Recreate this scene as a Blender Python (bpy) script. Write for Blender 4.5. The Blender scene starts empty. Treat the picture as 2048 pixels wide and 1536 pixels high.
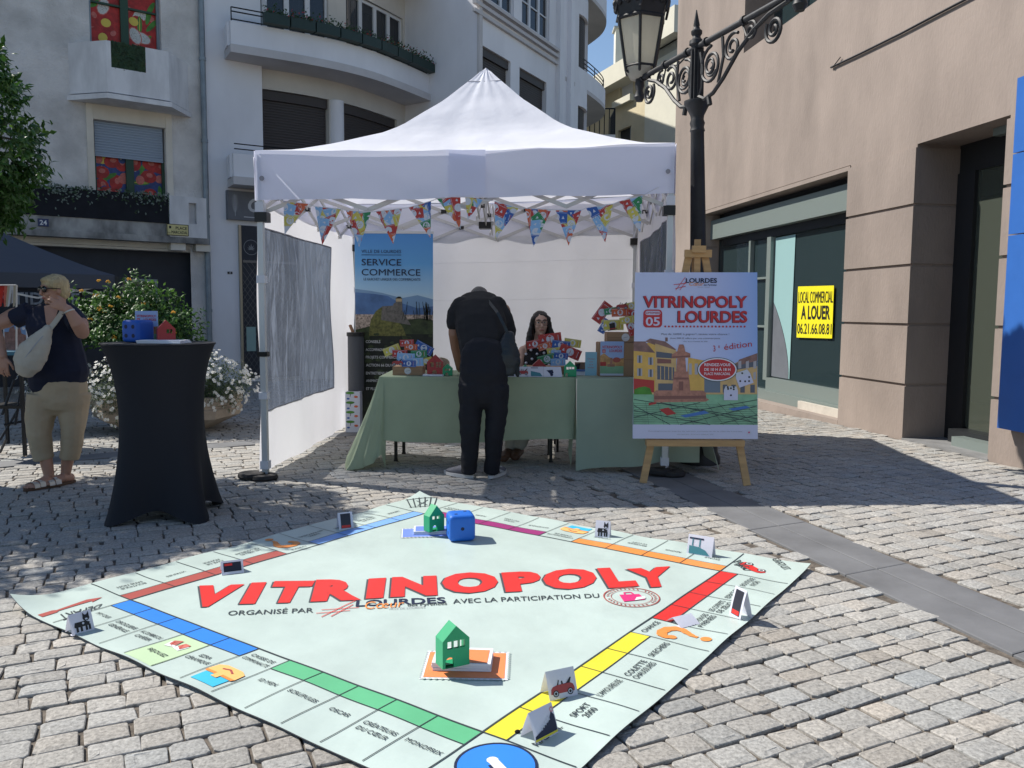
import bpy, bmesh, math, random
import numpy as np
from mathutils import Vector, Matrix, noise
SC = bpy.context.scene; COL = SC.collection
PI = math.pi; R_ = math.radians
rnd = random.Random(7)
# ------------------------------------------------------------------ camera
F_PX, PITCH, ROLL, EYE = 1648.4, -0.087925, 0.006717, 1.2585
def cam_axes():
    cp, sp, cr, sr = math.cos(PITCH), math.sin(PITCH), math.cos(ROLL), math.sin(ROLL)
    right = Vector((1,0,0)); fwd = Vector((0,cp,sp)); up = Vector((0,-sp,cp))
    return cr*right+sr*up, -sr*right+cr*up, fwd
CR, CU, CF = cam_axes(); CP = Vector((0,0,EYE))
cd = bpy.data.cameras.new('camera'); cam = bpy.data.objects.new('camera', cd); COL.objects.link(cam)
cd.sensor_width = 36.0; cd.lens = F_PX/2048*36; cd.clip_start = .05; cd.clip_end = 600
M = Matrix((CR, CU, -CF)).transposed().to_4x4(); M.translation = CP; cam.matrix_world = M
SC.camera = cam
SC.render.resolution_x, SC.render.resolution_y = 1024, 768
# ------------------------------------------------------------------ light
SUN_HEAD = R_(-22.0); SUN_EL = R_(46.0)          # the way shadows run on the ground, and the sun's height
sd = Vector((math.cos(SUN_HEAD)*math.cos(SUN_EL), math.sin(SUN_HEAD)*math.cos(SUN_EL), -math.sin(SUN_EL)))
sl = bpy.data.lights.new('sun', 'SUN'); sl.energy = 4.6; sl.angle = R_(.53); sl.color = (1,.95,.87)
so = bpy.data.objects.new('sun', sl); COL.objects.link(so)
so.rotation_euler = sd.to_track_quat('-Z','Y').to_euler(); so.location = (-8,6,12)
W = bpy.data.worlds.new('World'); SC.world = W; W.use_nodes = True
wn = W.node_tree; wn.nodes.clear()
sky = wn.nodes.new('ShaderNodeTexSky'); sky.sky_type = 'NISHITA'; sky.sun_disc = False
sky.sun_elevation = SUN_EL; sky.sun_rotation = math.atan2(-sd.x, -sd.y)
sky.air_density = 1.0; sky.dust_density = .25; sky.ozone_density = 2.0
bg = wn.nodes.new('ShaderNodeBackground'); bg.inputs[1].default_value = .095
wo = wn.nodes.new('ShaderNodeOutputWorld')
wn.links.new(sky.outputs[0], bg.inputs[0]); wn.links.new(bg.outputs[0], wo.inputs[0])
SC.view_settings.view_transform = 'Standard'; SC.view_settings.look = 'None'
SC.view_settings.gamma = 1; SC.view_settings.exposure = 0.55
# ------------------------------------------------------------------ pixel rays onto real planes
def ray(px, py): return CR*((px-1024)/F_PX) - CU*((py-768)/F_PX) + CF
def G(px, py, z=0.0):
    q = ray(px, py); return CP + q*((z-EYE)/q.z)
def Yp(px, py, y):
    q = ray(px, py); return CP + q*(y/q.y)
def onplane(px, py, p0, n):
    q = ray(px, py); return CP + q*((Vector(p0)-CP).dot(n)/q.dot(n))
def zg(y): return -0.031*max(0.0, y-9.0)        # the square falls away slightly
def Gg(px, py):
    p = G(px, py)
    for _ in range(12): p = G(px, py, zg(p.y))
    return p
# ------------------------------------------------------------------ materials
def S(r, g=None, b=None):
    if g is None: g = b = r
    f = lambda c: (c/255/12.92) if c/255 <= .04045 else ((c/255+.055)/1.055)**2.4
    return (f(r), f(g), f(b))
MATS = {}
def mat(name, col, rough=.6, metal=0.0, var=0.0, scale=6.0, bump=0.0, bscale=40.0, spec=.4, trans=0.0, col2=None, stretch=None, detail=4, bdist=.01):
    if name in MATS: return MATS[name]
    m = bpy.data.materials.new(name); m.use_nodes = True; t = m.node_tree; N = t.nodes; L = t.links
    b = N['Principled BSDF']; out = N['Material Output']
    b.inputs['Base Color'].default_value = (*col, 1); b.inputs['Roughness'].default_value = rough
    b.inputs['Metallic'].default_value = metal; b.inputs['Specular IOR Level'].default_value = spec
    tc = N.new('ShaderNodeTexCoord'); src = tc.outputs['Object']
    if stretch:
        mp = N.new('ShaderNodeMapping'); mp.inputs['Scale'].default_value = stretch; L.new(src, mp.inputs[0]); src = mp.outputs[0]
    if var > 0:
        n = N.new('ShaderNodeTexNoise'); n.inputs['Scale'].default_value = scale; n.inputs['Detail'].default_value = detail; n.inputs['Roughness'].default_value = .6
        L.new(src, n.inputs['Vector'])
        r = N.new('ShaderNodeValToRGB'); c2 = col2 or tuple(c*(1-var) for c in col); c1 = tuple(min(1, c*(1+var*.4)) for c in col)
        r.color_ramp.elements[0].color = (*c2, 1); r.color_ramp.elements[1].color = (*c1, 1)
        r.color_ramp.elements[0].position = .32; r.color_ramp.elements[1].position = .62
        L.new(n.outputs[0], r.inputs[0]); L.new(r.outputs[0], b.inputs['Base Color'])
    if bump > 0:
        n2 = N.new('ShaderNodeTexNoise'); n2.inputs['Scale'].default_value = bscale; n2.inputs['Detail'].default_value = 5
        L.new(src, n2.inputs['Vector'])
        bp = N.new('ShaderNodeBump'); bp.inputs['Strength'].default_value = bump; bp.inputs['Distance'].default_value = bdist
        L.new(n2.outputs[0], bp.inputs['Height']); L.new(bp.outputs[0], b.inputs['Normal'])
    if trans > 0:
        tr = N.new('ShaderNodeBsdfTranslucent'); mx = N.new('ShaderNodeMixShader'); mx.inputs[0].default_value = trans
        cn = b.inputs['Base Color']
        if cn.is_linked: L.new(cn.links[0].from_socket, tr.inputs[0])
        else: tr.inputs[0].default_value = (*col, 1)
        L.new(b.outputs[0], mx.inputs[1]); L.new(tr.outputs[0], mx.inputs[2]); L.new(mx.outputs[0], out.inputs[0])
    MATS[name] = m; return m
def glass(name, tint, alpha=.45, rough=.05, bump=0.0, bscale=12, stretch=None, bdist=.02):
    """a pane: part see-through, part mirror"""
    if name in MATS: return MATS[name]
    m = bpy.data.materials.new(name); m.use_nodes = True; t = m.node_tree; N = t.nodes; L = t.links
    N.remove(N['Principled BSDF']); out = N['Material Output']
    gl = N.new('ShaderNodeBsdfPrincipled'); gl.inputs['Base Color'].default_value = (*tint, 1); gl.inputs['Roughness'].default_value = rough
    gl.inputs['Specular IOR Level'].default_value = .9
    tr = N.new('ShaderNodeBsdfTransparent'); tr.inputs[0].default_value = (*[min(1, .55+c) for c in tint], 1)
    mx = N.new('ShaderNodeMixShader'); mx.inputs[0].default_value = 1-alpha
    L.new(gl.outputs[0], mx.inputs[1]); L.new(tr.outputs[0], mx.inputs[2]); mx.inputs[0].default_value = alpha
    if bump > 0:
        tc = N.new('ShaderNodeTexCoord'); mp = N.new('ShaderNodeMapping'); mp.inputs['Scale'].default_value = stretch or (1,1,1)
        n2 = N.new('ShaderNodeTexNoise'); n2.inputs['Scale'].default_value = bscale; n2.inputs['Detail'].default_value = 6; n2.inputs['Distortion'].default_value = .6
        bp = N.new('ShaderNodeBump'); bp.inputs['Strength'].default_value = bump; bp.inputs['Distance'].default_value = bdist
        L.new(tc.outputs['Object'], mp.inputs[0]); L.new(mp.outputs[0], n2.inputs['Vector']); L.new(n2.outputs[0], bp.inputs['Height']); L.new(bp.outputs[0], gl.inputs['Normal'])
    L.new(mx.outputs[0], out.inputs[0]); MATS[name] = m; return m
# ------------------------------------------------------------------ mesh builder
WOFF = {}        # where each object's own origin stands in the world
class MB:
    def __init__(s): s.v = []; s.f = []; s.m = []; s.mats = []
    def mi(s, m):
        if m not in s.mats: s.mats.append(m)
        return s.mats.index(m)
    def add(s, vs, fs, m):
        o = len(s.v); k = s.mi(m); s.v += [tuple(x) for x in vs]
        for f in fs: s.f.append(tuple(o+i for i in f)); s.m.append(k)
    def quad(s, a, b, c, d, m): s.add((a,b,c,d), ((0,1,2,3),), m)
    def poly(s, pts, m): s.add(pts, (tuple(range(len(pts))),), m)
    def box(s, c, size, m, rz=0.0, mtx=None):
        hx, hy, hz = size[0]/2, size[1]/2, size[2]/2
        A = mtx if mtx is not None else Matrix.Rotation(rz, 3, 'Z')
        c = Vector(c)
        vs = [c + A @ Vector((x*hx, y*hy, z*hz)) for z in (-1,1) for y in (-1,1) for x in (-1,1)]
        s.add(vs, ((0,2,3,1),(4,5,7,6),(0,1,5,4),(2,6,7,3),(0,4,6,2),(1,3,7,5)), m)
    def beam(s, a, b, w, h, m, up=(0,0,1)):
        a, b = Vector(a), Vector(b); d = (b-a); L = d.length
        if L < 1e-6: return
        d.normalize(); u = Vector(up)
        if abs(d.dot(u)) > .98: u = Vector((1,0,0))
        x = d.cross(u).normalized(); z = x.cross(d)
        s.box((a+b)/2, (w, L, h), m, mtx=Matrix((x, d, z)).transposed())
    def tube(s, pts, r, m, n=8, cap=True):
        pts = [Vector(p) for p in pts]; rs = r if isinstance(r, (list, tuple)) else [r]*len(pts)
        vs = []; prev = None
        for i, p in enumerate(pts):
            d = (pts[min(i+1, len(pts)-1)]-pts[max(i-1, 0)])
            if d.length < 1e-9: d = Vector((0,0,1))
            d.normalize()
            if prev is None:
                x = d.cross(Vector((0,0,1)));
                if x.length < .05: x = Vector((1,0,0))
            else: x = prev - d*prev.dot(d)
            x.normalize(); prev = x; y = d.cross(x)
            rr = rs[i]; rx, ry = rr if isinstance(rr, (list, tuple)) else (rr, rr)
            for k in range(n):
                a = 2*PI*k/n; vs.append(p + x*math.cos(a)*rx + y*math.sin(a)*ry)
        fs = []
        for i in range(len(pts)-1):
            for k in range(n): fs.append((i*n+k, i*n+(k+1)%n, (i+1)*n+(k+1)%n, (i+1)*n+k))
        if cap: fs.append(tuple(range(n))[::-1]); fs.append(tuple((len(pts)-1)*n+k for k in range(n)))
        s.add(vs, fs, m)
    def lathe(s, prof, c, m, n=20, axis=None):
        c = Vector(c); A = axis if axis is not None else Matrix.Identity(3); vs = []
        for r, z in prof:
            for k in range(n):
                a = 2*PI*k/n; vs.append(c + A @ Vector((r*math.cos(a), r*math.sin(a), z)))
        fs = [(i*n+k, i*n+(k+1)%n, (i+1)*n+(k+1)%n, (i+1)*n+k) for i in range(len(prof)-1) for k in range(n)]
        fs.append(tuple(range(n))[::-1]); fs.append(tuple((len(prof)-1)*n+k for k in range(n)))
        s.add(vs, fs, m)
    def prism(s, poly, fn, t, m, m2=None):
        """poly: 2-D points, fn(u, v, w) -> 3-D; solid from w=0 to w=t"""
        n = len(poly); a = [fn(u, v, 0) for u, v in poly]; b = [fn(u, v, t) for u, v in poly]
        s.add(a, (tuple(range(n))[::-1],), m); s.add(b, (tuple(range(n)),), m)
        s.add(a+b, [(i, (i+1) % n, n+(i+1) % n, n+i) for i in range(n)], m2 or m)
    def ell(s, c, r, m, n=12, k=8, mtx=None):
        c = Vector(c); A = mtx or Matrix.Identity(3); vs = [c + A @ Vector((0,0,-r[2]))]
        for i in range(1, k):
            t = -PI/2+PI*i/k
            for j in range(n): a = 2*PI*j/n; vs.append(c + A @ Vector((r[0]*math.cos(t)*math.cos(a), r[1]*math.cos(t)*math.sin(a), r[2]*math.sin(t))))
        vs.append(c + A @ Vector((0,0,r[2]))); fs = []
        for j in range(n):
            fs.append((0, 1+(j+1) % n, 1+j)); L = 1+(k-2)*n; fs.append((L+j, L+(j+1) % n, len(vs)-1))
            for i in range(k-2): a = 1+i*n; fs.append((a+j, a+(j+1) % n, a+n+(j+1) % n, a+n+j))
        s.add(vs, fs, m)
    def build(s, name, parent=None, smooth=False, org=None, fix=True):
        me = bpy.data.meshes.new(name)
        o = bpy.data.objects.new(name, me); COL.objects.link(o)
        off = Vector((0,0,0))
        Rz = Matrix.Identity(3)
        if parent is not None: off = WOFF[parent.name] if parent.name in WOFF else Vector(parent.location)
        elif org is not None: off = Vector(org); o.location = off
        WOFF[o.name] = Vector(off)
        me.from_pydata([tuple(Rz @ (Vector(v)-off)) for v in s.v], [], s.f)
        for m in s.mats: me.materials.append(m)
        me.polygons.foreach_set('material_index', s.m)
        if smooth: me.polygons.foreach_set('use_smooth', [True]*len(me.polygons))
        me.update()
        if fix:
            bm = bmesh.new(); bm.from_mesh(me); bmesh.ops.recalc_face_normals(bm, faces=bm.faces); bm.to_mesh(me); bm.free()
        if parent is not None: o.parent = parent
        if smooth == 'auto':
            me.polygons.foreach_set('use_smooth', [True]*len(me.polygons))
            try: me.set_sharp_from_angle(angle=R_(38))
            except Exception: pass
        return o
def tag(o, label=None, cat=None, group=None, kind=None):
    if label: o['label'] = label
    if cat: o['category'] = cat
    if group: o['group'] = group
    if kind: o['kind'] = kind
    return o
def thing(name, label, cat, loc=(0,0,0), group=None):
    o = bpy.data.objects.new(name, None); COL.objects.link(o); o.location = loc; o.empty_display_size = .1
    return tag(o, label, cat, group)
def lerp(a, b, t): return a+(b-a)*t
def smoothmesh(o, it=2, f=.5):
    bm = bmesh.new(); bm.from_mesh(o.data)
    for _ in range(it): bmesh.ops.smooth_vert(bm, verts=bm.verts, factor=f, use_axis_x=True, use_axis_y=True, use_axis_z=True)
    bm.to_mesh(o.data); bm.free()
def bake(o, mods):
    """apply modifiers by evaluating the object"""
    for typ, kw in mods:
        md = o.modifiers.new(typ, typ)
        for k, v in kw.items(): setattr(md, k, v)
    dg = bpy.context.evaluated_depsgraph_get(); dg.update()
    me = bpy.data.meshes.new_from_object(o.evaluated_get(dg)); o.modifiers.clear(); old = o.data; o.data = me
    bpy.data.meshes.remove(old); return o
# ------------------------------------------------------------------ lettering and flat print
_tc = {}
def glyphs(txt, bold=0.0, shear=0.0, space=1.0):
    """triangulated lettering: verts (u,v) scaled so cap height = 1, faces, width"""
    key = (txt, bold, shear, space)
    if key in _tc: return _tc[key]
    cu = bpy.data.curves.new('t', 'FONT'); cu.body = txt; cu.size = 1; cu.offset = bold; cu.shear = shear; cu.space_character = space
    cu.resolution_u = 3; cu.fill_mode = 'FRONT'
    o = bpy.data.objects.new('t', cu); COL.objects.link(o)
    dg = bpy.context.evaluated_depsgraph_get(); me = bpy.data.meshes.new_from_object(o.evaluated_get(dg))
    vs = [(v.co.x, v.co.y) for v in me.vertices]; fs = [tuple(p.vertices) for p in me.polygons]
    bpy.data.objects.remove(o); bpy.data.curves.remove(cu); bpy.data.meshes.remove(me)
    if not vs: _tc[key] = ([], [], 1); return _tc[key]
    cap = .70; x0 = min(v[0] for v in vs); x1 = max(v[0] for v in vs)
    vs = [((x-x0)/cap, y/cap) for x, y in vs]
    _tc[key] = (vs, fs, (x1-x0)/cap); return _tc[key]
class Sheet:
    """a printable surface: P(u, v, level) gives a point; everything is added to one MB"""
    def __init__(s, P, maxe=None): s.P = P; s.mb = MB(); s.maxe = maxe
    def poly(s, pts, m, lv=1):
        if len(pts) < 3: return
        if s.maxe: s._sub(pts, [tuple(range(len(pts)))], m, lv)
        else: s.mb.add([s.P(u, v, lv) for u, v in pts], [tuple(range(len(pts)))], m)
    def _sub(s, vs, fs, m, lv):
        bm = bmesh.new(); bv = [bm.verts.new((x, y, 0)) for x, y in vs]
        for f in fs:
            try: bm.faces.new([bv[i] for i in f])
            except ValueError: pass
        bmesh.ops.triangulate(bm, faces=bm.faces)
        for _ in range(6):
            es = [e for e in bm.edges if e.calc_length() > s.maxe]
            if not es: break
            bmesh.ops.subdivide_edges(bm, edges=es, cuts=1); bmesh.ops.triangulate(bm, faces=bm.faces)
        bm.verts.index_update()
        s.mb.add([s.P(v.co.x, v.co.y, lv) for v in bm.verts], [tuple(v.index for v in f.verts) for f in bm.faces], m); bm.free()
    def rect(s, u0, v0, u1, v1, m, lv=1): s.poly([(u0,v0),(u1,v0),(u1,v1),(u0,v1)], m, lv)
    def line(s, a, b, w, m, lv=2):
        dx, dy = b[0]-a[0], b[1]-a[1]; L = math.hypot(dx, dy) or 1; nx, ny = -dy/L*w/2, dx/L*w/2
        s.poly([(a[0]+nx,a[1]+ny),(a[0]-nx,a[1]-ny),(b[0]-nx,b[1]-ny),(b[0]+nx,b[1]+ny)], m, lv)
    def path(s, pts, w, m, lv=2):
        for i in range(len(pts)-1): s.line(pts[i], pts[i+1], w, m, lv)
    def disc(s, c, rx, ry, m, lv=2, n=24, a0=0, a1=2*PI, rot=0):
        ca, sa = math.cos(rot), math.sin(rot)
        s.poly([(c[0]+rx*math.cos(a)*ca-ry*math.sin(a)*sa, c[1]+rx*math.cos(a)*sa+ry*math.sin(a)*ca) for a in (a0+(a1-a0)*k/n for k in range(n if a1-a0 > 6 else n+1))], m, lv)
    def ring(s, c, r0, r1, m, lv=2, n=28, ry=1.0):
        for k in range(n):
            a, b = 2*PI*k/n, 2*PI*(k+1)/n
            s.poly([(c[0]+r*math.cos(t), c[1]+r*math.sin(t)*ry) for r, t in ((r0,a),(r1,a),(r1,b),(r0,b))], m, lv)
    def text(s, txt, p, h, m, lv=3, bold=0.0, d=(1,0), up=None, width=None, align='l', shear=0.0):
        """p baseline start; h cap height; d reading direction (unit); up letters' up (unit)"""
        if bold > 0 and set(txt) & set('MWmw'):       # thicken by overprinting: offset outlines break on M and W
            for k, (dx, dy) in enumerate(((-1,-.6),(1,.6),(0,0))): s.text(txt, (p[0]+dx*bold*h*1.1, p[1]+dy*bold*h), h, m, lv+.12*k, 0, d, up, width, align, shear)
            return
        vs, fs, w = glyphs(txt, bold, shear)
        if not vs: return
        up = up or (-d[1], d[0]); sx = h if width is None else width/w
        off = {'l': 0, 'c': -w*sx/2, 'r': -w*sx}[align]
        q = [(p[0]+d[0]*(x*sx+off)+up[0]*y*h, p[1]+d[1]*(x*sx+off)+up[1]*y*h) for x, y in vs]
        if s.maxe: s._sub(q, fs, m, lv)
        else: s.mb.add([s.P(u, v, lv) for u, v in q], fs, m)
    def tquad(s, txt, bl, br, tl, tr, m, lv=3, bold=0.0, cap=True):
        """lettering stretched over a four-cornered patch, baseline bl-br, cap line tl-tr"""
        if bold > 0 and set(txt) & set('MWmw'):
            for k, e in enumerate((-1,1,0)):
                f = lambda a, b, e=e: tuple(a[i]+(b[i]-a[i])*e*bold*.25 for i in (0,1)); L_ = len(txt); g = lambda a, b, e=e: tuple(a[i]+(b[i]-a[i])*e*bold*1.3/L_ for i in (0,1))
                s.tquad(txt, g(bl,br), tuple(br[i]+(br[i]-bl[i])*e*bold*1.3/L_ for i in (0,1)), g(tl,tr), tuple(tr[i]+(tr[i]-tl[i])*e*bold*1.3/L_ for i in (0,1)), m, lv+.12*k, 0)
            return
        vs, fs, w = glyphs(txt, bold)
        y0 = min(v[1] for v in vs) if not cap else 0; y1 = max(v[1] for v in vs) if not cap else 1
        q = []
        for x, y in vs:
            a = x/w; b = (y-y0)/(y1-y0)
            q.append(tuple((bl[i]*(1-a)+br[i]*a)*(1-b)+(tl[i]*(1-a)+tr[i]*a)*b for i in (0,1)))
        if s.maxe: s._sub(q, fs, m, lv)
        else: s.mb.add([s.P(u, v, lv) for u, v in q], fs, m)
def clip(poly, tri):
    """Sutherland-Hodgman against a convex counter-clockwise polygon"""
    out = poly
    for i in range(len(tri)):
        a, b = tri[i], tri[(i+1) % len(tri)]; inp = out; out = []
        side = lambda p: (b[0]-a[0])*(p[1]-a[1])-(b[1]-a[1])*(p[0]-a[0])
        for j in range(len(inp)):
            p, q = inp[j], inp[(j+1) % len(inp)]; sp, sq = side(p), side(q)
            if sp >= 0: out.append(p)
            if (sp >= 0) != (sq >= 0):
                t = sp/(sp-sq); out.append((p[0]+(q[0]-p[0])*t, p[1]+(q[1]-p[1])*t))
        if len(out) < 3: return []
    return out
# ================================================================== GROUND
RA = R_(26.5); ra = Vector((math.cos(RA), math.sin(RA))); rb = Vector((-ra.y, ra.x))
def attr_mat(name, base, rough, bump, bscale, speck=.25, spec=.3, bdist=.004):
    m = bpy.data.materials.new(name); m.use_nodes = True; t = m.node_tree; N = t.nodes; L = t.links; b = N['Principled BSDF']
    at = N.new('ShaderNodeAttribute'); at.attribute_name = 'tone'
    tc = N.new('ShaderNodeTexCoord')
    n = N.new('ShaderNodeTexNoise'); n.inputs['Scale'].default_value = bscale; n.inputs['Detail'].default_value = 6; n.inputs['Roughness'].default_value = .75
    n3 = N.new('ShaderNodeTexNoise'); n3.inputs['Scale'].default_value = .9; n3.inputs['Detail'].default_value = 3
    r = N.new('ShaderNodeMapRange'); r.inputs[1].default_value = .3; r.inputs[2].default_value = .7; r.inputs[3].default_value = 1-speck; r.inputs[4].default_value = 1+speck
    r3 = N.new('ShaderNodeMapRange'); r3.inputs[1].default_value = .3; r3.inputs[2].default_value = .7; r3.inputs[3].default_value = .86; r3.inputs[4].default_value = 1.1
    L.new(tc.outputs['Object'], n.inputs['Vector']); L.new(tc.outputs['Object'], n3.inputs['Vector']); L.new(n.outputs[0], r.inputs[0]); L.new(n3.outputs[0], r3.inputs[0])
    m1 = N.new('ShaderNodeVectorMath'); m1.operation = 'SCALE'; m2 = N.new('ShaderNodeVectorMath'); m2.operation = 'SCALE'; m3 = N.new('ShaderNodeVectorMath'); m3.operation = 'MULTIPLY'
    m3.inputs[1].default_value = base
    L.new(at.outputs['Color'], m3.inputs[0]); L.new(m3.outputs[0], m1.inputs[0]); L.new(r.outputs[0], m1.inputs['Scale']); L.new(m1.outputs[0], m2.inputs[0]); L.new(r3.outputs[0], m2.inputs['Scale'])
    L.new(m2.outputs[0], b.inputs['Base Color']); b.inputs['Roughness'].default_value = rough; b.inputs['Specular IOR Level'].default_value = spec
    bp = N.new('ShaderNodeBump'); bp.inputs['Strength'].default_value = bump; bp.inputs['Distance'].default_value = bdist
    L.new(n.outputs[0], bp.inputs['Height']); L.new(bp.outputs[0], b.inputs['Normal']); return m
m_stone = attr_mat('granite setts', (.33,.32,.298), .85, .9, 70, speck=.5)
m_sand = mat('joint sand', (.125,.105,.085), .95, var=.5, scale=25, bump=.8, bscale=60)
m_slab = mat('slate slabs', (.155,.157,.162), .75, var=.22, scale=3.0, bump=.25, bscale=90, bdist=.003)
# bed of sand that reaches to the horizon
mb = MB(); xs = [-300,-60,-20,-8,-3,0,3,8,20,60,300]; ys = [-60,-10,0,3,6,9,12,15,20,30,60,300]
for i in range(len(xs)-1):
    for j in range(len(ys)-1):
        mb.quad(*[(x, y, zg(min(y,60))-.0115) for x, y in ((xs[i],ys[j]),(xs[i+1],ys[j]),(xs[i+1],ys[j+1]),(xs[i],ys[j+1]))], m_sand)
gb = mb.build('ground'); gb['kind'] = 'structure'
# bands of large slabs
bR0 = Vector((1.22,5.36)); bRd = Vector((.262,-.965)).normalized(); bRn = Vector((-bRd.y, bRd.x)); bRw = .43
bL0 = Vector((-4.2,6.69)); bLd = Vector((.81,.586)).normalized(); bLn = Vector((bLd.y, -bLd.x)); bLw = .27
def in_band(x, y, g=0.0):
    p = Vector((x,y)); q = p-bR0; a = q.dot(bRd); b = q.dot(bRn)
    if -2.2 < a < 6 and -g < b < bRw+g: return True
    q = p-bL0; a = q.dot(bLd); b = q.dot(bLn)
    return -4 < a < 4.6 and -g < b < bLw+g
WD = Vector((math.sin(-.15118), math.cos(-.15118), 0)); WN = Vector((-WD.y, WD.x, 0))   # right wall direction, normal to the square
WN = Vector((-math.cos(-.15118), math.sin(-.15118), 0)); W0 = Vector((3.88,8.8,0))
def make_setts():
    r = random.Random(3); V = []; F = []; T = []
    def stone(a0, a1, b0, b1, far):
        cx, cy = (a0+a1)/2, (b0+b1)/2; x, y = ra.x*cx+rb.x*cy, ra.y*cx+rb.y*cy
        if in_band(x, y, .012) or (Vector((x,y,0))-W0).dot(WN) < .03: return
        g = r.uniform(.0005,.0045); a0 += g; a1 -= g+r.uniform(0,.007); b0 += g; b1 -= g+r.uniform(0,.006)
        hz = r.gauss(0,.0016); tx = r.gauss(0,.008); ty = r.gauss(0,.009); w, h = a1-a0, b1-b0; c = min(w,h)*r.uniform(.04,.15)
        p = []
        for ax, by, sx, sy, fl in ((a0,b0,1,1,1),(a1,b0,-1,1,0),(a1,b1,-1,-1,1),(a0,b1,1,-1,0)):
            ax += r.gauss(0,.003); by += r.gauss(0,.003); cc = c*r.uniform(.3,1.4)
            q = [(ax+sx*cc, by), (ax, by+sy*cc)]; p += q[::-1] if fl else q
        if far: p = [((p[i][0]+p[i+1][0])/2, (p[i][1]+p[i+1][1])/2) for i in (0,2,4,6)]
        n = len(p); o = len(V)
        def put(u, v, z):
            X, Y = ra.x*u+rb.x*v, ra.y*u+rb.y*v; V.append((X, Y, zg(Y)+z+hz+(u-cx)*tx+(v-cy)*ty))
        for u, v in p: put(u, v, -.026)
        for u, v in p: put(u, v, -.004)
        if far:
            F.extend([(o+i, o+(i+1)%n, o+n+(i+1)%n, o+n+i) for i in range(n)]); F.append(tuple(o+n+i for i in range(n))); k = n+1
        else:
            s = 1-.004/min(w,h); s2 = s*.62
            for u, v in p: put(cx+(u-cx)*s, cy+(v-cy)*s, -.0015)
            for u, v in p: put(cx+(u-cx)*s2, cy+(v-cy)*s2, r.gauss(.0008,.001))
            for q in range(3): F.extend([(o+q*n+i, o+q*n+(i+1)%n, o+(q+1)*n+(i+1)%n, o+(q+1)*n+i) for i in range(n)])
            F.append(tuple(o+3*n+i for i in range(n))); k = 3*n+1
        t = max(.8, r.gauss(1,.06)); w_ = r.gauss(.012,.02); T.extend([(t*(1+w_), t, t*(1-w_))]*k)
    for side in (0, 1):
        b = -16.0
        while b < 26:
            hh = r.gauss(.117,.006) if side else r.gauss(.102,.005)
            a = -16.0+r.random()*.2
            while a < 24:
                L = r.uniform(.085,.12) if side else r.uniform(.105,.165)
                cx, cy = a+L/2, b+hh/2; y = ra.y*cx+rb.y*cy; x = ra.x*cx+rb.x*cy
                if 1.6 < y < 23 and abs(x) < .66*y+1.2 and (cx > 3.15 if side else cx <= 3.15): stone(a, a+L, b, b+hh, y > 8.5)
                a += L
            b += hh
    me = bpy.data.meshes.new('cobblestone_paving'); me.from_pydata(V, [], F); me.materials.append(m_stone)
    at = me.color_attributes.new('tone', 'FLOAT_COLOR', 'CORNER'); arr = []
    for f, t in zip(F, T): arr += [t[0], t[1], t[2], 1.0]*len(f)
    at.data.foreach_set('color', arr)
    me.update(); o = bpy.data.objects.new('cobblestone_paving', me); COL.objects.link(o); o['kind'] = 'structure'
make_setts()
mb = MB(); r = random.Random(11)
def slabrow(p0, d, n, w0, w1, a0, a1, step, jd):
    a = a0
    while a < a1:
        L = step*r.uniform(.85,1.1); e = min(a+L, a1)
        def P(aa, bb, z):
            # joints run with the paving courses
            q = p0+d*(aa+ (bb-w0)*jd)+n*bb; return (q.x, q.y, zg(q.y)+z)
        g = .0025; z = r.uniform(-.001,.001)
        c = [(a+g,w0+g),(e-g,w0+g),(e-g,w1-g),(a+g,w1-g)]
        mb.add([P(u,v,-.03) for u,v in c]+[P(u,v,z-.002) for u,v in c]+[P(u+(.006 if u < (a+e)/2 else -.006), v+(.006 if v < (w0+w1)/2 else -.006), z) for u,v in c],
               [(0,1,5,4),(1,2,6,5),(2,3,7,6),(3,0,4,7),(4,5,9,8),(5,6,10,9),(6,7,11,10),(7,4,8,11),(8,9,10,11)], m_slab)
        a = e
slabrow(bR0, bRd, bRn, 0, bRw/2, -2.2, 6, .95, -.2); r = random.Random(11); slabrow(bR0, bRd, bRn, bRw/2, bRw, -2.2-bRw*.1, 6, .95, -.2)
slabrow(bL0, bLd, bLn, 0, bLw, -4, 4.6, .8, 0)
o = mb.build('slab_band'); o['kind'] = 'structure'
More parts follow.
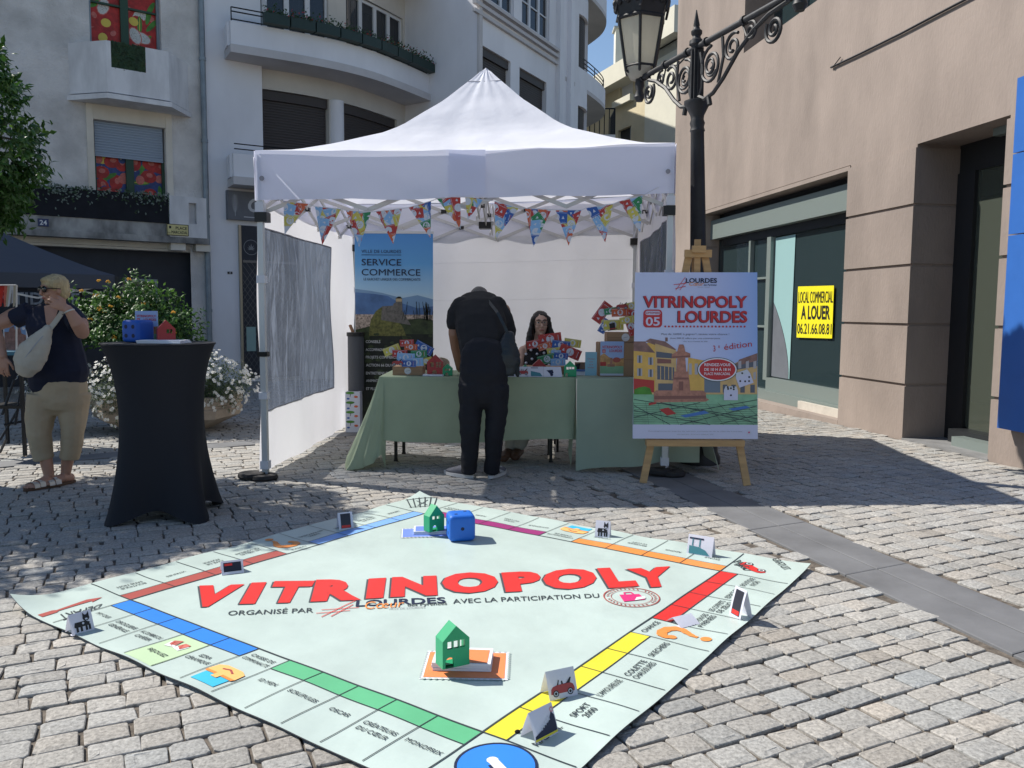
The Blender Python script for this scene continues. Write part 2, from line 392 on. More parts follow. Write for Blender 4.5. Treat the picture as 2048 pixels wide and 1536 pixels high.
# ================================================================== BUILDINGS
class Strip:
    """a vertical surface over a plan polyline; s runs left to right as seen from the square"""
    def __init__(s, pts):
        s.p = [Vector((x, y)) for x, y in pts]; s.c = [0]
        for a, b in zip(s.p, s.p[1:]): s.c.append(s.c[-1]+(b-a).length)
    def P(s, t, z, d=0.0):
        """d: metres proud of the surface, towards the viewer's side (right-hand normal of travel)"""
        i = 0
        while i < len(s.c)-2 and t > s.c[i+1]: i += 1
        a, b = s.p[i], s.p[i+1]; dd = (b-a).normalized(); n = Vector((dd.y, -dd.x))
        if 0 < i and abs(t-s.c[i]) < 1e-6: d0 = (s.p[i]-s.p[i-1]).normalized(); n = (n+Vector((d0.y,-d0.x))).normalized()
        if i < len(s.c)-2 and abs(t-s.c[i+1]) < 1e-6: d1 = (s.p[i+2]-s.p[i+1]).normalized(); n = (n+Vector((d1.y,-d1.x))).normalized()
        q = a+dd*(t-s.c[i])+n*d; return Vector((q.x, q.y, z))
    def at(s, px, py, d=0.0):
        q = ray(px, py); best = None
        for i in range(len(s.p)-1):
            a, b = s.p[i], s.p[i+1]; dd = (b-a).normalized(); n = Vector((dd.y,-dd.x)); a2 = a+n*d
            den = q.x*n.x+q.y*n.y
            if abs(den) < 1e-9: continue
            t = (a2.x*n.x+a2.y*n.y)/den
            if t <= 0: continue
            h = Vector((q.x*t, q.y*t)); u = (h-a2).dot(dd); L = (b-a).length
            lo = -30 if i == 0 else -.02; hi = L+30 if i == len(s.p)-2 else L+.02
            if lo <= u <= hi:
                k = (t, s.c[i]+u, EYE+q.z*t)
                if best is None or k[0] < best[0]: best = k
        return best[1], best[2]
    def wall(s, mb, s0, s1, z0, z1, m, op=(), d=0.0, mrev=None):
        S_ = sorted({s0, s1, *[c for c in s.c if s0 < c < s1], *[v for o in op for v in o[:2] if s0 < v < s1]})
        Z_ = sorted({z0, z1, *[v for o in op for v in o[2:4] if z0 < v < z1]})
        for a, b in zip(S_, S_[1:]):
            for c, e in zip(Z_, Z_[1:]):
                if any(o[0]-1e-6 <= a and b <= o[1]+1e-6 and o[2]-1e-6 <= c and e <= o[3]+1e-6 for o in op): continue
                mb.quad(s.P(a,c,d), s.P(b,c,d), s.P(b,e,d), s.P(a,e,d), m)
        for o in op:
            k = o[4]; mr = mrev or m
            mb.quad(s.P(o[0],o[2],d), s.P(o[0],o[3],d), s.P(o[0],o[3],d-k), s.P(o[0],o[2],d-k), mr)
            mb.quad(s.P(o[1],o[2],d), s.P(o[1],o[3],d), s.P(o[1],o[3],d-k), s.P(o[1],o[2],d-k), mr)
            mb.quad(s.P(o[0],o[3],d), s.P(o[1],o[3],d), s.P(o[1],o[3],d-k), s.P(o[0],o[3],d-k), mr)
            mb.quad(s.P(o[0],o[2],d), s.P(o[1],o[2],d), s.P(o[1],o[2],d-k), s.P(o[0],o[2],d-k), mr)
    def block(s, mb, s0, s1, z0, z1, d0, d1, m):
        """solid following the strip between offsets d0 < d1"""
        S_ = sorted({s0, s1, *[c for c in s.c if s0 < c < s1]}); n = len(S_)
        vs = []
        for t in S_: vs += [s.P(t,z0,d0), s.P(t,z0,d1), s.P(t,z1,d1), s.P(t,z1,d0)]
        fs = []
        for i in range(n-1):
            for k in range(4): fs.append((4*i+k, 4*i+(k+1)%4, 4*i+4+(k+1)%4, 4*i+4+k))
        fs += [(3,2,1,0), tuple(4*(n-1)+k for k in range(4))]; mb.add(vs, fs, m)
    def sheet(s, s0, z0, d, lv=.0015, maxe=None): return Sheet(lambda u, v, l: s.P(s0+u, z0+v, d+l*lv), maxe)
def slats(mb, st, s0, s1, z0, z1, d, m, pitch=.05, dep=.012):
    """roller shutter: stepped horizontal slats"""
    n = max(2, int((z1-z0)/pitch)); S_ = sorted({s0, s1, *[c for c in st.c if s0 < c < s1]})
    for a, b in zip(S_, S_[1:]):
        vs = []
        for i in range(n):
            za, zb = lerp(z0,z1,i/n), lerp(z0,z1,(i+1)/n)
            for z, e in ((za,0),(za+(zb-za)*.15,dep),(zb-(zb-za)*.15,dep),(zb,0)): vs += [st.P(a,z,d+e), st.P(b,z,d+e)]
        mb.add(vs, [(2*i,2*i+1,2*i+3,2*i+2) for i in range(len(vs)//2-1)], m)
m_rough = mat('roughcast render', (.64,.615,.59), .95, var=.26, scale=1.3, bump=.9, bscale=28, bdist=.02)
m_cream = mat('cream render', (.68,.63,.54), .9, var=.12, scale=1.5, bump=.15, bscale=60)
m_whitec = mat('weathered white paint', (.70,.69,.69), .8, var=.22, scale=2.2, bump=.15, bscale=30, stretch=(1,1,.35))
m_ledge = mat('stained concrete ledge', (.33,.32,.30), .95, var=.75, scale=1.6, bump=.5, bscale=30, col2=(.05,.05,.05), stretch=(1,1,.6))
m_pipe = mat('zinc pipe', (.24,.28,.31), .5, .3, var=.15)
m_dark = mat('anthracite shopfront', (.028,.033,.045), .6, var=.1)
m_black = mat('black', (.012,.012,.014), .5)
m_blackf = mat('black netting', (.012,.013,.018), .9, var=.3, scale=5)
m_shutb = mat('blue grey shutter', (.30,.36,.44), .55)
m_green = mat('dark green frame', (.02,.06,.035), .5)
m_ivy = mat('ivy leaves', (.02,.05,.016), .6, var=.4, scale=9)
m_palei = mat('dusty trailing leaves', (.16,.2,.17), .8, var=.4, scale=20)
m_white = mat('white paint', (.72,.72,.72), .5)
m_pvc = mat('white window frame', (.62,.63,.65), .4)
m_red = mat('fruit red', (.42,.025,.02), .5, var=.4, scale=9); m_blue = mat('fruit blue', (.03,.06,.2), .5, var=.3, scale=12)
m_leaf = mat('fruit leaf', (.07,.24,.03), .5, var=.4, scale=9); m_fw = mat('fruit flesh', (.55,.55,.52), .5, var=.2, scale=40); m_pink = mat('fruit pink', (.55,.15,.12), .5, var=.3, scale=20)
m_fy = mat('fruit yellow', (.65,.5,.08), .5)
m_pane = glass('window pane', (.02,.025,.03), .25, .03)
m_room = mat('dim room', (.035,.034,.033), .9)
m_curt = mat('net curtain', (.32,.34,.36), .9, var=.35, scale=6, stretch=(8,8,.3))
m_yel = mat('yellow enamel', (.62,.55,.25), .4); m_navy = mat('navy enamel', (.02,.035,.11), .4)
def fruit(sh, w, h, seed, dark=False):
    r = random.Random(seed); rc = [(0,0),(w,0),(w,h),(0,h)]
    sh.poly(rc, m_blue if dark else m_red, 0)
    def bl(c, rx, ry, rot, m, lv, n=12):
        ca, sa = math.cos(rot), math.sin(rot)
        p = [(c[0]+rx*math.cos(2*PI*k/n)*ca-ry*math.sin(2*PI*k/n)*sa, c[1]+rx*math.cos(2*PI*k/n)*sa+ry*math.sin(2*PI*k/n)*ca) for k in range(n)]
        q = clip(p, rc)
        if q: sh.poly(q, m, lv)
    for k in range(26):
        c = (r.uniform(0,w), r.uniform(0,h)); t = r.random(); a = r.uniform(0,PI); L = 1+k*.08
        if t < .34: bl(c, .15, .12, a, m_red, L); bl((c[0]+.02,c[1]+.03), .06, .045, a, m_pink, L+.04)
        elif t < .6: bl(c, .17, .045, a, m_leaf, L); bl(c, .15, .008, a, m_fy, L+.04) if r.random() < .3 else None
        elif t < .8:
            if dark: bl(c, .07, .07, a, m_blue, L); bl((c[0]-.02,c[1]+.02), .02, .015, a, m_fw, L+.04)
            else:
                bl(c, .17, .11, a, m_pink, L); bl(c, .15, .095, a, m_fw, L+.03)
                for j in range(14):
                    q = r.uniform(0,2*PI); z = r.random()**.5*.8
                    bl((c[0]+.12*z*math.cos(q), c[1]+.08*z*math.sin(q)), .006, .006, 0, m_black, L+.06, 5)
        else: bl(c, .09, .08, a, m_pink if r.random() < .6 else m_fy, L)
# ---------------------------------------------------------------- left house
FA = Vector((.8,.6)); fA = Vector((-6.3,17.0))
SA = Strip([tuple(fA-FA*12), tuple(fA)]); sA = 12.0
house = thing('town_house', 'grey roughcast house with fruit pictures in its windows and a dark shopfront', 'house', (fA.x, fA.y, zg(17)))
def A(px, py, d=0): return SA.at(px, py, d)
HB = -.35; HT = 10.4
w0s, w0z = A(186,240); w1s, w1z = A(331,318)
sLa, zLa = A(186,238); sRa, _ = A(330,255); _, zS1 = A(258,314); _, zP1 = A(258,390)
zTop2 = A(258,0)[1]+.35; _, zP2 = A(258,100)
zled1 = A(200,440)[1]; zled0 = A(200,480)[1]
opsA = [(sLa, sRa, zP1-.25, zLa, .22), (sLa, sRa-.02, zP2-.45, zTop2, .22)]
mb = MB(); SA.wall(mb, 0, sA-.28, zled1, HT, m_rough, opsA)
# body behind the facade
nA = Vector((FA.y,-FA.x)); bk = lambda t, z: SA.P(t, z, -8)
mb.quad(SA.P(0,HB), SA.P(0,HT), bk(0,HT), bk(0,HB), m_rough); mb.quad(SA.P(sA,HB), SA.P(sA,HT), bk(sA,HT), bk(sA,HB), m_rough)
mb.quad(SA.P(0,HT), SA.P(sA,HT), bk(sA,HT), bk(0,HT), m_rough); mb.quad(bk(0,HB), bk(sA,HB), bk(sA,HT), bk(0,HT), m_rough)
SA.wall(mb, sA-.28, sA, HB, HT, m_rough)
# shop opening below
sD1, zD1 = A(391,500); sD0 = A(-60,480)[0]
SA.wall(mb, 0, sA-.28, HB, zled1, m_cream, [(sD0, sD1, HB, zD1, .35)])
mb.build('wall', house)
mb = MB(); SA.block(mb, sLa-.12, sLa-.002, zP1-.3, A(258,195)[1], -.01, .035, m_cream); SA.block(mb, sRa+.002, sRa+.12, zP1-.3, A(258,195)[1], -.01, .035, m_cream)
SA.block(mb, sLa, sRa, zLa+.004, A(258,195)[1], -.01, .03, m_cream); mb.build('window_surround', house)
for (a, b, z0, z1, dk, sd_) in ((sLa, sRa, zP1-.25, zS1, True, 4), (sLa, sRa-.02, zP2-.45, zTop2, False, 9)):
    mb = MB(); c = (a+b)/2; SA.block(mb, a, a+.05, z0, z1, -.19, -.12, m_green if dk else m_pipe); SA.block(mb, b-.05, b, z0, z1, -.19, -.12, m_green if dk else m_pipe); SA.block(mb, c-.07, c+.07, z0, z1, -.19, -.11, m_green)
    if not dk: SA.block(mb, a+.05, c-.07, lerp(z0,z1,.72), lerp(z0,z1,.72)+.035, -.19, -.13, m_green); SA.block(mb, c+.07, b-.05, lerp(z0,z1,.72), lerp(z0,z1,.72)+.035, -.19, -.13, m_green)
    wf = mb.build('window', house)
    sh = SA.sheet(a+.05, z0, -.185, .0012); fruit(sh, c-.07-a-.05, z1-z0, sd_, dk); p = sh.mb.build('fruit_picture', wf, fix=False)
    sh = SA.sheet(c+.07, z0, -.185, .0012); fruit(sh, b-.05-c-.07, z1-z0, sd_+1, dk); sh.mb.build('fruit_picture', wf, fix=False)
mb = MB(); slats(mb, SA, sLa+.03, sRa-.03, zS1, zLa, -.1, m_shutb, .045); SA.block(mb, sLa+.03, sRa-.03, zS1-.03, zS1, -.11, -.08, m_shutb); mb.build('roller_shutter', house)
# faceted balcony
b0 = A(138,150)[0]; b1 = A(205,150)[0]+.12; b2 = A(300,150)[0]-.25; b3 = A(376,170)[0]; zb0 = A(140,188)[1]; zb1 = A(140,87)[1]; D = .62
pl = [(b0,0),(b0+.35,D*.62),(b0+.62,D),(b3-.62,D),(b3-.02,0)]
pl = [(b0,0),(b0+.52,D),(b3-.52,D),(b3,0)]
mb = MB()
def outl(off, z): return [SA.P(s_, z, d_+ (off if d_ > 0 else 0)) for s_, d_ in [(pl[0][0]-off,0),(pl[1][0]-off*.4,pl[1][1]),(pl[2][0]+off*.4,pl[2][1]),(pl[3][0]+off,0)]]
def ring(mb, lo, hi, m, thick=.1):
    n = len(lo); mb.add(lo+hi, [(i,i+1,n+i+1,n+i) for i in range(n-1)], m)
lo, hi = outl(0,zb0), outl(0,zb1); gs0, gs1 = A(222,110,D)[0], A(291,110,D)[0]; gz = A(258,140,D)[1]
ring(mb, lo[:2], hi[:2], m_whitec); ring(mb, lo[2:], hi[2:], m_whitec)
mb.quad(SA.P(pl[1][0],zb0,D), SA.P(pl[2][0],zb0,D), SA.P(pl[2][0],gz,D), SA.P(pl[1][0],gz,D), m_whitec)
mb.quad(SA.P(pl[1][0],gz,D), SA.P(gs0,gz,D), SA.P(gs0,zb1,D), SA.P(pl[1][0],zb1,D), m_whitec); mb.quad(SA.P(gs1,gz,D), SA.P(pl[2][0],gz,D), SA.P(pl[2][0],zb1,D), SA.P(gs1,zb1,D), m_whitec)
mb.poly([SA.P(pl[0][0],zb0), SA.P(pl[1][0],zb0,D), SA.P(pl[2][0],zb0,D), SA.P(pl[3][0],zb0)], m_whitec)
ri = [SA.P(pl[0][0]+.12,0,0), SA.P(pl[1][0]+.05,0,D-.11), SA.P(pl[2][0]-.05,0,D-.11), SA.P(pl[3][0]-.12,0,0)]
for i in (0,2): mb.quad(Vector((ri[i].x,ri[i].y,zb0)), Vector((ri[i+1].x,ri[i+1].y,zb0)), Vector((ri[i+1].x,ri[i+1].y,zb1)), Vector((ri[i].x,ri[i].y,zb1)), m_whitec); mb.quad(hi[i], hi[i+1], Vector((ri[i+1].x,ri[i+1].y,zb1)), Vector((ri[i].x,ri[i].y,zb1)), m_whitec)
e = outl(.05, zb0-.03); e2 = outl(.05, zb0-.12); ring(mb, e2, e, m_whitec); mb.poly(e2, m_whitec); mb.poly(e, m_whitec)
bal = mb.build('balcony', house)
mb = MB(); r = random.Random(2); SA.block(mb, gs0, gs1, gz, zb1, D-.06, D-.03, m_ivy)
for k in range(900):
    s_, z_ = r.uniform(gs0,gs1), r.uniform(gz-.03,zb1+.01); c = SA.P(s_, z_, D-.03+r.random()*.03); a = r.uniform(0,PI); u = Vector((math.cos(a)*FA.x, math.cos(a)*FA.y, math.sin(a)))*.025; v = u.cross(Vector((nA.x,nA.y,r.uniform(-.6,.6))))
    mb.quad(c-u, c-v*.7, c+u, c+v*.7, m_ivy)
mb.build('ivy_panel', bal, fix=False)
# first floor net band, box, ledge
t0 = A(10,385)[0]-1.5; t1 = A(330,400)[0]; zn1 = A(150,380)[1]; zn0 = A(150,437)[1]
mb = MB(); SA.block(mb, t0, t1, zn0, zn1, .18, .24, m_blackf)
r = random.Random(8); net = mb.build('balcony_screen', house)
mb = MB()
for k in range(620):
    cl = r.choice([.1,.34,.55,.62,.86,.95]); s_ = t0+(t1-t0)*min(1,max(0,(r.gauss(cl,.06) if r.random() < .6 else r.random()))); z_ = zn1+.05-abs(r.gauss(0,.12))-(r.random() < .12)*r.random()*.35
    c = SA.P(s_, max(z_, zn0), .25+r.random()*.04); a = r.uniform(0,PI); u = Vector((math.cos(a)*FA.x, math.cos(a)*FA.y, math.sin(a)))*.028; v = u.cross(Vector((nA.x,nA.y,r.uniform(-.6,.6))))
    mb.quad(c-u, c-v*.5, c+u, c+v*.5, m_palei if r.random() < .6 else m_ivy)
mb.build('trailing_leaves', net, fix=False)
mb = MB(); c0, c1 = A(331,400)[0], A(404,400)[0]; zc1 = A(370,397)[1]; zc0 = A(370,478)[1]
h0, h1 = A(378,420,.28)[0], A(393,420,.28)[0]; hz0, hz1 = A(385,448,.28)[1], A(385,406,.28)[1]
SA.wall(mb, c0, c1, zc0, zc1, m_whitec, [(h0,h1,hz0,hz1,.1)], .28); SA.block(mb, c0, c1, zc0, zc1, 0, .17, m_whitec)
mb.quad(SA.P(c0,zc1,.17), SA.P(c1,zc1,.17), SA.P(c1,zc1,.28), SA.P(c0,zc1,.28), m_whitec); mb.quad(SA.P(c0,zc0,.17), SA.P(c0,zc1,.17), SA.P(c0,zc1,.28), SA.P(c0,zc0,.28), m_whitec); mb.quad(SA.P(c1,zc0,.17), SA.P(c1,zc1,.17), SA.P(c1,zc1,.28), SA.P(c1,zc0,.28), m_whitec)
mb.build('parapet_block', house)
mb = MB(); SA.block(mb, t0, c0, zled0+.12, zn0-.002, .0, .22, m_ledge); SA.block(mb, t0, c1+.03, zled0, zled0+.118, 0, .30, m_ledge)
for q in (335,385): a = A(q,485)[0]; SA.block(mb, a, a+.28, zled0-.14, zled0-.002, 0, .25, m_cream)
mb.build('ledge', house)
# shopfront
mb = MB(); sw0, sw1 = A(245,580,-.3)[0], A(315,580,-.3)[0]; zw1 = A(280,558,-.3)[1]; zw0 = A(280,700,-.3)[1]
SA.wall(mb, sD0, sD1, HB, zD1, m_dark, [(sw0,sw1,zw0,zw1,.06)], -.3); SA.block(mb, sD0, sD1, zD1-.05, zD1-.003, -.3, -.02, m_cream)
shop = mb.build('shopfront', house)
mb = MB(); SA.wall(mb, sw0, sw1, zw0, zw1, m_pane, d=-.35); SA.block(mb, sw0, sw1, zw1-.05, zw1, -.35, -.28, m_pipe); SA.block(mb, sw1-.05, sw1, zw0, zw1-.05, -.35, -.28, m_pipe); mb.build('shop_window', shop)
sx, zx = A(22,606,-.29); sh = SA.sheet(sx, zx-.02, -.297, .002); sh.text('ANTIDOTE', (1.13,0), .22, m_curt, 1, .015, align='r'); sh.mb.build('lettering', shop, fix=False)
a_, z_ = A(76,452,.24); a2, z2 = A(97,438,.24); mb = MB(); SA.block(mb, a_, a2, z_, z2, .223, .245, m_navy); pn = mb.build('house_number_plate', house)
sh = SA.sheet(a_, z_, .246, .001); w, h = a2-a_, z2-z_; sh.text('24', (w/2, h*.2), h*.6, m_white, 1, .02, align='c'); sh.mb.build('digits', pn, fix=False)
a_, z_ = A(334,470,.30); a2, z2 = A(377,450,.30); mb = MB(); SA.block(mb, a_, a2, z_, z2, .283, .302, m_yel)
pn = mb.build('street_name_plate', house); w, h = a2-a_, z2-z_; sh = SA.sheet(a_, z_, .3025, .001)
for q in ((0,0,w,.012),(0,h-.012,w,h),(0,0,.012,h),(w-.012,0,w,h)): sh.rect(*q, m_black)
sh.text('PLACE', (w*.92,h*.55), h*.24, m_black, 1, .02, align='r'); sh.text('MARCADAL', (w*.95,h*.16), h*.26, m_black, 1, .02, align='r', width=w*.74); sh.text('DU', (w*.04,h*.16), h*.12, m_black); sh.rect(w*.1,h*.6,w*.2,h*.82,m_black); sh.mb.build('lettering', pn, fix=False)
mb = MB(); sp = sA+.03; mb.tube([SA.P(sp,HB+.3,.1), SA.P(sp,HT,.1)], .055, m_pipe, 10)
for z in (1.2,3.1,4.6,6.2): mb.tube([SA.P(sp,z,.1), SA.P(sp,z+.06,.1)], .07, m_pipe, 10); mb.box(SA.P(sp,z+.03,.04), (.06,.1,.03), m_pipe)
o = mb.build('drain_pipe', None, org=SA.P(sp,HB,.1)); tag(o, 'grey zinc drain pipe between the roughcast house and the curved building', 'drain pipe')
# ---------------------------------------------------------------- curved apartment building
m_wallb = mat('pale grey painted wall', (.76,.76,.79), .85, var=.1, scale=.8, bump=.1, bscale=50, stretch=(1,1,.5))
m_wallc = mat('beige soffit paint', (.58,.55,.50), .9, var=.1, scale=1)
m_warm = mat('warm grey moulding', (.55,.53,.53), .85, var=.08, scale=2)
m_brown = mat('brown roller shutter', (.055,.047,.045), .6)
m_iron = mat('black iron', (.012,.013,.015), .45, .2, var=.2, scale=30)
m_gerf = mat('geranium red', (.35,.015,.02), .6); m_gerl = mat('geranium leaf', (.025,.06,.02), .6, var=.4, scale=30)
m_pot = mat('dark green planter', (.015,.035,.03), .5)
zB2 = 6.35; zB2t = 6.95; zB1 = 3.78; zB1t = 4.38
Bpts = [(fA.x+.12, fA.y+.1)]
pp = [G(px, py, zB2) for px, py in ((633,130),(733,153),(800,177),(863,203))]
p0 = G(462,103,zB2)
bpl = [(p0.x, p0.y)]+[(p.x, p.y) for p in pp]
# plan curve of the parapet front, smoothed
def smooth(pl, n=3):
    for _ in range(n):
        q = [pl[0]]
        for a, b in zip(pl, pl[1:]): q += [(a[0]*.75+b[0]*.25, a[1]*.75+b[1]*.25), (a[0]*.25+b[0]*.75, a[1]*.25+b[1]*.75)]
        q.append(pl[-1]); pl = q
    return pl
bpl = smooth(bpl, 2)
SB = Strip(bpl); sB = SB.c[-1]                       # balcony front
off = .78
SW = Strip([tuple((SB.P(c,0,-off)).xy) for c in SB.c]); sW = SW.c[-1]   # wall behind it
apt = thing('apartment_building', 'pale grey apartment building with curved balconies and brown roller shutters', 'building', (SB.P(sB*.4,0,-1).x, SB.P(sB*.4,0,-1).y, zg(18)))
# face 2, the flank along the alley
c0_ = G(958,10,8.3); c1_ = G(1112,113,8.3); f2d = (c1_-c0_).xy.normalized()
SF0 = Strip([tuple(c0_.xy-f2d*2), tuple(c0_.xy+f2d*8)])
def Fx(px, py): return SF0.at(px, py)
sf_l = Fx(955,60)[0]; sf_r = Fx(1146,150)[0]
q0 = SF0.P(sf_l,0).xy; q1 = SF0.P(sf_r,0).xy
SF = Strip([tuple(q0), tuple(q1)]); sF = SF.c[-1]
HTB = 10.5; HB2 = -.45
# pier at the left end
pA = Vector((fA.x+.10, fA.y+.06)); pB = SB.P(0,0,.0).xy
SP = Strip([tuple(pA), tuple(pA+FA*1.15)]); sP = SP.c[-1]
mb = MB()
SP.wall(mb, 0, sP, HB2, HTB, m_wallb, d=.0)
mb.quad(SP.P(sP,HB2), SP.P(sP,HTB), SP.P(sP,HTB,-1.6), SP.P(sP,HB2,-1.6), m_wallb)
# windows of the curved wall
def Wx(px, py): return SW.at(px, py)
zs0 = Wx(560,290)[1]-.55; zs1 = Wx(487,172)[1]
a0, a1, a2, a3 = Wx(484,230)[0], Wx(658,230)[0], Wx(688,240)[0], sW-.35
zt1 = Wx(600,0)[1]+.5; zt0 = zB2+.1
u = [Wx(484,40)[0], Wx(657,40)[0], Wx(692,40)[0], Wx(806,50)[0]]
uo = [(u[0],u[1],zt0,zt1,.16),(u[2],u[3],zt0,zt1,.16)]
gs = [Wx(477,500)[0], Wx(530,500)[0]]
ops = [(a0,a1,zs0,zs1,.2),(a2,a3,zs0,zs1,.2)]+uo
SW.wall(mb, 0, sW, HB2, HTB, m_wallc, [o for o in ops if o[1] > o[0]])
# side and front of the projecting flank
e = SW.P(sW,0).xy; SS = Strip([tuple(e), tuple(q0)]); SS.wall(mb, 0, SS.c[-1], HB2, HTB, m_wallb)
A0 = [Fx(961,83), Fx(1021,127), Fx(1039,143), Fx(1093,176)]; s_of = lambda px, py: SF.at(px, py)[0]; z_of = lambda px, py: SF.at(px, py)[1]
zA1 = z_of(1000,111); zA0 = zA1-2.2
W1 = (s_of(961,90), s_of(1021,130)); W2 = (s_of(1039,150), s_of(1093,180))
zU0 = z_of(1090,78); zU1 = zU0+2.0
U1 = (s_of(958,2), s_of(1028,2)); U2 = (s_of(1044,15), s_of(1099,40))
SF.wall(mb, 0, sF, HB2, HTB, m_wallb, [(W1[0],W1[1],zA0,zA1,.22),(W2[0],W2[1],zA0,zA1,.22),(U1[0],U1[1],zU0,zU1,.18),(U2[0],U2[1],zU0,zU1,.18)])
# back and top
q3 = SF.P(sF,0).xy; far = Vector((q3.x-5.5, q3.y+2.2))
pts = [tuple(fA)]+[tuple(SW.P(c,0).xy) for c in SW.c]+[tuple(q0), tuple(q3), tuple(far), tuple(fA+Vector((-3,9)))]
mb.poly([(x,y,HTB) for x,y in pts], m_wallb)
for a, b in ((q3, far), (far, fA+Vector((-3,9))), (fA+Vector((-3,9)), fA)): mb.quad((a[0],a[1],HB2),(b[0],b[1],HB2),(b[0],b[1],HTB),(a[0],a[1],HTB), m_wallb)
mb.build('wall', apt)
# column between the shuttered bays, piers on the flank
mb = MB(); c = SW.P((a1+a2)/2, 0, -.02); mb.lathe([(.17,zs0),(.17,zs1)], (c.x,c.y,0), m_wallb, 16); mb.build('column', apt, smooth='auto')
mb = MB()
for px in (1118,1140): t = s_of(px,150); SF.block(mb, t-.22, t+.02, HB2, HTB, 0, .13, m_wallb)
t = s_of(956,20); SF.block(mb, t-.05, t+.10, HB2, HTB, 0.003, .07, m_warm)
mb.build('pilaster', apt)
mb = MB(); zc = z_of(1100,100)
for k, dz in enumerate((0,-.16,-.34)): SF.block(mb, U1[0]-.3, s_of(1112,110), zU0-.16+dz, zU0-.08+dz, 0.002, .12-.02*k, m_warm)
mb.build('sill_moulding', apt)
# shutters
for st, (a, b), z0, z1 in ((SW,(a0,a1),zs0+.35,zs1),(SW,(a2,a3),zs0+.35,zs1),(SF,W1,zA0,zA1),(SF,W2,zA0,zA1)):
    mb = MB(); slats(mb, st, a+.03, b-.03, z0, z1-.2, -.13, m_brown, .055, .01); st.block(mb, a+.01, b-.01, z1-.2, z1-.003, -.16, -.06, m_brown); mb.build('roller_shutter', apt)
mb = MB(); SW.block(mb, a0, a1, zs0, zs0+.34, -.19, -.17, m_curt); SW.block(mb, a2, a3, zs0, zs0+.34, -.19, -.17, m_black); mb.build('curtain', apt)
# tall windows
def casement(st, a, b, z0, z1, n, d=-.12, parent=apt, curtains=True, hz=(.38,), mfr=m_pvc):
    w = (b-a)/n; fr = MB(); fr_w = .055
    st.block(fr, a, b, z1-.07, z1-.004, d, d+.06, mfr); st.block(fr, a, b, z0+.004, z0+.07, d, d+.06, mfr)
    for i in range(n+1):
        c = a+w*i; h = fr_w if 0 < i < n else fr_w
        st.block(fr, max(a,c-h), min(b,c+h), z0+.072, z1-.072, d+.002, d+.062, mfr)
    for i in range(n):
        for f in hz: st.block(fr, a+w*i+fr_w, a+w*(i+1)-fr_w, lerp(z0,z1,f), lerp(z0,z1,f)+.035, d+.004, d+.05, mfr)
    o = fr.build('window', parent)
    g = MB(); st.wall(g, a, b, z0+.07, z1-.07, m_pane, d=d+.02); g.build('pane', o, fix=False)
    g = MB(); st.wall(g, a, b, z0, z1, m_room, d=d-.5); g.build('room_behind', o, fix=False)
    if curtains:
        g = MB()
        for i in range(n):
            if i % 2 == 0: 
                x0 = a+w*i+.06; x1 = a+w*(i+1)-.1; k = 14
                vs = []
                for j in range(k+1):
                    q = lerp(x0,x1,j/k); dd = d-.06+.02*math.sin(j*2.3); vs += [st.P(q,z0,dd), st.P(q,z1,dd)]
                g.add(vs, [(2*j,2*j+1,2*j+3,2*j+2) for j in range(k)], m_curt)
        g.build('curtain', o, fix=False)
for a, b, z0, z1, _ in uo: casement(SW, a, b, z0, z1, 4, curtains=True)
casement(SF, U1[0], U1[1], zU0, zU1, 3, hz=(.3,.7)); casement(SF, U2[0], U2[1], zU0, zU1, 3, hz=(.3,.7))
# curved balconies
def balcony(st, s0, s1, z0, z1, name='balcony', soff=off, lip=True):
    mb = MB(); st.block(mb, s0, s1, z0+.16, z1, -.12, 0, m_wallb)
    st.block(mb, s0-.02, s1, z0, z0+.158, -soff, .06 if lip else .02, m_warm)
    b = mb.build(name, apt); return b
bal2 = balcony(SB, .0, sB, zB2-.02, zB2t); bal1 = balcony(SB, .0, sB, zB1-.02, zB1t)
zB3 = 9.0; balcony(SB, .0, sB, zB3, zB3+.6)
mb = MB()
for st, z0, z1 in ((SB,zB2,zB2t),(SB,zB1,zB1t)):
    mb = MB(); l = st.P(0.01,0,-.12); w = SW.P(.05,0,0); mb.beam((l.x,l.y,(z0+z1)/2+.07),(w.x,w.y,(z0+z1)/2+.07), .12, z1-z0-.15, m_wallb); mb.build('parapet_return', apt)
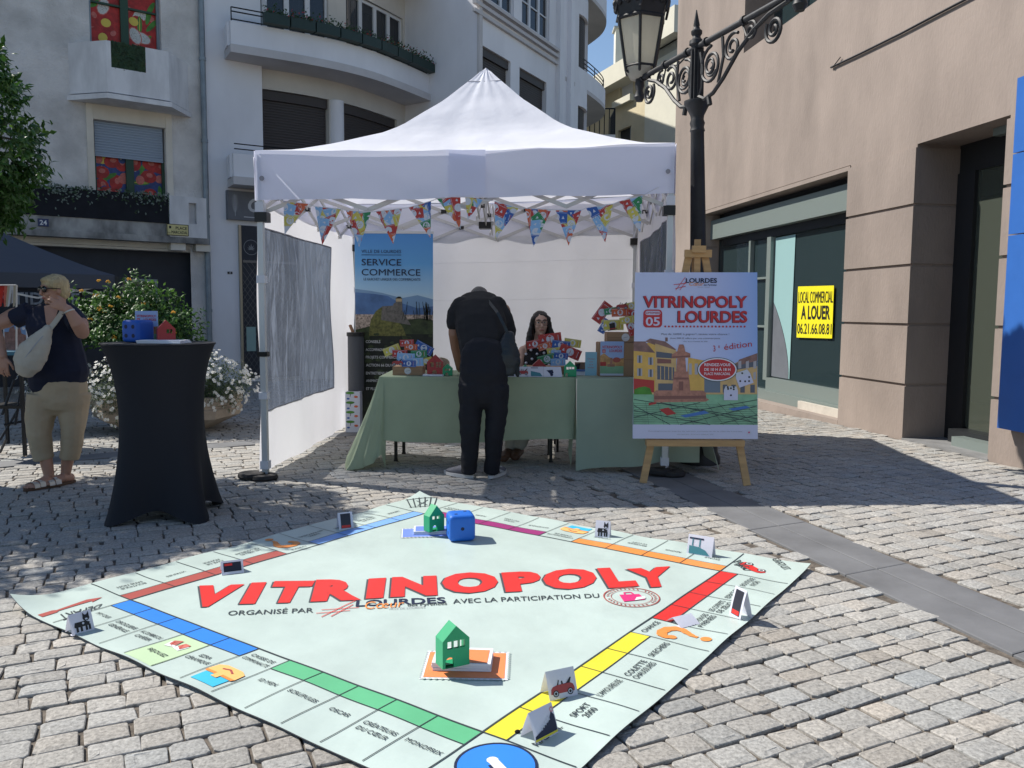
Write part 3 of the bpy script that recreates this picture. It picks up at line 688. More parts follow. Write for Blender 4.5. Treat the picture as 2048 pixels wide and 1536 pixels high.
# railing and planters
mb = MB()
S_ = [lerp(.03, sB, k/24) for k in range(25)]
for z in (zB2t+.28, zB2t+.20, zB2t+.05): mb.tube([SB.P(t, z, -.06) for t in S_], .013, m_iron, 6)
for k in range(0,25,4): mb.tube([SB.P(S_[k], zB2t, -.06), SB.P(S_[k], zB2t+.28, -.06)], .013, m_iron, 6)
for k in range(25): 
    c = SB.P(min(sB,S_[k]+.1), zB2t+.1, -.02); 
mb.build('balcony_railing', bal2); mb = MB()
for z in (zB1t+.10, zB1t+.2): mb.tube([SB.P(t, z, -.06) for t in S_[:6]], .012, m_iron, 6)
mb.build('balcony_railing', bal1)
r = random.Random(21)
for k in range(9):
    a = .62+k*(sB-1.0)/8.3; a = min(a, sB-.6); mb = MB(); SB.block(mb, a, a+.5, zB2t+.02, zB2t+.22, .02, .2, m_pot)
    pot = mb.build('balcony_planter', None, org=SB.P(a+.25, zB2t+.02, .1))
    tag(pot, '%s geranium planter from the left end of the curved balcony rail' % ['first','second','third','fourth','fifth','sixth','seventh','eighth','ninth'][k], 'planter', 'geranium planters along the balcony rail')
    mb = MB()
    for j in range(150):
        c = SB.P(a+r.uniform(0,.5), zB2t+.2+abs(r.gauss(0,.08)), .1+r.gauss(0,.07)); fl = r.random() < .13; sz = .02 if fl else .028
        u = Vector((r.gauss(0,1), r.gauss(0,1), r.gauss(0,1))).normalized()*sz; v = u.orthogonal().normalized()*sz*.8
        mb.quad(c-u, c-v, c+u, c+v, m_gerf if fl else m_gerl)
    mb.build('geranium', pot, fix=False)
# round-ended balconies beyond the flank
zzl, zzu = z_of(1130,161), z_of(1150,-30)
for zz, pxs, nm in ((zzl, ((1130,161),(1173,186),(1204,210),(1212,223),(1204,238),(1185,249),(1164,259)), 0), (zzu, ((1150,-30),(1178,0),(1200,20),(1216,50),(1214,75),(1195,105),(1168,125)), 1)):
    g = [G(px, py, zz) for px, py in pxs]
    if nm == 0: base = [(p.x,p.y) for p in g]
    else: base = [(p.x,p.y) for p in (G(px,py,zzl) for px,py in ((1130,161),(1173,186),(1204,210),(1212,223),(1204,238),(1185,249),(1164,259)))]
    bl = smooth(base, 2); ST = Strip(bl); L = ST.c[-1]
    mb = MB(); ST.block(mb, 0, L, zz+.12, zz+.62, -.12, 0, m_wallb)
    inn = [bl[-1], (bl[-1][0]-1.2, bl[-1][1]+.6), tuple(q3-f2d*.3+Vector((-.5,.2)))]
    fc = (q3.x-.4, q3.y+1.2); fan = [tuple(q3-f2d*.4)]+bl+[(bl[-1][0]-1.0, bl[-1][1]+.8)]
    for z_ in (zz, zz+.118): mb.add([(fc[0],fc[1],z_)]+[(x,y,z_) for x,y in fan], [(0,i,i+1) for i in range(1,len(fan))], m_wallc)
    mb.add([(x,y,zz) for x,y in bl]+[(x,y,zz+.118) for x,y in bl], [(i,i+1,len(bl)+i+1,len(bl)+i) for i in range(len(bl)-1)], m_warm)
    bb = mb.build('rounded_balcony', apt)
    mb = MB(); T = [L*k/22 for k in range(23)]
    for z in (.98,.86,.74): mb.tube([ST.P(t, zz+z, -.06) for t in T], .016, m_iron, 6)
    for k in range(0,23,4): mb.tube([ST.P(T[k], zz+.6, -.06), ST.P(T[k], zz+.98, -.06)], .014, m_iron, 6)
    mb.build('balcony_railing', bb)
# recess wall behind the round balconies
e4 = Yp(1168,250,q3.y+2.0); RC = smooth([tuple(q3), tuple(q3+f2d*.9+Vector((.12,-.05))), (e4.x,e4.y), (e4.x-.5,e4.y+1.6)], 2)
SR = Strip(RC); LR = SR.c[-1]; wo = (LR*.08, LR*.34)
mb = MB(); SR.wall(mb, 0, LR, HB2, HTB, m_wallb, [(wo[0],wo[1],zzl+.2,zzl+2.1,.15),(wo[0],wo[1],zzl-2.6,zzl-.5,.15)]); mb.poly([(x,y,HTB) for x,y in RC]+[(far.x,far.y+3,HTB)], m_wallb)
mb.quad((*RC[-1],HB2),(far.x,far.y+3,HB2),(far.x,far.y+3,HTB),(*RC[-1],HTB), m_wallb); mb.build('rounded_corner_wall', apt)
for z0, z1 in ((zzl+.2,zzl+2.1),(zzl-2.6,zzl-.5)):
    mb = MB(); slats(mb, SR, wo[0]+.02, wo[1]-.02, z0, z1, -.1, m_brown, .06, .01); mb.build('roller_shutter', apt)
# ground floor: shop sign and door
m_sign = mat('grey shop sign', (.13,.14,.16), .5, var=.1); m_signw = mat('sign white', (.5,.52,.55), .5)
a_, z_ = SP.at(456,438,.12); a2, z2 = SP.at(545,388,.12); mb = MB(); SP.block(mb, a_, a2+1.2, z_, z2, .004, .12, m_sign)
sgn = mb.build('shop_sign', apt); h = z2-z_; sh = SP.sheet(a_, z_, .1205, .0015)
sh.rect(.33, h*.10, 2.2, h*.13, m_signw)
sh.text('CBD', (.42, h*.32), h*.46, m_signw, 1, .03, shear=.2)
for k in range(7):
    for sg in (-1,1):
        y = h*.25+k*h*.08; L = .085-abs(k-3)*.012; sh.poly([(.15,y),(.15+sg*L*.6,y+h*.09),(.15+sg*L,y+h*.16),(.15+sg*L*.3,y+h*.07)], m_signw)
sh.line((.15,h*.12),(.15,h*.88),.008,m_signw); sh.mb.build('lettering', sgn, fix=False)
# glazed door beside the tent with a folding grille
d0, dz1 = SP.at(476,450,.02); d1 = d0+1.3; dz0 = zg(17)+.05
mb = MB(); SP.block(mb, d0, d0+.05, dz0, dz1, .004, .06, mat('brass edge', (.35,.33,.27), .35, .6)); SP.block(mb, d0+.05, d1, dz0, dz1, .002, .03, m_dark)
door = mb.build('shop_door', apt); sh = SP.sheet(d0, dz0, .034, .004); w, h = d1-d0, dz1-dz0
m_wire = mat('grille wire', (.16,.17,.18), .4, .7); m_poster = mat('pale notice', (.25,.38,.36), .6); m_leafs = mat('frosted white', (.3,.32,.34), .5)
k = 0; q = .06
for i in range(-12,26):
    x = i*.11
    for sg in (1,-1):
        p = clip([(x-.004,0),(x+.004,0),(x+sg*h*.55+.004,h*.78),(x+sg*h*.55-.004,h*.78)] if True else [], [(.07,.02),(w,.02),(w,h*.78),(.07,h*.78)])
        if p: sh.poly(p, m_wire, 1 if sg > 0 else 1.5)
sh.rect(.12, h*.18, .32, h*.34, m_poster, 2)
cx, cy = .26, h*.86; sh.ring((cx,cy), .15, .158, m_leafs, 2)
for k in range(7):
    a = PI/2+(k-3)*.52; L = .13-.018*abs(k-3); sh.poly([(cx,cy-.05),(cx+L*.5*math.cos(a+.16),cy-.05+L*.5*math.sin(a+.16)),(cx+L*math.cos(a),cy-.05+L*math.sin(a)),(cx+L*.5*math.cos(a-.16),cy-.05+L*.5*math.sin(a-.16))], m_leafs, 2)
sh.rect(.08,h*.76,w,h*.775,m_wire,3); sh.mb.build('folding_grille', door, fix=False)
a_, z_ = SP.at(455,548,.0); mb = MB(); SP.block(mb, a_, a_+.1, z_, z_+.05, .002, .012, m_black); pn = mb.build('house_number_plate', apt)
sh = SP.sheet(a_, z_, .0125, .001); sh.text('22', (.05,.012), .028, m_white, 1, .02, align='c'); sh.mb.build('digits', pn, fix=False)
# ---------------------------------------------------------------- right building
SR_ = Strip([tuple((W0+WD*6.45).xy), tuple((W0-WD*6.5).xy)])
mr = mat('dusty pink render', (.275,.226,.196), .92, var=.22, scale=1.1, bump=.4, bscale=38, detail=8, stretch=(1,1,.45))
m_reveal = mat('dark recess', (.05,.045,.045), .8)
m_alu = mat('grey green aluminium', (.22,.26,.245), .4, .3); m_frame = mat('dark window frame', (.025,.027,.03), .4, .2)
m_glassd = glass('shop glass', (.03,.05,.055), .30, .02, .15, 1.5, None, .03); m_mint = mat('mint film', (.27,.43,.43), .35); m_yp = mat('yellow placard', (.75,.66,.02), .4); m_stone2 = mat('pale stone sill', (.5,.46,.4), .7, var=.15, scale=5)
rb_ = thing('corner_building', 'pinkish rendered building with empty shop windows under a blank upper wall', 'building', (W0.x+.5, W0.y, 0))
def X(px, py, d=0): return SR_.at(px, py, d)
zsof = 2.92; sP0, sP1 = X(1690,600)[0], X(1820,600)[0]; sWin0 = X(1402,600)[0]; sD_0, sD_1 = sP1, X(2000,600)[0]
LR_ = SR_.c[-1]
def pxof(p): q = Vector(p)-CP; return 1024+F_PX*q.dot(CR)/q.dot(CF)
def depth_for(s_, px):
    lo, hi = 0, 2.5
    for _ in range(40):
        m = (lo+hi)/2
        if pxof(SR_.P(s_, 1.2, -m)) < px: lo = m
        else: hi = m
    return lo
DWv = depth_for(sWin0, 1432); DDv = depth_for(sP1, 1902)
uz0 = X(1560,50)[1]; us0 = X(1489,50)[0]; us1 = X(1645,0)[0]; uz0 = 5.02
mb = MB(); SR_.wall(mb, 0, LR_, zsof, 6.9, mr, [(us0,us1,uz0,6.6,.5)])
SR_.wall(mb, 0, LR_, -.4, zsof, mr, [(sWin0,sP0,-.4,zsof,DWv+.2),(sP1,sD_1,-.4,zsof,DDv+.2)])
mb.quad(SR_.P(0,-.4), SR_.P(0,6.9), SR_.P(0,6.9,-7), SR_.P(0,-.4,-7), mr); mb.quad(SR_.P(0,6.9), SR_.P(LR_,6.9), SR_.P(LR_,6.9,-7), SR_.P(0,6.9,-7), mr)
mb.quad(SR_.P(LR_,-.4), SR_.P(LR_,6.9), SR_.P(LR_,6.9,-7), SR_.P(LR_,-.4,-7), mr); mb.quad(SR_.P(0,-.4,-7), SR_.P(LR_,-.4,-7), SR_.P(LR_,6.9,-7), SR_.P(0,6.9,-7), mr)
mb.build('wall', rb_)
# rusticated blocks of the ground-floor piers
mb = MB(); jz = [0.0, .547, 1.153, 1.744, 2.332, 2.90]
for (a, b, dep) in ((sP0,sP1,DDv),(sD_1,sD_1+.9,.4),(sWin0-.55,sWin0,DWv)):
    mb = MB()
    for z0, z1 in zip(jz, jz[1:]):
        q = .014; SR_.block(mb, a-.012, b+.012, z0+(q if z0 > 0 else -.3), z1-q, -dep, .022, mr)
    mb.build('rusticated_pier', rb_)
mb = MB(); SR_.block(mb, sWin0-.02, sP0+.01, zsof-.06, zsof-.01, -DWv-.1, .012, mr); mb.build('soffit', rb_)
# shop window
wi = MB(); DW = -DWv
za, zb_ = X(1500,470,DW)[1], X(1500,440,DW)[1]
zband0 = X(1600,442,DW+.1)[1]; zband1 = X(1600,395,DW+.1)[1]
SR_.block(wi, sWin0+.01, sP0, zband0, zband1, DW, DW+.14, m_alu)
SR_.block(wi, sWin0+.28, sP0, zsof-.14, zsof-.062, DW-.05, DW+.03, m_frame); SR_.block(wi, sWin0+.28, sP0, zband1+.002, zband1+.06, DW-.05, DW+.03, m_frame)
for px in (1548,1425): t = X(px,420,DW)[0]; SR_.block(wi, t-.04, t+.04, zband1+.06, zsof-.14, DW-.05, DW+.02, m_frame)
SR_.block(wi, sWin0+.25, sP0, zband0-.12, zband0-.002, DW-.05, DW+.02, m_frame)
fl = [X(1505,600,DW)[0], X(1540,600,DW)[0], X(1548,600,DW)[0]]
SR_.block(wi, fl[1]-.05, fl[1]+.07, .30, zband0-.12, DW-.05, DW+.05, m_alu); SR_.block(wi, fl[0]-.1, fl[0]-.04, .0, zband0-.12, DW-.05, DW+.04, m_alu)
SR_.block(wi, sP0-.12, sP0-.002, .28, zband0-.12, DW-.05, DW+.03, m_shutb); SR_.block(wi, fl[1]+.07, sP0-.002, .16, .34, DW-.05, DW+.06, m_alu); SR_.block(wi, fl[0]-.04, sP0-.002, -.3, .158, DW-.08, DW+.10, m_alu)
for z in (1.05,1.75): SR_.block(wi, fl[0]-.04, fl[1]-.05, z, z+.03, DW-.02, DW+.02, m_alu)
win = wi.build('shop_window', rb_)
mb = MB(); SR_.wall(mb, sWin0, sP0-.05, .1, zsof-.06, m_glassd, d=DW-.02); mb.build('pane', win, fix=False)
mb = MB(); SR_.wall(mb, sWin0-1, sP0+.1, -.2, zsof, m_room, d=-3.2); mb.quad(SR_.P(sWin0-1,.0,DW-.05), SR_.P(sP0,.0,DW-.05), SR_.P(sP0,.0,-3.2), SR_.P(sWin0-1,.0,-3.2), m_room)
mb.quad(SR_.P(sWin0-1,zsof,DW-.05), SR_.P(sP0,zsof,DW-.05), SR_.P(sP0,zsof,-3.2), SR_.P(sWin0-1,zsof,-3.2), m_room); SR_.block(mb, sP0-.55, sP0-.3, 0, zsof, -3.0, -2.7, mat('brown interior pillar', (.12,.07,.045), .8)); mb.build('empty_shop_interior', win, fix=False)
sh = SR_.sheet(0, 0, DW-.012, .003); f = lambda px, py: X(px, py, DW)
t0_, t1_ = fl[1]+.09, X(1585,600,DW)[0]; ztop = zband0-.14
n = 14; cv = [(lerp(t0_,t1_-.05,math.sin(k/n*PI/2)**.9), lerp(1.42,.36,k/n)) for k in range(n+1)]
sh.poly([(t0_,ztop),(t0_,1.42)]+cv[1:]+[(t1_-.03,.36),(t1_,ztop)], m_mint, 1); sh.poly([(t0_,.36)]+[(u-.012,v) for u, v in cv[::-1]], m_sign, 1); sh.mb.build('window_film', win, fix=False)
# placard
q = [f(1597,573), f(1669,571), f(1665,677), f(1594,675)]; mb = MB(); base = SR_.sheet(0,0,DW+.004,.003)
base.poly([q[3],q[2],q[1],q[0]], m_yp, 1)
def tq(txt, v0, v1, bold, in0=.0, in1=1.0):
    f2 = lambda a, b: tuple(lerp(lerp(q[3][i],q[2][i],a), lerp(q[0][i],q[1][i],a), b) for i in (0,1))
    base.tquad(txt, f2(in0,v0), f2(in1,v0), f2(in0,v1), f2(in1,v1), m_black, 2, bold)
tq('LOCAL COMMERCIAL', .68, .90, .005, .03, .99); tq('A LOUER', .37, .62, .03, .12, .93); tq('06.21.66.08.81', .08, .28, .01, .02, .98)
o = base.mb.build('rental_placard', None, org=SR_.P(q[3][0],q[3][1],DW), fix=False); tag(o, 'yellow to-let placard with a phone number stuck on the shop window', 'placard')
mb = MB(); SR_.block(mb, X(1580,830)[0], sP0-.02, -.1, .13, DW+.12, -.1, m_stone2); SR_.block(mb, sWin0, sP0-.02, -.2, .03, DW+.11, .02, mr); mb.build('stone_sill', rb_)
# doorway recess
mb = MB(); DD = -DDv; SR_.block(mb, sP1+.003, sD_1-.003, zsof-.28, zsof-.003, DD-.06, DD, m_frame); SR_.block(mb, sP1+.014, sP1+.26, -.1, zsof-.28, DD-.06, DD+.02, m_frame)
SR_.block(mb, sP1+.26, sD_1, -.1, .14, DD-.06, DD+.16, m_frame); SR_.block(mb, sP1+.5, sD_1-.003, -.05, .1, DD+.17, DD+.3, m_alu)
dr = mb.build('glazed_door', rb_)
m_glassg = glass('doorway glass', (.13,.15,.12), .55, .03)
mb = MB(); SR_.wall(mb, sP1+.26, sD_1, .14, zsof-.28, m_glassg, d=DD-.02); mb.build('pane', dr, fix=False)
mb = MB(); SR_.wall(mb, sP1-.3, sD_1+.6, -.1, zsof, mat('olive interior wall', (.55,.57,.45), .9), d=DD-1.4); SR_.block(mb, sP1+.9, sD_1, 0, .5, -1.9, -1.5, m_sign); mb.build('lobby_wall', dr, fix=False)
mb = MB(); SR_.block(mb, sP1+.013, sD_1-.003, -.3, .012, DD-.05, .03, mat('grey threshold', (.2,.2,.2), .8, var=.2, scale=5)); mb.build('threshold', rb_)
mb = MB(); SR_.block(mb, sP1+.75, sP1+.95, zsof-.07, zsof-.003, -.3, -.22, m_alu); mb.build('ceiling_lamp', rb_)
mb = MB(); SR_.wall(mb, us0, us1, uz0, 6.6, m_glassd, d=-.45); SR_.block(mb, us0+.9, us0+1.0, uz0, 6.6, -.46, -.38, m_pipe); SR_.block(mb, us0, us1, uz0, uz0+.06, -.46, -.36, m_frame); mb.build('upper_window', rb_, fix=False)
mb = MB(); c = [X(1662,135,.02), X(1720,107.5,.02), X(1803,66.5,.02), X(1866,33,.02), X(1929,0,.02), X(2000,-38,.02)]
mb.tube([SR_.P(a,z,.02) for a, z in c], .012, m_black, 6); a, z = c[0]; mb.tube([SR_.P(a,z,.02), SR_.P(a+.05,z-.015,.03), SR_.P(a+.2,z+.06,.02)], .006, m_black, 5)
o = mb.build('wall_cable', None, org=SR_.P(c[2][0],c[2][1],0)); tag(o, 'black cable stapled across the blank pink wall', 'cable')
# blue panel on the near edge
a_, z_ = X(2037,140,.1); mb = MB(); a0_ = X(2020,500,.1)[0]+.02
m_bluep = mat('blue enamel panel', (.035,.13,.42), .3, var=.05)
for z0, z1 in ((-.0,1.9),(1.91,2.55),(2.56,3.15)): SR_.block(mb, a0_, a0_+1.6, .32 if z0 < .1 else z0, z1, .05, .14, m_bluep)
pb = mb.build('blue_panel', None, org=SR_.P(a0_,.32,.1)); tag(pb, 'tall blue enamel panel fixed to the pink wall at the right edge', 'panel')
mb = MB(); zt = X(2040,145,.05)[1]; SR_.block(mb, a0_-.03, a0_+.25, zt-.09, zt+.02, .024, .045, m_yel); o = mb.build('house_number_plate', rb_)
sh = SR_.sheet(a0_-.03, zt-.09, .0455, .001); sh.text('26', (.03,.02), .07, m_black, 1, .02); sh.mb.build('digits', o, fix=False)
# ---------------------------------------------------------------- houses up the alley
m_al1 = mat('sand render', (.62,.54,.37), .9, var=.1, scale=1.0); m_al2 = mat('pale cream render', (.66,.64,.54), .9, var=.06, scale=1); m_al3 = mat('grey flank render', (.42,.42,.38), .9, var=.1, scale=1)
cN = Vector((6.36,33.0)); dN = Vector((math.sin(R_(-20)), math.cos(R_(-20))))
SN = Strip([tuple(cN+dN*14), tuple(cN)]); LN = SN.c[-1]
def Nx(px, py, d=0): return SN.at(px, py, d)
ztr = Nx(1259,127)[1]; sseam = Nx(1289,250)[0]; alley = thing('alley_house', 'sunlit sand coloured house with a projecting cream eave at the end of the alley', 'house', (cN.x, cN.y, zg(23)))
mb = MB(); w0_, w1_ = Nx(1239,190), Nx(1266,158); n0, n1 = Nx(1236,268), Nx(1262,252)
zwb = Nx(1240,200)[1]; zwt = Nx(1240,170)[1]; zn1 = Nx(1236,262)[1]
op = [(w0_[0],w1_[0],zwb,zwt+.15,.2),(n0[0],n1[0],zn1-2,zn1,.2)]
SN.wall(mb, 0, sseam, -1, ztr-.5, m_al1, op); SN.wall(mb, sseam, LN, -1, ztr-.5, m_al2)
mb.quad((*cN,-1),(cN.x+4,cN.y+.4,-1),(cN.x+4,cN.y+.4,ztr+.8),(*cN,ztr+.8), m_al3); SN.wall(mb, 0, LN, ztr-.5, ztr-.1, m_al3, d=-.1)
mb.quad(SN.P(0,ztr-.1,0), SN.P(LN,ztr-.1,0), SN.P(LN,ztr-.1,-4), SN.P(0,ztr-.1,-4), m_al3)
SN.wall(mb, 0, LN, -1, ztr, m_al3, d=-6); b5 = Vector((*cN,0))+Vector((.4,.16,0)); mb.build('wall', alley)
mb = MB(); SN.block(mb, 0, Nx(1285,120)[0], ztr-.8, ztr, -.3, .6, m_al2); SN.block(mb, Nx(1300,100)[0], LN+.5, ztr-.1, ztr+.9, -.6, .5, m_al2); mb.build('eave', alley)
mb = MB(); SN.block(mb, w0_[0], w1_[0], zwb, zwt+.14, -.16, -.12, m_pvc); SN.block(mb, w0_[0]-.3, w1_[0]+.15, zwb-.32, zwb-.05, .002, .22, m_al2); mb.build('window', alley)
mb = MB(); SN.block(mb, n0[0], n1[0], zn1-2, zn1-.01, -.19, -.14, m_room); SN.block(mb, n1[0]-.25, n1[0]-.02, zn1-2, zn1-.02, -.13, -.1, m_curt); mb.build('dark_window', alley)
def chimney(px0, px1, pyt, pyb, y, m, label):
    a, b = Yp(px0, pyb, y), Yp(px1, pyt, y); w = b.x-a.x; mb = MB(); mb.box(((a.x+b.x)/2, y+w*.5, (a.z-2+b.z)/2), (w, w, b.z-a.z+2), m); mb.box(((a.x+b.x)/2, y+w*.5, b.z+.05), (w*1.25, w*1.25, .1), m_al3)
    mb.lathe([(w*.28,b.z+.1),(w*.26,b.z+.4),(w*.36,b.z+.44),(w*.36,b.z+.5),(w*.26,b.z+.52),(w*.36,b.z+.6),(w*.36,b.z+.66),(w*.2,b.z+.7)], ((a.x+b.x)/2, y+w*.5, 0), m_black, 14)
    o = mb.build('chimney', None, org=((a.x+b.x)/2, y, a.z)); tag(o, label, 'chimney')
chimney(1230,1262,57,160,42,m_al2,'tall pale chimney with a black pot behind the street lantern')
chimney(1355,1372,72,90,36,m_al2,'short chimney with a black pot close to the pink building')
mb = MB(); a = Yp(1342,78,35); mb.tube([a-Vector((0,0,.5)), a+Vector((0,0,.2))], .02, m_iron, 5)
for k in range(4): mb.tube([a+Vector((-.25,0,.2-k*.07)), a+Vector((.25,.1,.16-k*.07))], .012, m_iron, 4)
o = mb.build('roof_antenna', None, org=a); tag(o, 'thin television antenna on the far roof', 'antenna')
# far balcony with bars and a shaded house behind it
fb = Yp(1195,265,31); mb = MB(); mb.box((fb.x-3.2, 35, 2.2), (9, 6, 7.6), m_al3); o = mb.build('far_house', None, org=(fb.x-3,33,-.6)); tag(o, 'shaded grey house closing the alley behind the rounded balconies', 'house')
mb = MB(); mb.box((fb.x-.6, 31.3, fb.z-.35), (2.4,1.6,.35), m_whitec); fbo = mb.build('alley_balcony', None, org=(fb.x-.6,31.3,fb.z-.5)); tag(fbo, 'small concrete balcony with upright bars seen past the rounded balconies', 'balcony')
mb = MB(); 
for k in range(14): x = fb.x-1.75+k*.177; mb.tube([(x,30.55,fb.z-.2),(x,30.55,fb.z+.75)], .02, m_iron, 5)
for k in range(8): mb.tube([(fb.x+.58,30.55+k*.2,fb.z-.2),(fb.x+.58,30.55+k*.2,fb.z+.75)], .02, m_iron, 5)
mb.tube([(fb.x-1.75,30.55,fb.z+.75),(fb.x+.58,30.55,fb.z+.75),(fb.x+.58,32,fb.z+.75)], .025, m_iron, 5); mb.build('balcony_railing', fbo)

mb = MB(); mb.box((-3.2,36,7.2), (7.4,15,15.6), m_wallc); o = mb.build('added_rear_house', None, org=(-3.2,36,-.6)); tag(o, 'unseen tall beige house added behind the apartment building to shade the alley', 'house')  # unseen house, added so its shadow falls across the alley house
# ================================================================== WHITE TENT
TA = -.0521; tca, tsa = math.cos(TA), math.sin(TA); TX, TY, TH = -1.867, 6.087, 2.407; TS = 3.0
TC = [Vector((-1.867,6.087)), Vector((1.21,6.32)), Vector((1.36,9.15)), Vector((-1.72,9.08))]
def T(x, y, z=0.0):
    u, v = x/3, y/3; p = TC[0].lerp(TC[1],u).lerp(TC[3].lerp(TC[2],u), v); return Vector((p.x, p.y, z*(1+.05*max(0,min(1,u)))))
def canvas(name, col, trans, bump=.35, bscale=5.0, stretch=None, rough=.75, bdist=.03):
    return mat(name, col, rough, trans=trans, bump=bump, bscale=bscale, spec=.3, stretch=stretch, bdist=bdist)
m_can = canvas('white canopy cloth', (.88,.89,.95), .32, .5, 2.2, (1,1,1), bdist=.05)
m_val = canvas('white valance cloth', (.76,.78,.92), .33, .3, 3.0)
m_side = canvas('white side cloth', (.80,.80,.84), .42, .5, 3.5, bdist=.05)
m_leg = mat('white powder coated steel', (.55,.57,.58), .4, .3); m_plas = mat('white plastic collar', (.62,.63,.68), .45); m_blkp = mat('black plastic joint', (.012,.012,.012), .4)
m_seam = mat('grey seam', (.28,.28,.32), .8); m_trus = mat('light aluminium truss', (.58,.57,.56), .45, .25)
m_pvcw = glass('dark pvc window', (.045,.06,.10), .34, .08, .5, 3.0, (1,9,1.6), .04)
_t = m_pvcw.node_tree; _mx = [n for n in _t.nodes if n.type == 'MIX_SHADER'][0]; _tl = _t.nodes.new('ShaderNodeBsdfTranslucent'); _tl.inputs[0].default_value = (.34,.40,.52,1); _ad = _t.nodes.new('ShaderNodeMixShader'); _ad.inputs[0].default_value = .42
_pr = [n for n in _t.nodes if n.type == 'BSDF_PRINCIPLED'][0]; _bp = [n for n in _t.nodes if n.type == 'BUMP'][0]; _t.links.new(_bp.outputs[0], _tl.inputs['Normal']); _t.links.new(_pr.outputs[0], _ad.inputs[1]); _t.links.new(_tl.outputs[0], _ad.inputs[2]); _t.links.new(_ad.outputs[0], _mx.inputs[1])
_tc_ = _t.nodes.new('ShaderNodeTexCoord'); _mp = _t.nodes.new('ShaderNodeMapping'); _mp.inputs['Rotation'].default_value = (R_(-24),0,0); _mp.inputs['Scale'].default_value = (3,11,1.0)  # painted pale streaks stand for sunlight caught in the creased PVC
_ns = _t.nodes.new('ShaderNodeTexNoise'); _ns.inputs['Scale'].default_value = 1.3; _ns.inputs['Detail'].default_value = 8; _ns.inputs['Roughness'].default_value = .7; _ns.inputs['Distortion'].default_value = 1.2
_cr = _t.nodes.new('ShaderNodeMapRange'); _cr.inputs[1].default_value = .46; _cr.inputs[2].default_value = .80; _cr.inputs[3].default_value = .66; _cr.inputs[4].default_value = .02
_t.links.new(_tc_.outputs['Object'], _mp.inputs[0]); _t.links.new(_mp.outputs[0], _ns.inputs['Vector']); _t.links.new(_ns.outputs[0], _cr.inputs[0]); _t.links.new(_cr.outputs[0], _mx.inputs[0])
tent = thing('pop_up_tent', 'white pop-up canopy tent with peaked roof and side walls with dark windows', 'tent', T(1.5,1.5))
hp = [(0,2.407),(.14,2.452),(.29,2.545),(.41,2.635),(.5,2.70),(.58,2.785),(.68,2.93),(.78,3.07),(.86,3.21),(.93,3.33),(.965,3.395),(.985,3.43),(1,3.44)]
hp = [(t, 2.407+(z-2.407)*.915) for t, z in hp]
def hz(t):
    for (a, za), (b, zb) in zip(hp, hp[1:]):
        if t <= b: return lerp(za, zb, (t-a)/(b-a))
    return hp[-1][1]
mb = MB(); N1, N2 = 28, 30; ctr = (1.5,1.5)
cor = [(0,0),(3,0),(3,3),(0,3)]; r = random.Random(4)
for k in range(4):
    c0, c1 = cor[k], cor[(k+1)%4]; vs = []
    for i in range(N1+1):
        t = (i/N1)**.92
        for j in range(N2+1):
            q = j/N2; x = lerp(lerp(c0[0],c1[0],q), 1.5, t); y = lerp(lerp(c0[1],c1[1],q), 1.5, t)
            e = math.sin(PI*q); sag = -.055*e*math.sin(PI*min(1,t*1.4))*(1-t) - .02*e*(1-t)
            w = .008*math.sin(q*23+k*2+5*t)*(1-t)*e + .006*math.sin(q*9+3*t)*e + (.012*math.sin(q*PI*11+k)*max(0,t-.55)*e)
            if t < .06: sag -= .012*abs(math.sin(q*14+k))*e
            vs.append(T(x, y, hz(t)+sag+w))
    mb.add(vs, [(i*(N2+1)+j, i*(N2+1)+j+1, (i+1)*(N2+1)+j+1, (i+1)*(N2+1)+j) for i in range(N1) for j in range(N2)], m_can)
bm_roof = mb.build('canopy_roof', tent, smooth=True)
# seam ring under the peak
mb = MB()
for k in range(4):
    c0, c1 = cor[k], cor[(k+1)%4]; t = .905
    mb.tube([T(lerp(lerp(c0[0],c1[0],q/6),1.5,t), lerp(lerp(c0[1],c1[1],q/6),1.5,t), hz(t)+.001-.004*math.sin(PI*q/6)) for q in range(7)], .003, m_seam, 5)
mb.build('peak_seam', tent)
VH = .355
def valance(c0, c1, out, seed, droop):
    mb = MB(); n, m_ = 40, 8; vs = []; r = random.Random(seed); ph = [r.uniform(0,6) for _ in range(4)]
    for j in range(m_+1):
        v = j/m_
        for i in range(n+1):
            q = i/n; x, y = lerp(c0[0],c1[0],q), lerp(c0[1],c1[1],q); e = math.sin(PI*q)
            w = (.012*math.sin(q*9+ph[0])+.008*math.sin(q*21+ph[1]))*v*e+.012*e*math.sin(v*3+q*6)
            top = hz(0)-.002-.02*e-.012*abs(math.sin(q*14+seed))*e
            vs.append(T(x+out[0]*(.012+w), y+out[1]*(.012+w), top-v*(VH+droop*e)+.004*math.sin(q*13)*v))
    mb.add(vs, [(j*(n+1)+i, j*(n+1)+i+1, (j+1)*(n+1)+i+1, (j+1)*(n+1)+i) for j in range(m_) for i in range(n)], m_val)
    return mb.build('valance', tent, smooth=True)
vals = [valance(cor[0],cor[1],(0,-1),0,-.02), valance(cor[1],cor[2],(1,0),1,0), valance(cor[2],cor[3],(0,1),2,0), valance(cor[3],cor[0],(-1,0),3,0)]
mb = MB()
for x in (.05,2.95): mb.lathe([(.011,0),(.018,0),(.018,.004),(.011,.004)], T(x,-.03,hz(0)-.205), m_seam, 12, Matrix.Rotation(R_(90),3,'X'))
mb.build('eyelet', vals[0])
mb = MB(); vs = []
for j in range(7):
    for i in range(5): vs.append(T(1.36+.26*i/4, -.028-.004*math.sin(j), hz(0)-.03-.325*j/6))
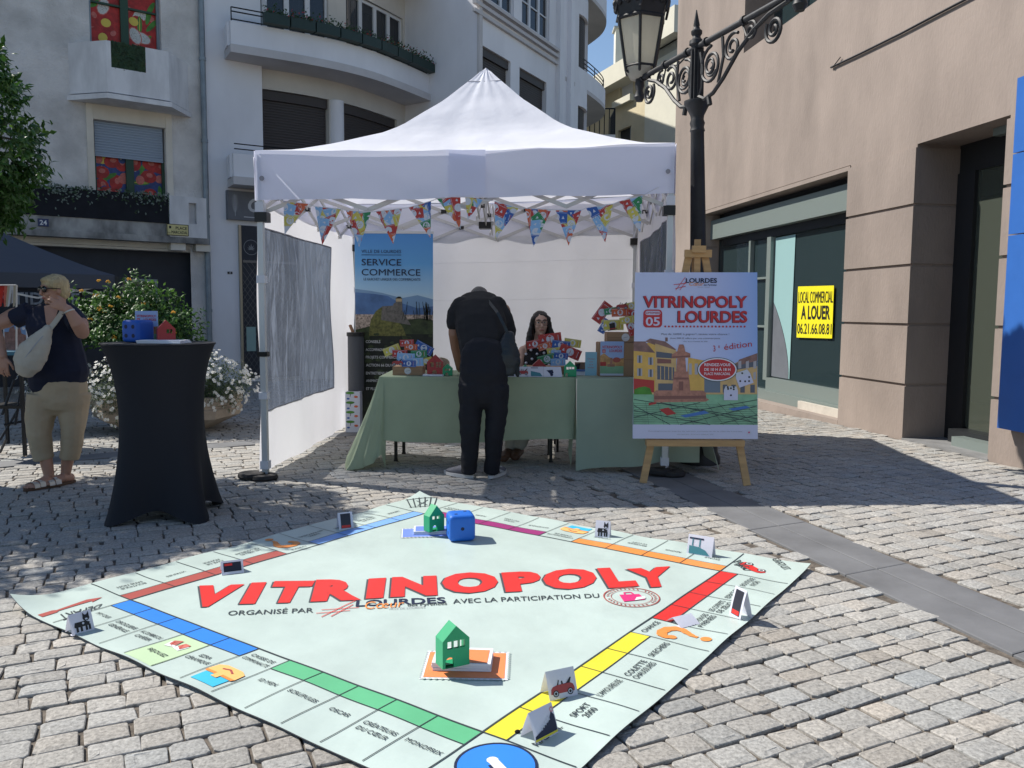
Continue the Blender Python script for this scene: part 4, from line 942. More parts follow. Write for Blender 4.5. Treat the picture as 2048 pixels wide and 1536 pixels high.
mb.add(vs, [(j*5+i, j*5+i+1, (j+1)*5+i+1, (j+1)*5+i) for j in range(6) for i in range(4)], m_val); mb.build('valance_patch', vals[0], smooth=True)
# legs
def leg(x, y, front):
    mb = MB(); b = T(x,y,0); mb.tube([T(x,y,.03), T(x,y,hz(0)-.02)], .02, m_leg, 4)
    mb.v = []; mb.f = []; mb.m = []; mb.box(T(x,y,(hz(0)+.0)/2), (.042,.042,hz(0)-.05), m_leg, TA)
    lg = mb.build('leg', tent)
    for z, h in ((2.0,.07),(1.48,.055),(.62,.05),(.10,.06)):
        mb = MB(); mb.box(T(x,y,z), (.062,.062,h), m_plas, TA); mb.build('collar', lg)
    mb = MB(); mb.box(T(x,y,.93), (.075,.06,.035), m_blkp, TA); mb.build('latch', lg)
    mb = MB(); mb.box(T(x,y,.012), (.10,.10,.012), m_leg, TA); mb.build('foot_plate', lg); return lg
for x, y in ((.02,.02),(2.98,.02),(2.98,2.98),(.02,2.98)): leg(x, y, y < 1)
# scissor trusses along the four sides and to the middle
def truss(a, b, z0, z1, nx, nm='scissor_truss'):
    mb = MB(); a, b = Vector(a), Vector(b)
    for i in range(nx):
        p, q = a.lerp(b, i/nx), a.lerp(b, (i+1)/nx); e = .012
        for (u, v, s_) in ((z0,z1,-1),(z1,z0,1)):
            P0, P1 = T(p.x,p.y,u), T(q.x,q.y,v); d = (P1-P0); n = Vector((d.y,-d.x,0)).normalized()*e*s_
            mb.beam(P0+n, P1+n, .012, .030, m_trus)
        c = p.lerp(q, .5); mb.box(T(c.x,c.y,(z0+z1)/2), (.05,.05,.032), m_blkp, TA)
    return mb.build(nm, tent)
zt0_, zt1_ = 1.98, 2.26
truss((.03,.09),(2.93,.09),zt0_,zt1_,4); truss((2.97,.03),(2.97,2.97),zt0_,zt1_,4); truss((2.97,2.97),(.03,2.97),zt0_,zt1_,4); truss((.03,2.97),(.03,.03),zt0_,zt1_,4)
truss((1.5,.03),(1.5,1.5),zt0_,zt1_,2); truss((1.5,2.97),(1.5,1.5),zt0_,zt1_,2); truss((.03,1.5),(1.5,1.5),zt0_,zt1_,2); truss((2.97,1.5),(1.5,1.5),zt0_,zt1_,2)
mb = MB()
for z in (1.99,2.26): mb.box(T(1.5,1.5,z), (.11,.11,.06), m_blkp, TA)
mb.tube([T(1.5,1.5,1.97), T(1.5,1.5,3.2)], .016, m_trus, 8); mb.build('centre_pole', tent)
for x, y in ((.03,.03),(2.97,.03),(2.97,2.97),(.03,2.97)):
    mb = MB(); mb.box(T(x,y,1.93), (.09,.09,.07), m_blkp, TA); mb.build('corner_joint', tent)
# side walls: a cloth panel with a clear window sheet
def sidewall(P, L, win, z0f, seed, folds=.018, name='side_wall'):
    """P(u, z, off)"""
    mb = MB(); r = random.Random(seed); ph = [r.uniform(0,6) for _ in range(6)]
    def off(u, z): return folds*(math.sin(u*7+ph[0]+z*1.2)*.6+math.sin(u*17+ph[1]-z*2)*.35)*(.4+.6*(1-z/2.3))+.01*math.sin(z*5+u*3+ph[2])
    U = sorted({*[L*i/30 for i in range(31)], *([win[0], win[1]] if win else [])}); Z = [z for z in sorted({*[.0+2.36*i/26 for i in range(27)], *([win[2], win[3]] if win else [])})]
    idx = {}; vs = []
    for a, z in enumerate(Z):
        for b, u in enumerate(U): idx[a,b] = len(vs); vs.append(P(u, z0f(u)+(2.36-z0f(u))*z/2.36, off(u,z)))
    fs = [(idx[a,b],idx[a,b+1],idx[a+1,b+1],idx[a+1,b]) for a in range(len(Z)-1) for b in range(len(U)-1) if not (win and win[0] <= U[b] < win[1]-1e-6 and win[2] <= Z[a] < win[3]-1e-6)]
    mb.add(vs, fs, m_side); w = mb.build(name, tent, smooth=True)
    if win:
        mb = MB(); n, k = 110, 60; vs = []; rg = lambda x: 1-abs(noise.noise(Vector(x)))*2.2
        for i in range(k+1):
            for j in range(n+1):
                u, z = lerp(win[0],win[1],j/n), lerp(win[2],win[3],i/k); e = min(1, 8*min(j/n, 1-j/n, i/k, 1-i/k)); vs.append(P(u, z0f(u)+(2.36-z0f(u))*z/2.36, off(u,z)+e*.020*(rg((u*6+z*2.2, z*1.1, seed))+.45*rg((u*16+z*3, z*2.2, seed+9))-.8)))
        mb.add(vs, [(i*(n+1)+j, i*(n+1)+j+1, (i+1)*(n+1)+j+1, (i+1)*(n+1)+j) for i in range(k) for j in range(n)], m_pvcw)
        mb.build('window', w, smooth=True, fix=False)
        mb = MB(); g = lambda u, z: P(u, z0f(u)+(2.36-z0f(u))*z/2.36, off(u,z))
        for a, b in (((win[0],win[2]),(win[1],win[2])),((win[0],win[3]),(win[1],win[3])),((win[0],win[2]),(win[0],win[3])),((win[1],win[2]),(win[1],win[3]))):
            mb.tube([g(lerp(a[0],b[0],t/12), lerp(a[1],b[1],t/12)) for t in range(13)], .006, m_seam, 5)
        mb.build('window_seam', w)
    return w
sidewall(lambda u, z, o: T(.0+o-.01, u, z), 2.98, (.13,2.05,.47,1.86), lambda u: .03, 1)
sidewall(lambda u, z, o: T(3.0+o, u, z), 2.98, (.30,2.45,.55,1.88), lambda u: .03, 2, .035)
sidewall(lambda u, z, o: T(u, 2.99+o, z), 3.0, None, lambda u: .05, 3, .012)
mb = MB()
for z in (1.35,1.75): mb.tube([T(u*.3,2.968,z+.004*math.sin(u)) for u in range(11)], .0015, m_side, 4)
mb.build('wall_crease', tent)
# round rubber weights on the front feet
m_rub = mat('black rubber weight', (.02,.018,.018), .7, var=.4, scale=12, bump=.3)
for (x, y, nm) in ((-.02,-.03,'black rubber weight plates clamped round the left front tent leg'),(2.99,-.02,'black rubber weight plates at the tent leg behind the easel')):
    c = T(x,y,0); w = thing('tent_weight', nm, 'weight', c, 'weights on the tent feet')
    for k, (dx, dy, z) in enumerate(((.045,.0,.002),(-.05,.02,.012))):
        mb = MB(); mb.lathe([(.03,z),(.098,z),(.103,z+.012),(.096,z+.034),(.05,z+.04),(.03,z+.03)], c+Vector((dx,dy,0)), m_rub, 26); mb.build('weight_plate', w, smooth='auto')
# ================================================================== BANKNOTE PRINTS
NC = {'red': mat('note red', (.42,.045,.04), .6), 'org': mat('note orange', (.55,.12,.05), .6), 'blu': mat('note blue', (.03,.10,.36), .6), 'sky': mat('note sky', (.23,.42,.68), .6), 'yel': mat('note yellow', (.55,.48,.10), .6), 'grn': mat('note green', (.03,.22,.09), .6)}
m_disc = mat('note disc', (.55,.58,.66), .6); m_pap = mat('white paper', (.70,.71,.76), .7); m_gry = mat('grey print', (.35,.36,.38), .7)
NV = {'red': '1', 'org': '20', 'blu': '5', 'sky': '2', 'yel': '10', 'grn': '50'}
def note(sh, c, w, rot, key, lv, region=None):
    """one banknote: frame, ground, disc with its value"""
    h = w*.48; ca, sa = math.cos(rot), math.sin(rot)
    q = lambda u, v: (c[0]+u*ca-v*sa, c[1]+u*sa+v*ca)
    def put(pts, m, l):
        p = [q(u,v) for u, v in pts]
        if region: p = clip(p, region)
        if len(p) > 2: sh.poly(p, m, l)
    put([(-w/2,-h/2),(w/2,-h/2),(w/2,h/2),(-w/2,h/2)], NC[key], lv)
    e = h*.07; L = [(-w/2+e,-h/2+e),(w/2-e,-h/2+e),(w/2-e,h/2-e),(-w/2+e,h/2-e)]; t = h*.025
    put([L[0],L[1],(L[1][0],L[1][1]+t),(L[0][0],L[0][1]+t)], m_disc, lv+.1); put([(L[3][0],L[3][1]-t),(L[2][0],L[2][1]-t),L[2],L[3]], m_disc, lv+.1)
    put([(w*.29,-h*.3),(w*.31,-h*.3),(w*.31,h*.3),(w*.29,h*.3)], NC['org' if key != 'org' else 'red'], lv+.1); put([(w*.35,-h*.3),(w*.37,-h*.3),(w*.37,h*.3),(w*.35,h*.3)], m_disc, lv+.1)
    put([(-w*.38,-h*.12),(-w*.26,-h*.12),(-w*.32,h*.16)], m_disc, lv+.1)
    put([(h*.36*math.cos(2*PI*k/16), h*.36*math.sin(2*PI*k/16)) for k in range(16)], m_disc, lv+.2)
    if region is None or all((region[(i+1)%3][0]-region[i][0])*(c[1]-region[i][1])-(region[(i+1)%3][1]-region[i][1])*(c[0]-region[i][0]) > h*.25*math.hypot(region[(i+1)%3][0]-region[i][0], region[(i+1)%3][1]-region[i][1]) for i in range(3)):
        vs, fs, tw = glyphs(NV[key], .0); sc = h*.34
        sh.mb.add([sh.P(*q((x-tw/2)*sc, (y-.5)*sc), lv+.3) for x, y in vs], fs, NC[key])
# ================================================================== BUNTING
FL = [((567,402),(617,408),(570,470)),((630,413),(682,418),(645,490)),((692,421),(742,424),(718,494)),((752,423),(804,417),(786,488)),((817,415),(862,402),(861,476)),((874,398),(921,392),(921,458)),((930,392),(966,400),(935,440)),((989,402),(1038,416),(991,479)),((1050,417),(1103,419),(1067,494)),((1111,420),(1163,420),(1137,492)),((1172,416),(1226,408),(1210,485)),((1238,403),(1285,391),(1281,465))]
bn = T(1.5,.06,2.0); bunt = thing('bunting', 'string of colourful pennants printed like play money under the tent front', 'bunting', bn)
def Bp(px, py, d=0): return Yp(px, py, 6.2+d)
pts = [T(.03,.05,2.10)]
for i, (a, b, c) in enumerate(FL): pts += [Bp(*a), Bp(*b)]
pts.append(T(2.97,.05,2.14)); mb = MB(); mb.tube(pts, .003, m_plas, 5); mb.build('string', bunt)
order = [['sky','org','yel','red','yel','red'],['red','sky','yel','red','sky'],['sky','org','grn','yel','red'],['org','red','yel','sky','red'],['red','blu','yel','sky','grn','org'],['org','grn','red','sky','yel'],['grn','red','yel','sky'],['sky','yel','red','blu'],['blu','org','red','grn','sky'],['org','blu','red','yel','sky'],['sky','red','blu','yel'],['yel','sky','red','grn']]
for i, (a, b, c) in enumerate(FL):
    r = random.Random(i*3+1); A_, B_, C_ = Bp(*a), Bp(*b), Bp(*c, .02*math.sin(i*2))
    tri = [(0,0),(1,0),None]; ex = (B_-A_); L = ex.length; ex.normalize(); q = C_-A_; cx_ = q.dot(ex); ey = (q-ex*cx_); H_ = ey.length; ey.normalize(); nn = ex.cross(ey); nn = nn if nn.y < 0 else -nn
    region = [(0,0),(cx_,H_),(L,0)]; region = region[::-1] if (region[1][0]-region[0][0])*(region[2][1]-region[0][1])-(region[1][1]-region[0][1])*(region[2][0]-region[0][0]) < 0 else region
    ph = r.uniform(0,6); P = lambda u, v, l, A_=A_, ex=ex, ey=ey, nn=nn, ph=ph, i=i: A_+ex*u+ey*v+nn*(l*.0006+.012*math.sin(u*14+ph)*min(1,v*6)+(.05*(u) if i == 6 else 0))
    sh = Sheet(P, .05); sh.poly(region, m_disc, 0); k = 0; w = .155
    slots = [(.28,.10,.1),(.78,.13,-.15),(.30,.33,1.1),(.62,.36,.9),(.45,.60,1.3),(.5,.82,.2),(.05,.2,1.5),(.95,.3,1.4)]
    for j, (u, v, ro) in enumerate(slots):
        key = order[i][j % len(order[i])]; note(sh, (L*u+r.uniform(-.02,.02), H_*v+r.uniform(-.01,.01)), w*r.uniform(.9,1.15), ro+r.choice([0,PI/2,0])+r.uniform(-.3,.3), key, 1+j*.45, region)
    fl = sh.mb.build('pennant', bunt, fix=False)
# ================================================================== ROLL-UP BANNER
ku0, ku1, kz = Yp(709,467,8.72), Yp(866,467,8.72), Yp(780,467,8.72).z
kx0, kw, kh = ku0.x, (ku1-ku0).x, kz-.08
m_ksky = mat('banner sky blue', (.09,.30,.62), .5)
def grad(name, cols, axis=2, lo=0, hi=1, rough=.5):
    """printed colour wash along one object axis"""
    m = bpy.data.materials.new(name); m.use_nodes = True; N = m.node_tree.nodes; L = m.node_tree.links; b = N['Principled BSDF']; b.inputs['Roughness'].default_value = rough
    tc = N.new('ShaderNodeTexCoord'); sp = N.new('ShaderNodeSeparateXYZ'); mr_ = N.new('ShaderNodeMapRange'); rp = N.new('ShaderNodeValToRGB')
    L.new(tc.outputs['Object'], sp.inputs[0]); L.new(sp.outputs[axis], mr_.inputs[0]); mr_.inputs[1].default_value = lo; mr_.inputs[2].default_value = hi; L.new(mr_.outputs[0], rp.inputs[0])
    e = rp.color_ramp.elements; e[0].position = cols[0][0]; e[0].color = (*cols[0][1],1); e[1].position = cols[-1][0]; e[1].color = (*cols[-1][1],1)
    for p, c in cols[1:-1]: x = e.new(p); x.color = (*c,1)
    L.new(rp.outputs[0], b.inputs['Base Color']); return m
ban = thing('roll_up_banner', 'tall roll-up banner with blue sky, castle and white list inside the tent', 'banner', (kx0+kw/2, 8.72, 0))
mg = grad('banner sky print', [(.0,(.55,.62,.62)),(.22,(.33,.52,.70)),(.6,(.10,.33,.66)),(1,(.06,.24,.58))], 2, 1.28, 2.06)
sh = Sheet(lambda u, v, l: Vector((kx0+u, 8.72-.0008*l, .08+v))); z = lambda py: Yp(780,py,8.72).z-.08; xx = lambda px: Yp(px,600,8.72).x-kx0
sh.rect(0,0,kw,kh,mg,0)
m_mt = mat('banner mountain', (.07,.15,.33), .6, var=.3, scale=6); m_mt2 = mat('banner far mountain', (.16,.28,.45), .6); m_tree = mat('banner trees', (.035,.05,.018), .6, var=.7, scale=14, col2=(.012,.018,.008)); m_tree2 = mat('banner lit trees', (.13,.13,.035), .6, var=.6, scale=30)
m_dk = mat('banner dark ground', (.012,.016,.01), .6, var=.5, scale=10); m_cas = mat('banner castle', (.13,.12,.11), .6, var=.4, scale=30); m_casl = mat('banner castle lit', (.42,.33,.2), .6); m_town = mat('banner town', (.4,.32,.27), .6, var=.7, scale=45, col2=(.1,.08,.07))
nv = mat('navy print', (.008,.015,.05), .6); wt = mat('white print', (.62,.62,.62), .6)
sh.poly([(0,z(640)),(kw,z(640)),(kw,z(598)),(kw*.8,z(590)),(kw*.6,z(596)),(kw*.35,z(586)),(kw*.2,z(582)),(0,z(578))], m_mt2, 1)
sh.poly([(0,z(640)),(kw,z(640)),(kw,z(612)),(kw*.8,z(616)),(kw*.55,z(604)),(kw*.42,z(592)),(kw*.25,z(588)),(0,z(585))], m_mt, 2)
sh.rect(0,z(665),kw,z(629),m_town,3)
sh.poly([(0,z(680)),(kw,z(680)),(kw,z(640)),(kw*.85,z(636)),(kw*.6,z(640)),(kw*.2,z(652)),(0,z(660))], m_tree, 4)
sh.poly([(xx(737),z(672)),(xx(741),z(640)),(xx(752),z(622)),(xx(766),z(612)),(xx(782),z(620)),(xx(795),z(640)),(xx(806),z(655)),(xx(812),z(672))], m_tree2, 5)
sh.poly([(xx(762),z(640)),(xx(764),z(613)),(xx(786),z(611)),(xx(788),z(606)),(xx(791),z(606)),(xx(792),z(598)),(xx(804),z(596)),(xx(805),z(622)),(xx(822),z(650))], m_cas, 6)
sh.rect(xx(792),z(603),xx(804),z(596),m_casl,7); sh.poly([(xx(791),z(597)),(xx(805),z(597)),(xx(801),z(593)),(xx(796),z(593))], m_dk, 8)
r = random.Random(5)
for k in range(26):
    x = kw*r.choice([.62,.8,.93,.95,.97,.9])+r.uniform(-.03,.03); h_ = r.uniform(.04,.2); sh.line((x,z(640)),(x+r.uniform(-.03,.03),z(632)+h_*.8),.005,m_dk,9)
sh.rect(0,0,kw,z(668),m_dk,4.5)
for k in range(60):
    x, y, s_ = r.uniform(.02,kw-.02), r.uniform(.02,z(668)), r.uniform(.02,.06); sh.poly([(min(kw,max(0,x+s_*math.cos(a)*r.uniform(.6,1))), y+s_*.6*math.sin(a)) for a in (0,1,2,3,4,5)], m_tree, 5+k*.02)
tx0 = xx(724)
sh.text('VILLE DE LOURDES', (tx0,z(506)), .032, nv, 9, 0, width=xx(803)-tx0); sh.line((tx0,z(510)),(xx(803),z(510)),.005,nv,9)
sh.text('SERVICE', (tx0,z(531)), z(518)-z(531), nv, 9, .006, width=xx(803)-tx0); sh.text('COMMERCE', (tx0,z(551)), z(538)-z(551), nv, 9, .006, width=xx(841)-tx0)
sh.text('LE GUICHET UNIQUE DES COMMERÇANTS', (tx0+.02,z(561)), z(556)-z(561), nv, 9, .01, width=xx(841)-tx0-.02)
for t, py, w_ in (('CONSEILS',686,29),('ACCOMPAGNEMENT',702,52),('PROJETS COMMERCIAUX',717,75),('ACTION 66 DU PLAN AV',733,80),('ENTRETIENS PERSONNALISÉS',749,88),('ANIMATIONS',764,38),('ET PLUS ENCORE',780,50)): sh.text(t, (xx(731),z(py)), .028, wt, 9, .015, width=w_*.0053)
sh.mb.build('printed_sheet', ban, fix=False)
mb = MB(); mb.box((kx0+kw/2,8.735,.04),(kw+.03,.11,.08),m_blkp); mb.box((kx0+kw/2,8.727,kz+.012),(kw+.01,.02,.025),m_leg); mb.tube([(kx0+kw/2,8.75,.08),(kx0+kw/2,8.75,kz)],.01,m_leg,8); mb.build('stand', ban)
# printed roll and grey bin beside it
p = Yp(705,795,8.55); mb = MB(); mb.tube([(p.x+.03,8.6,.42),(p.x+.03,8.6,1.02)], .085, mat('dark grey tube', (.07,.075,.085), .6), 16); mb.tube([(p.x+.03,8.6,.99),(p.x+.03,8.6,1.03)], .095, m_blkp, 16)
o = mb.build('storage_tube', None, org=(p.x+.03,8.6,.4), smooth='auto'); tag(o, 'dark grey storage tube with black lid leaning in the tent corner', 'tube')
mb = MB(); mb.box((p.x+.02,8.52,.21),(.15,.14,.42),m_disc); bx = mb.build('patterned_box', None, org=(p.x+.02,8.52,0)); tag(bx, 'white box printed with trees and small pictures standing beside the banner', 'box')
sh = Sheet(lambda u, v, l: Vector((p.x-.055+u, 8.449-.0005*l, v)))
for k in range(4):
    y = .07+k*.1; sh.disc((.05,y+.04), .045, .014, m_leaf, 1); sh.line((.05,y),(.055,y+.03),.006,m_brown,2); sh.disc((.11,y), .02, .012, NC['org'], 1); sh.disc((.03,y-.02), .015, .009, NC['blu'], 1)
sh.mb.build('print', bx, fix=False)
mb = MB(); mb.beam(Yp(700,650,8.7), Yp(716,688,8.66), .03,.02, mat('brown wood', (.25,.13,.07), .6)); o = mb.build('wooden_stick', None, org=Yp(716,688,8.66)); tag(o, 'brown wooden stick leaning behind the banner edge', 'stick')
# ================================================================== FLOOR GAME MAT
BA, BX, BY, BS, BO = .95597, -.3085, 3.6714, .95, 1.285
bu = Vector((math.cos(BA), math.sin(BA))); bw = Vector((-bu.y, bu.x))
def wave(u, v):
    e = max(0, max(abs(u),abs(v))-.85)/.43; z = .0095+.0035*(.5+.5*math.sin(u*9+v*4))*(.3+e)+.003*(.5+.5*math.sin(v*17-u*6))*(.2+e)+.004*e*(.5+.5*math.sin((u-v)*14))
    for cu_, cv_, h in ((-1,1,.05),(1,1,.035),(1,-1,.012),(-1,-1,.0)):      # curling corners
        d = math.hypot(u-cu_*BO, v-cv_*BO)
        if d < .22: z += h*(1-d/.22)**2
    return z
def MP(u, v, l=0):
    return Vector((BX+bu.x*u+bw.x*v, BY+bu.y*u+bw.y*v, wave(u,v)+l*.0011))
def Mi(px, py):
    p = G(px, py, .010); q = Vector((p.x-BX, p.y-BY)); return (q.dot(bu), q.dot(bw))
matn = thing('floor_game_mat', 'big pale green property-trading game mat spread on the cobbles', 'game mat', (BX,BY,0))
m_mat = mat('pale green vinyl', (.47,.56,.52), .40, var=.11, scale=2.2, bump=.32, bscale=3.5, spec=.45, bdist=.03, detail=7)
m_edge = mat('mat edge', (.10,.10,.11), .6)
mb = MB(); n = 64; vs = [MP(-BO+2*BO*i/n, -BO+2*BO*j/n) for j in range(n+1) for i in range(n+1)]
mb.add(vs, [(j*(n+1)+i, j*(n+1)+i+1, (j+1)*(n+1)+i+1, (j+1)*(n+1)+i) for j in range(n) for i in range(n)], m_mat)
for a, b in (((-1,-1),(1,-1)),((1,-1),(1,1)),((1,1),(-1,1)),((-1,1),(-1,-1))):
    P = [MP(lerp(a[0],b[0],k/n)*BO, lerp(a[1],b[1],k/n)*BO) for k in range(n+1)]
    mb.add(P+[p-Vector((0,0,.0038)) for p in P], [(k,k+1,n+2+k,n+1+k) for k in range(n)], m_edge)
mb.build('vinyl_sheet', matn, smooth=True, fix=False)
mx = .05
ink = mat('dark ink', (.035,.045,.05), .5); BR = {'brown': mat('brick red print', (.38,.085,.07), .45, var=.08, scale=4), 'blue': mat('blue print', (.03,.21,.72), .45, var=.05), 'green': mat('green print', (.11,.42,.21), .45, var=.06, scale=5), 'yellow': mat('yellow print', (.72,.62,.04), .45, var=.06, scale=6),
      'red': mat('red print', (.62,.03,.025), .45), 'orange': mat('orange print', (.75,.26,.06), .45), 'purple': mat('purple print', (.30,.03,.16), .45), 'sky': mat('light blue print', (.20,.40,.80), .45), 'lime': mat('pale lime print', (.48,.63,.40), .45)}
SWd = .087
def side(o, d, n):
    """side frame: o corner of the inner square, d along the side, n outwards"""
    return lambda a, b: (o[0]+d[0]*a+n[0]*b, o[1]+d[1]*a+n[1]*b)
fr_l = side((-BS,BS),(0,-1),(-1,0)); fr_r = side((-BS,-BS),(1,0),(0,-1)); bk_r = side((BS,-BS),(0,1),(1,0)); bk_l = side((BS,BS),(-1,0),(0,1))
sides = [(fr_l,11,[('blue',0,5),('green',6,11)]),(fr_r,10,[('yellow',0,5),('red',6,10)]),(bk_r,9,[('orange',0,4),('purple',5,9)]),(bk_l,9,[('sky',0,4),('brown',5,9)])]
names_ = {}
for f, nc, strips in sides:
    cw = 2*BS/nc
    for key, a, b in strips:
        sh = Sheet(MP, mx); sh.poly([f(a*cw,0), f(b*cw,0), f(b*cw,SWd), f(a*cw,SWd)], BR[key], 1); sh.mb.build('colour_band', matn, fix=False)
lw = .0038; sh = Sheet(MP, mx)
for f, nc, strips in sides:
    cw = 2*BS/nc; sh.line(f(0,0), f(2*BS,0), .0075, ink, 2)
    for k in range(nc+1): sh.line(f(k*cw,0), f(k*cw,BO-BS-.012), lw*(1.3 if k in (0,nc) else 1), ink, 2.2)
    for key, a, b in strips: sh.line(f(a*cw,SWd), f(b*cw,SWd), lw, ink, 2)
sh.mb.build('cell_lines', matn, fix=False)
f = fr_l; cw = 2*BS/11; sh = Sheet(MP, mx); sh.poly([f(3*cw,SWd+.004), f(4*cw,SWd+.004), f(4*cw,BO-BS-.01), f(3*cw,BO-BS-.01)], BR['lime'], .6); sh.mb.build('lime_cell', matn, fix=False)
def celltext(f, d, n, nc, k, lines, h=.019, b=.15, sp=.034, m=ink, wmax=None):
    sh = Sheet(MP, mx); cw = 2*BS/nc; up = (-n[0], -n[1])
    for i, t in enumerate(lines):
        vs, fs, w = glyphs(t, .0); hh = h; W_ = min(w*hh, cw*.78); sh.text(t, f((k+.5)*cw, b+i*sp+h), hh, m, 2.5, .012, d=d, up=up, align='c', width=W_)
    sh.mb.build('cell_lettering', matn, fix=False)
sh = Sheet(MP, mx)
dl, nl = (0,-1), (-1,0)
for k, t in enumerate([['MY OUI'],['DROGUERIE','GÉNÉRALE'],["À L'OMBRE DU",'CAFÉIER'],[''],['EZRA','CÉRAMIQUE'],['CAISSE DE','COMMUNAUTÉ'],['ID MEN'],['SCRUPULES'],['OSCAR'],['CRÉATEURS','DU CŒUR'],['MONOPRIX']]):
    if t[0]: celltext(fr_l, dl, nl, 11, k, t, b=.04 if k == 5 else .155)
celltext(fr_l, dl, nl, 11, 3, ['REJOUEZ'], b=.235)
dr_, nr = (1,0), (0,-1)
for k, t in enumerate([['MABOUL'],['SPORT','2000'],["L'AMOUREUSE"],['COLETTE','CHAUSSURES'],['SKECHERS'],['CHANCE'],['MOUTON DES','PYRÉNÉES'],['LES COFFRETS','DE ZÉLIO'],['ESPACE ZEN'],['BOUTIQUE','NICKI']]): celltext(fr_r, dr_, nr, 10, k, t, b=.03 if k == 5 else .155, h=.024)
dbr, nbr = (0,1), (1,0)
for k, t in enumerate([['ESCALE','AUTO'],['ADONIS'],['BRASSERIE','LE LOFT'],['OPTIQUE'],['COMMUNAUTÉ','CAISSE DE'],['ESTHÉTIQUE'],['LE BAR','DU COIN'],['FLEURS'],['BOULANGERIE','DU LAPACCA']]): celltext(bk_r, dbr, nbr, 9, k, t, b=.05 if k == 4 else .15, h=.017, sp=.03)
dbl, nbl = (-1,0), (0,1)
for k, t in enumerate([['LIBRAIRIE'],['LE PALAIS','DES FLEURS'],['CHEZ PAUL'],['TABAC','DU MARCADAL'],['CHANCE'],['LES HALLES','DE LOURDES'],['CAFÉ DE','FRANCE'],['VITRINES'],['BOUTIQUE','SANS NOM']]): celltext(bk_l, dbl, nbl, 9, k, t, b=.03 if k == 4 else .15, h=.017, sp=.03)
# corners
q = BO-.02; c = (BO+BS)/2; dd = math.sqrt(.5)
sh.text('DÉPART', (-c+.10,c+.02), .045, ink, 2.5, .01, d=(dd*1,-dd*0-dd) if False else (-.0,-1), up=(1,0), align='l') if False else None
sh.tquad('DÉPART', Mi(205,1210), Mi(114,1233), Mi(197,1219), Mi(127,1243), ink, 2.5, .012)
sh.tquad('PARC', Mi(1466,1127), Mi(1488,1142), Mi(1480,1122), Mi(1500,1136), ink, 2.5, .01); sh.tquad('GRATUIT', Mi(1543,1122), Mi(1569,1143), Mi(1556,1119), Mi(1582,1141), ink, 2.5, .01)
sh.mb.build('corner_lettering', matn, fix=False)
sh = Sheet(MP, mx); pr = BR['brown']
a, b = Mi(80,1234), Mi(205,1197); dx, dy = b[0]-a[0], b[1]-a[1]; nx_, ny_ = -dy, dx; P2 = lambda t, s: (a[0]+dx*t+nx_*s, a[1]+dy*t+ny_*s)
sh.poly([P2(0,-.07),P2(.22,-.07),P2(.27,-.03),P2(.8,-.03),P2(.78,-.085),P2(1,0),P2(.78,.085),P2(.8,.03),P2(.27,.03),P2(.22,.07),P2(0,.07)], pr, 2); sh.mb.build('start_arrow', matn, fix=False)
def qmark(f, cw, k, m, sc=1.0):
    sh = Sheet(MP, mx); c0 = (k+.5)*cw; pts = []
    cen = [(-.035,.13),(-.045,.155),(-.03,.18),(.005,.19),(.04,.178),(.052,.15),(.035,.125)]
    # hook drawn along the side, dot towards the outer edge
    path = [(-.050,.125,.010),(-.062,.108,.016),(-.052,.085,.020),(-.02,.072,.021),(.02,.078,.022),(.045,.10,.021),(.046,.128,.018),(.028,.155,.015),(.012,.182,.011),(.008,.205,.007)]
    L = [f(c0+x-0, .028+y*1.02) for x, y, w in path]
    for i in range(len(path)-1):
        sh.line(L[i], L[i+1], (path[i][2]+path[i+1][2]), m, 2+.02*i)
        sh.disc(L[i], path[i][2], path[i][2], m, 2.5, 12)
    sh.disc(f(c0-.05,.028+.128), .019, .019, m, 2.6, 14); sh.disc(f(c0+.006,.028+.243), .022, .022, m, 2.5, 16); sh.mb.build('question_mark', matn, fix=False)
qmark(fr_r, 2*BS/10, 5, BR['orange']); qmark(bk_l, 2*BS/9, 4, BR['orange'])
def chest(f, cw, k, s_):
    sh = Sheet(MP, mx); c0 = (k+.5)*cw; t = mat('teal print', (.05,.45,.68), .45); t2 = mat('pale orange print', (.92,.48,.16), .45)
    sh.poly([f(c0-.062*s_,.215),f(c0+.062*s_,.215),f(c0+.062*s_,.30),f(c0-.062*s_,.30)], t, 2); sh.poly([f(c0-.075*s_,.225),f(c0-.07*s_,.18),f(c0-.04*s_,.165),f(c0+.04*s_,.165),f(c0+.07*s_,.18),f(c0+.075*s_,.225)], t2, 3); sh.poly([f(c0-.075*s_,.225),f(c0+.075*s_,.225),f(c0+.07*s_,.238),f(c0-.07*s_,.238)], BR['red'] if False else BR['orange'], 3.5)
    sh.poly([f(c0-.015,.225),f(c0+.015,.225),f(c0+.015,.255),f(c0-.015,.255)], t2, 4); sh.path([f(c0-.03,.195),f(c0,.185),f(c0+.03,.20)], .008, BR['brown'], 4); sh.mb.build('chest_print', matn, fix=False)
chest(fr_l, 2*BS/11, 5, 1); chest(bk_r, 2*BS/9, 4, 1.1)
sh = Sheet(MP, mx); f = fr_l; cw = 2*BS/11
for c0, r_ in ((3.32*cw,.3),(3.62*cw,-.2)):
    o = f(c0,.165); s_ = .024
    sh.poly([(o[0]+s_*1.3*math.cos(r_+PI/4+k*PI/2), o[1]+s_*1.3*math.sin(r_+PI/4+k*PI/2)) for k in range(4)], m_white, 2); sh.poly([(o[0]+s_*(.9 if k in (0,1) else 1.3)*math.cos(r_+PI/4+k*PI/2)+.012, o[1]+s_*1.0*math.sin(r_+PI/4+k*PI/2)) for k in range(4)], m_pink, 3)
    for dx in (-.01,.0,.01): sh.disc((o[0]+dx,o[1]+dx*.6), .003,.003, BR['red'], 4, 8)
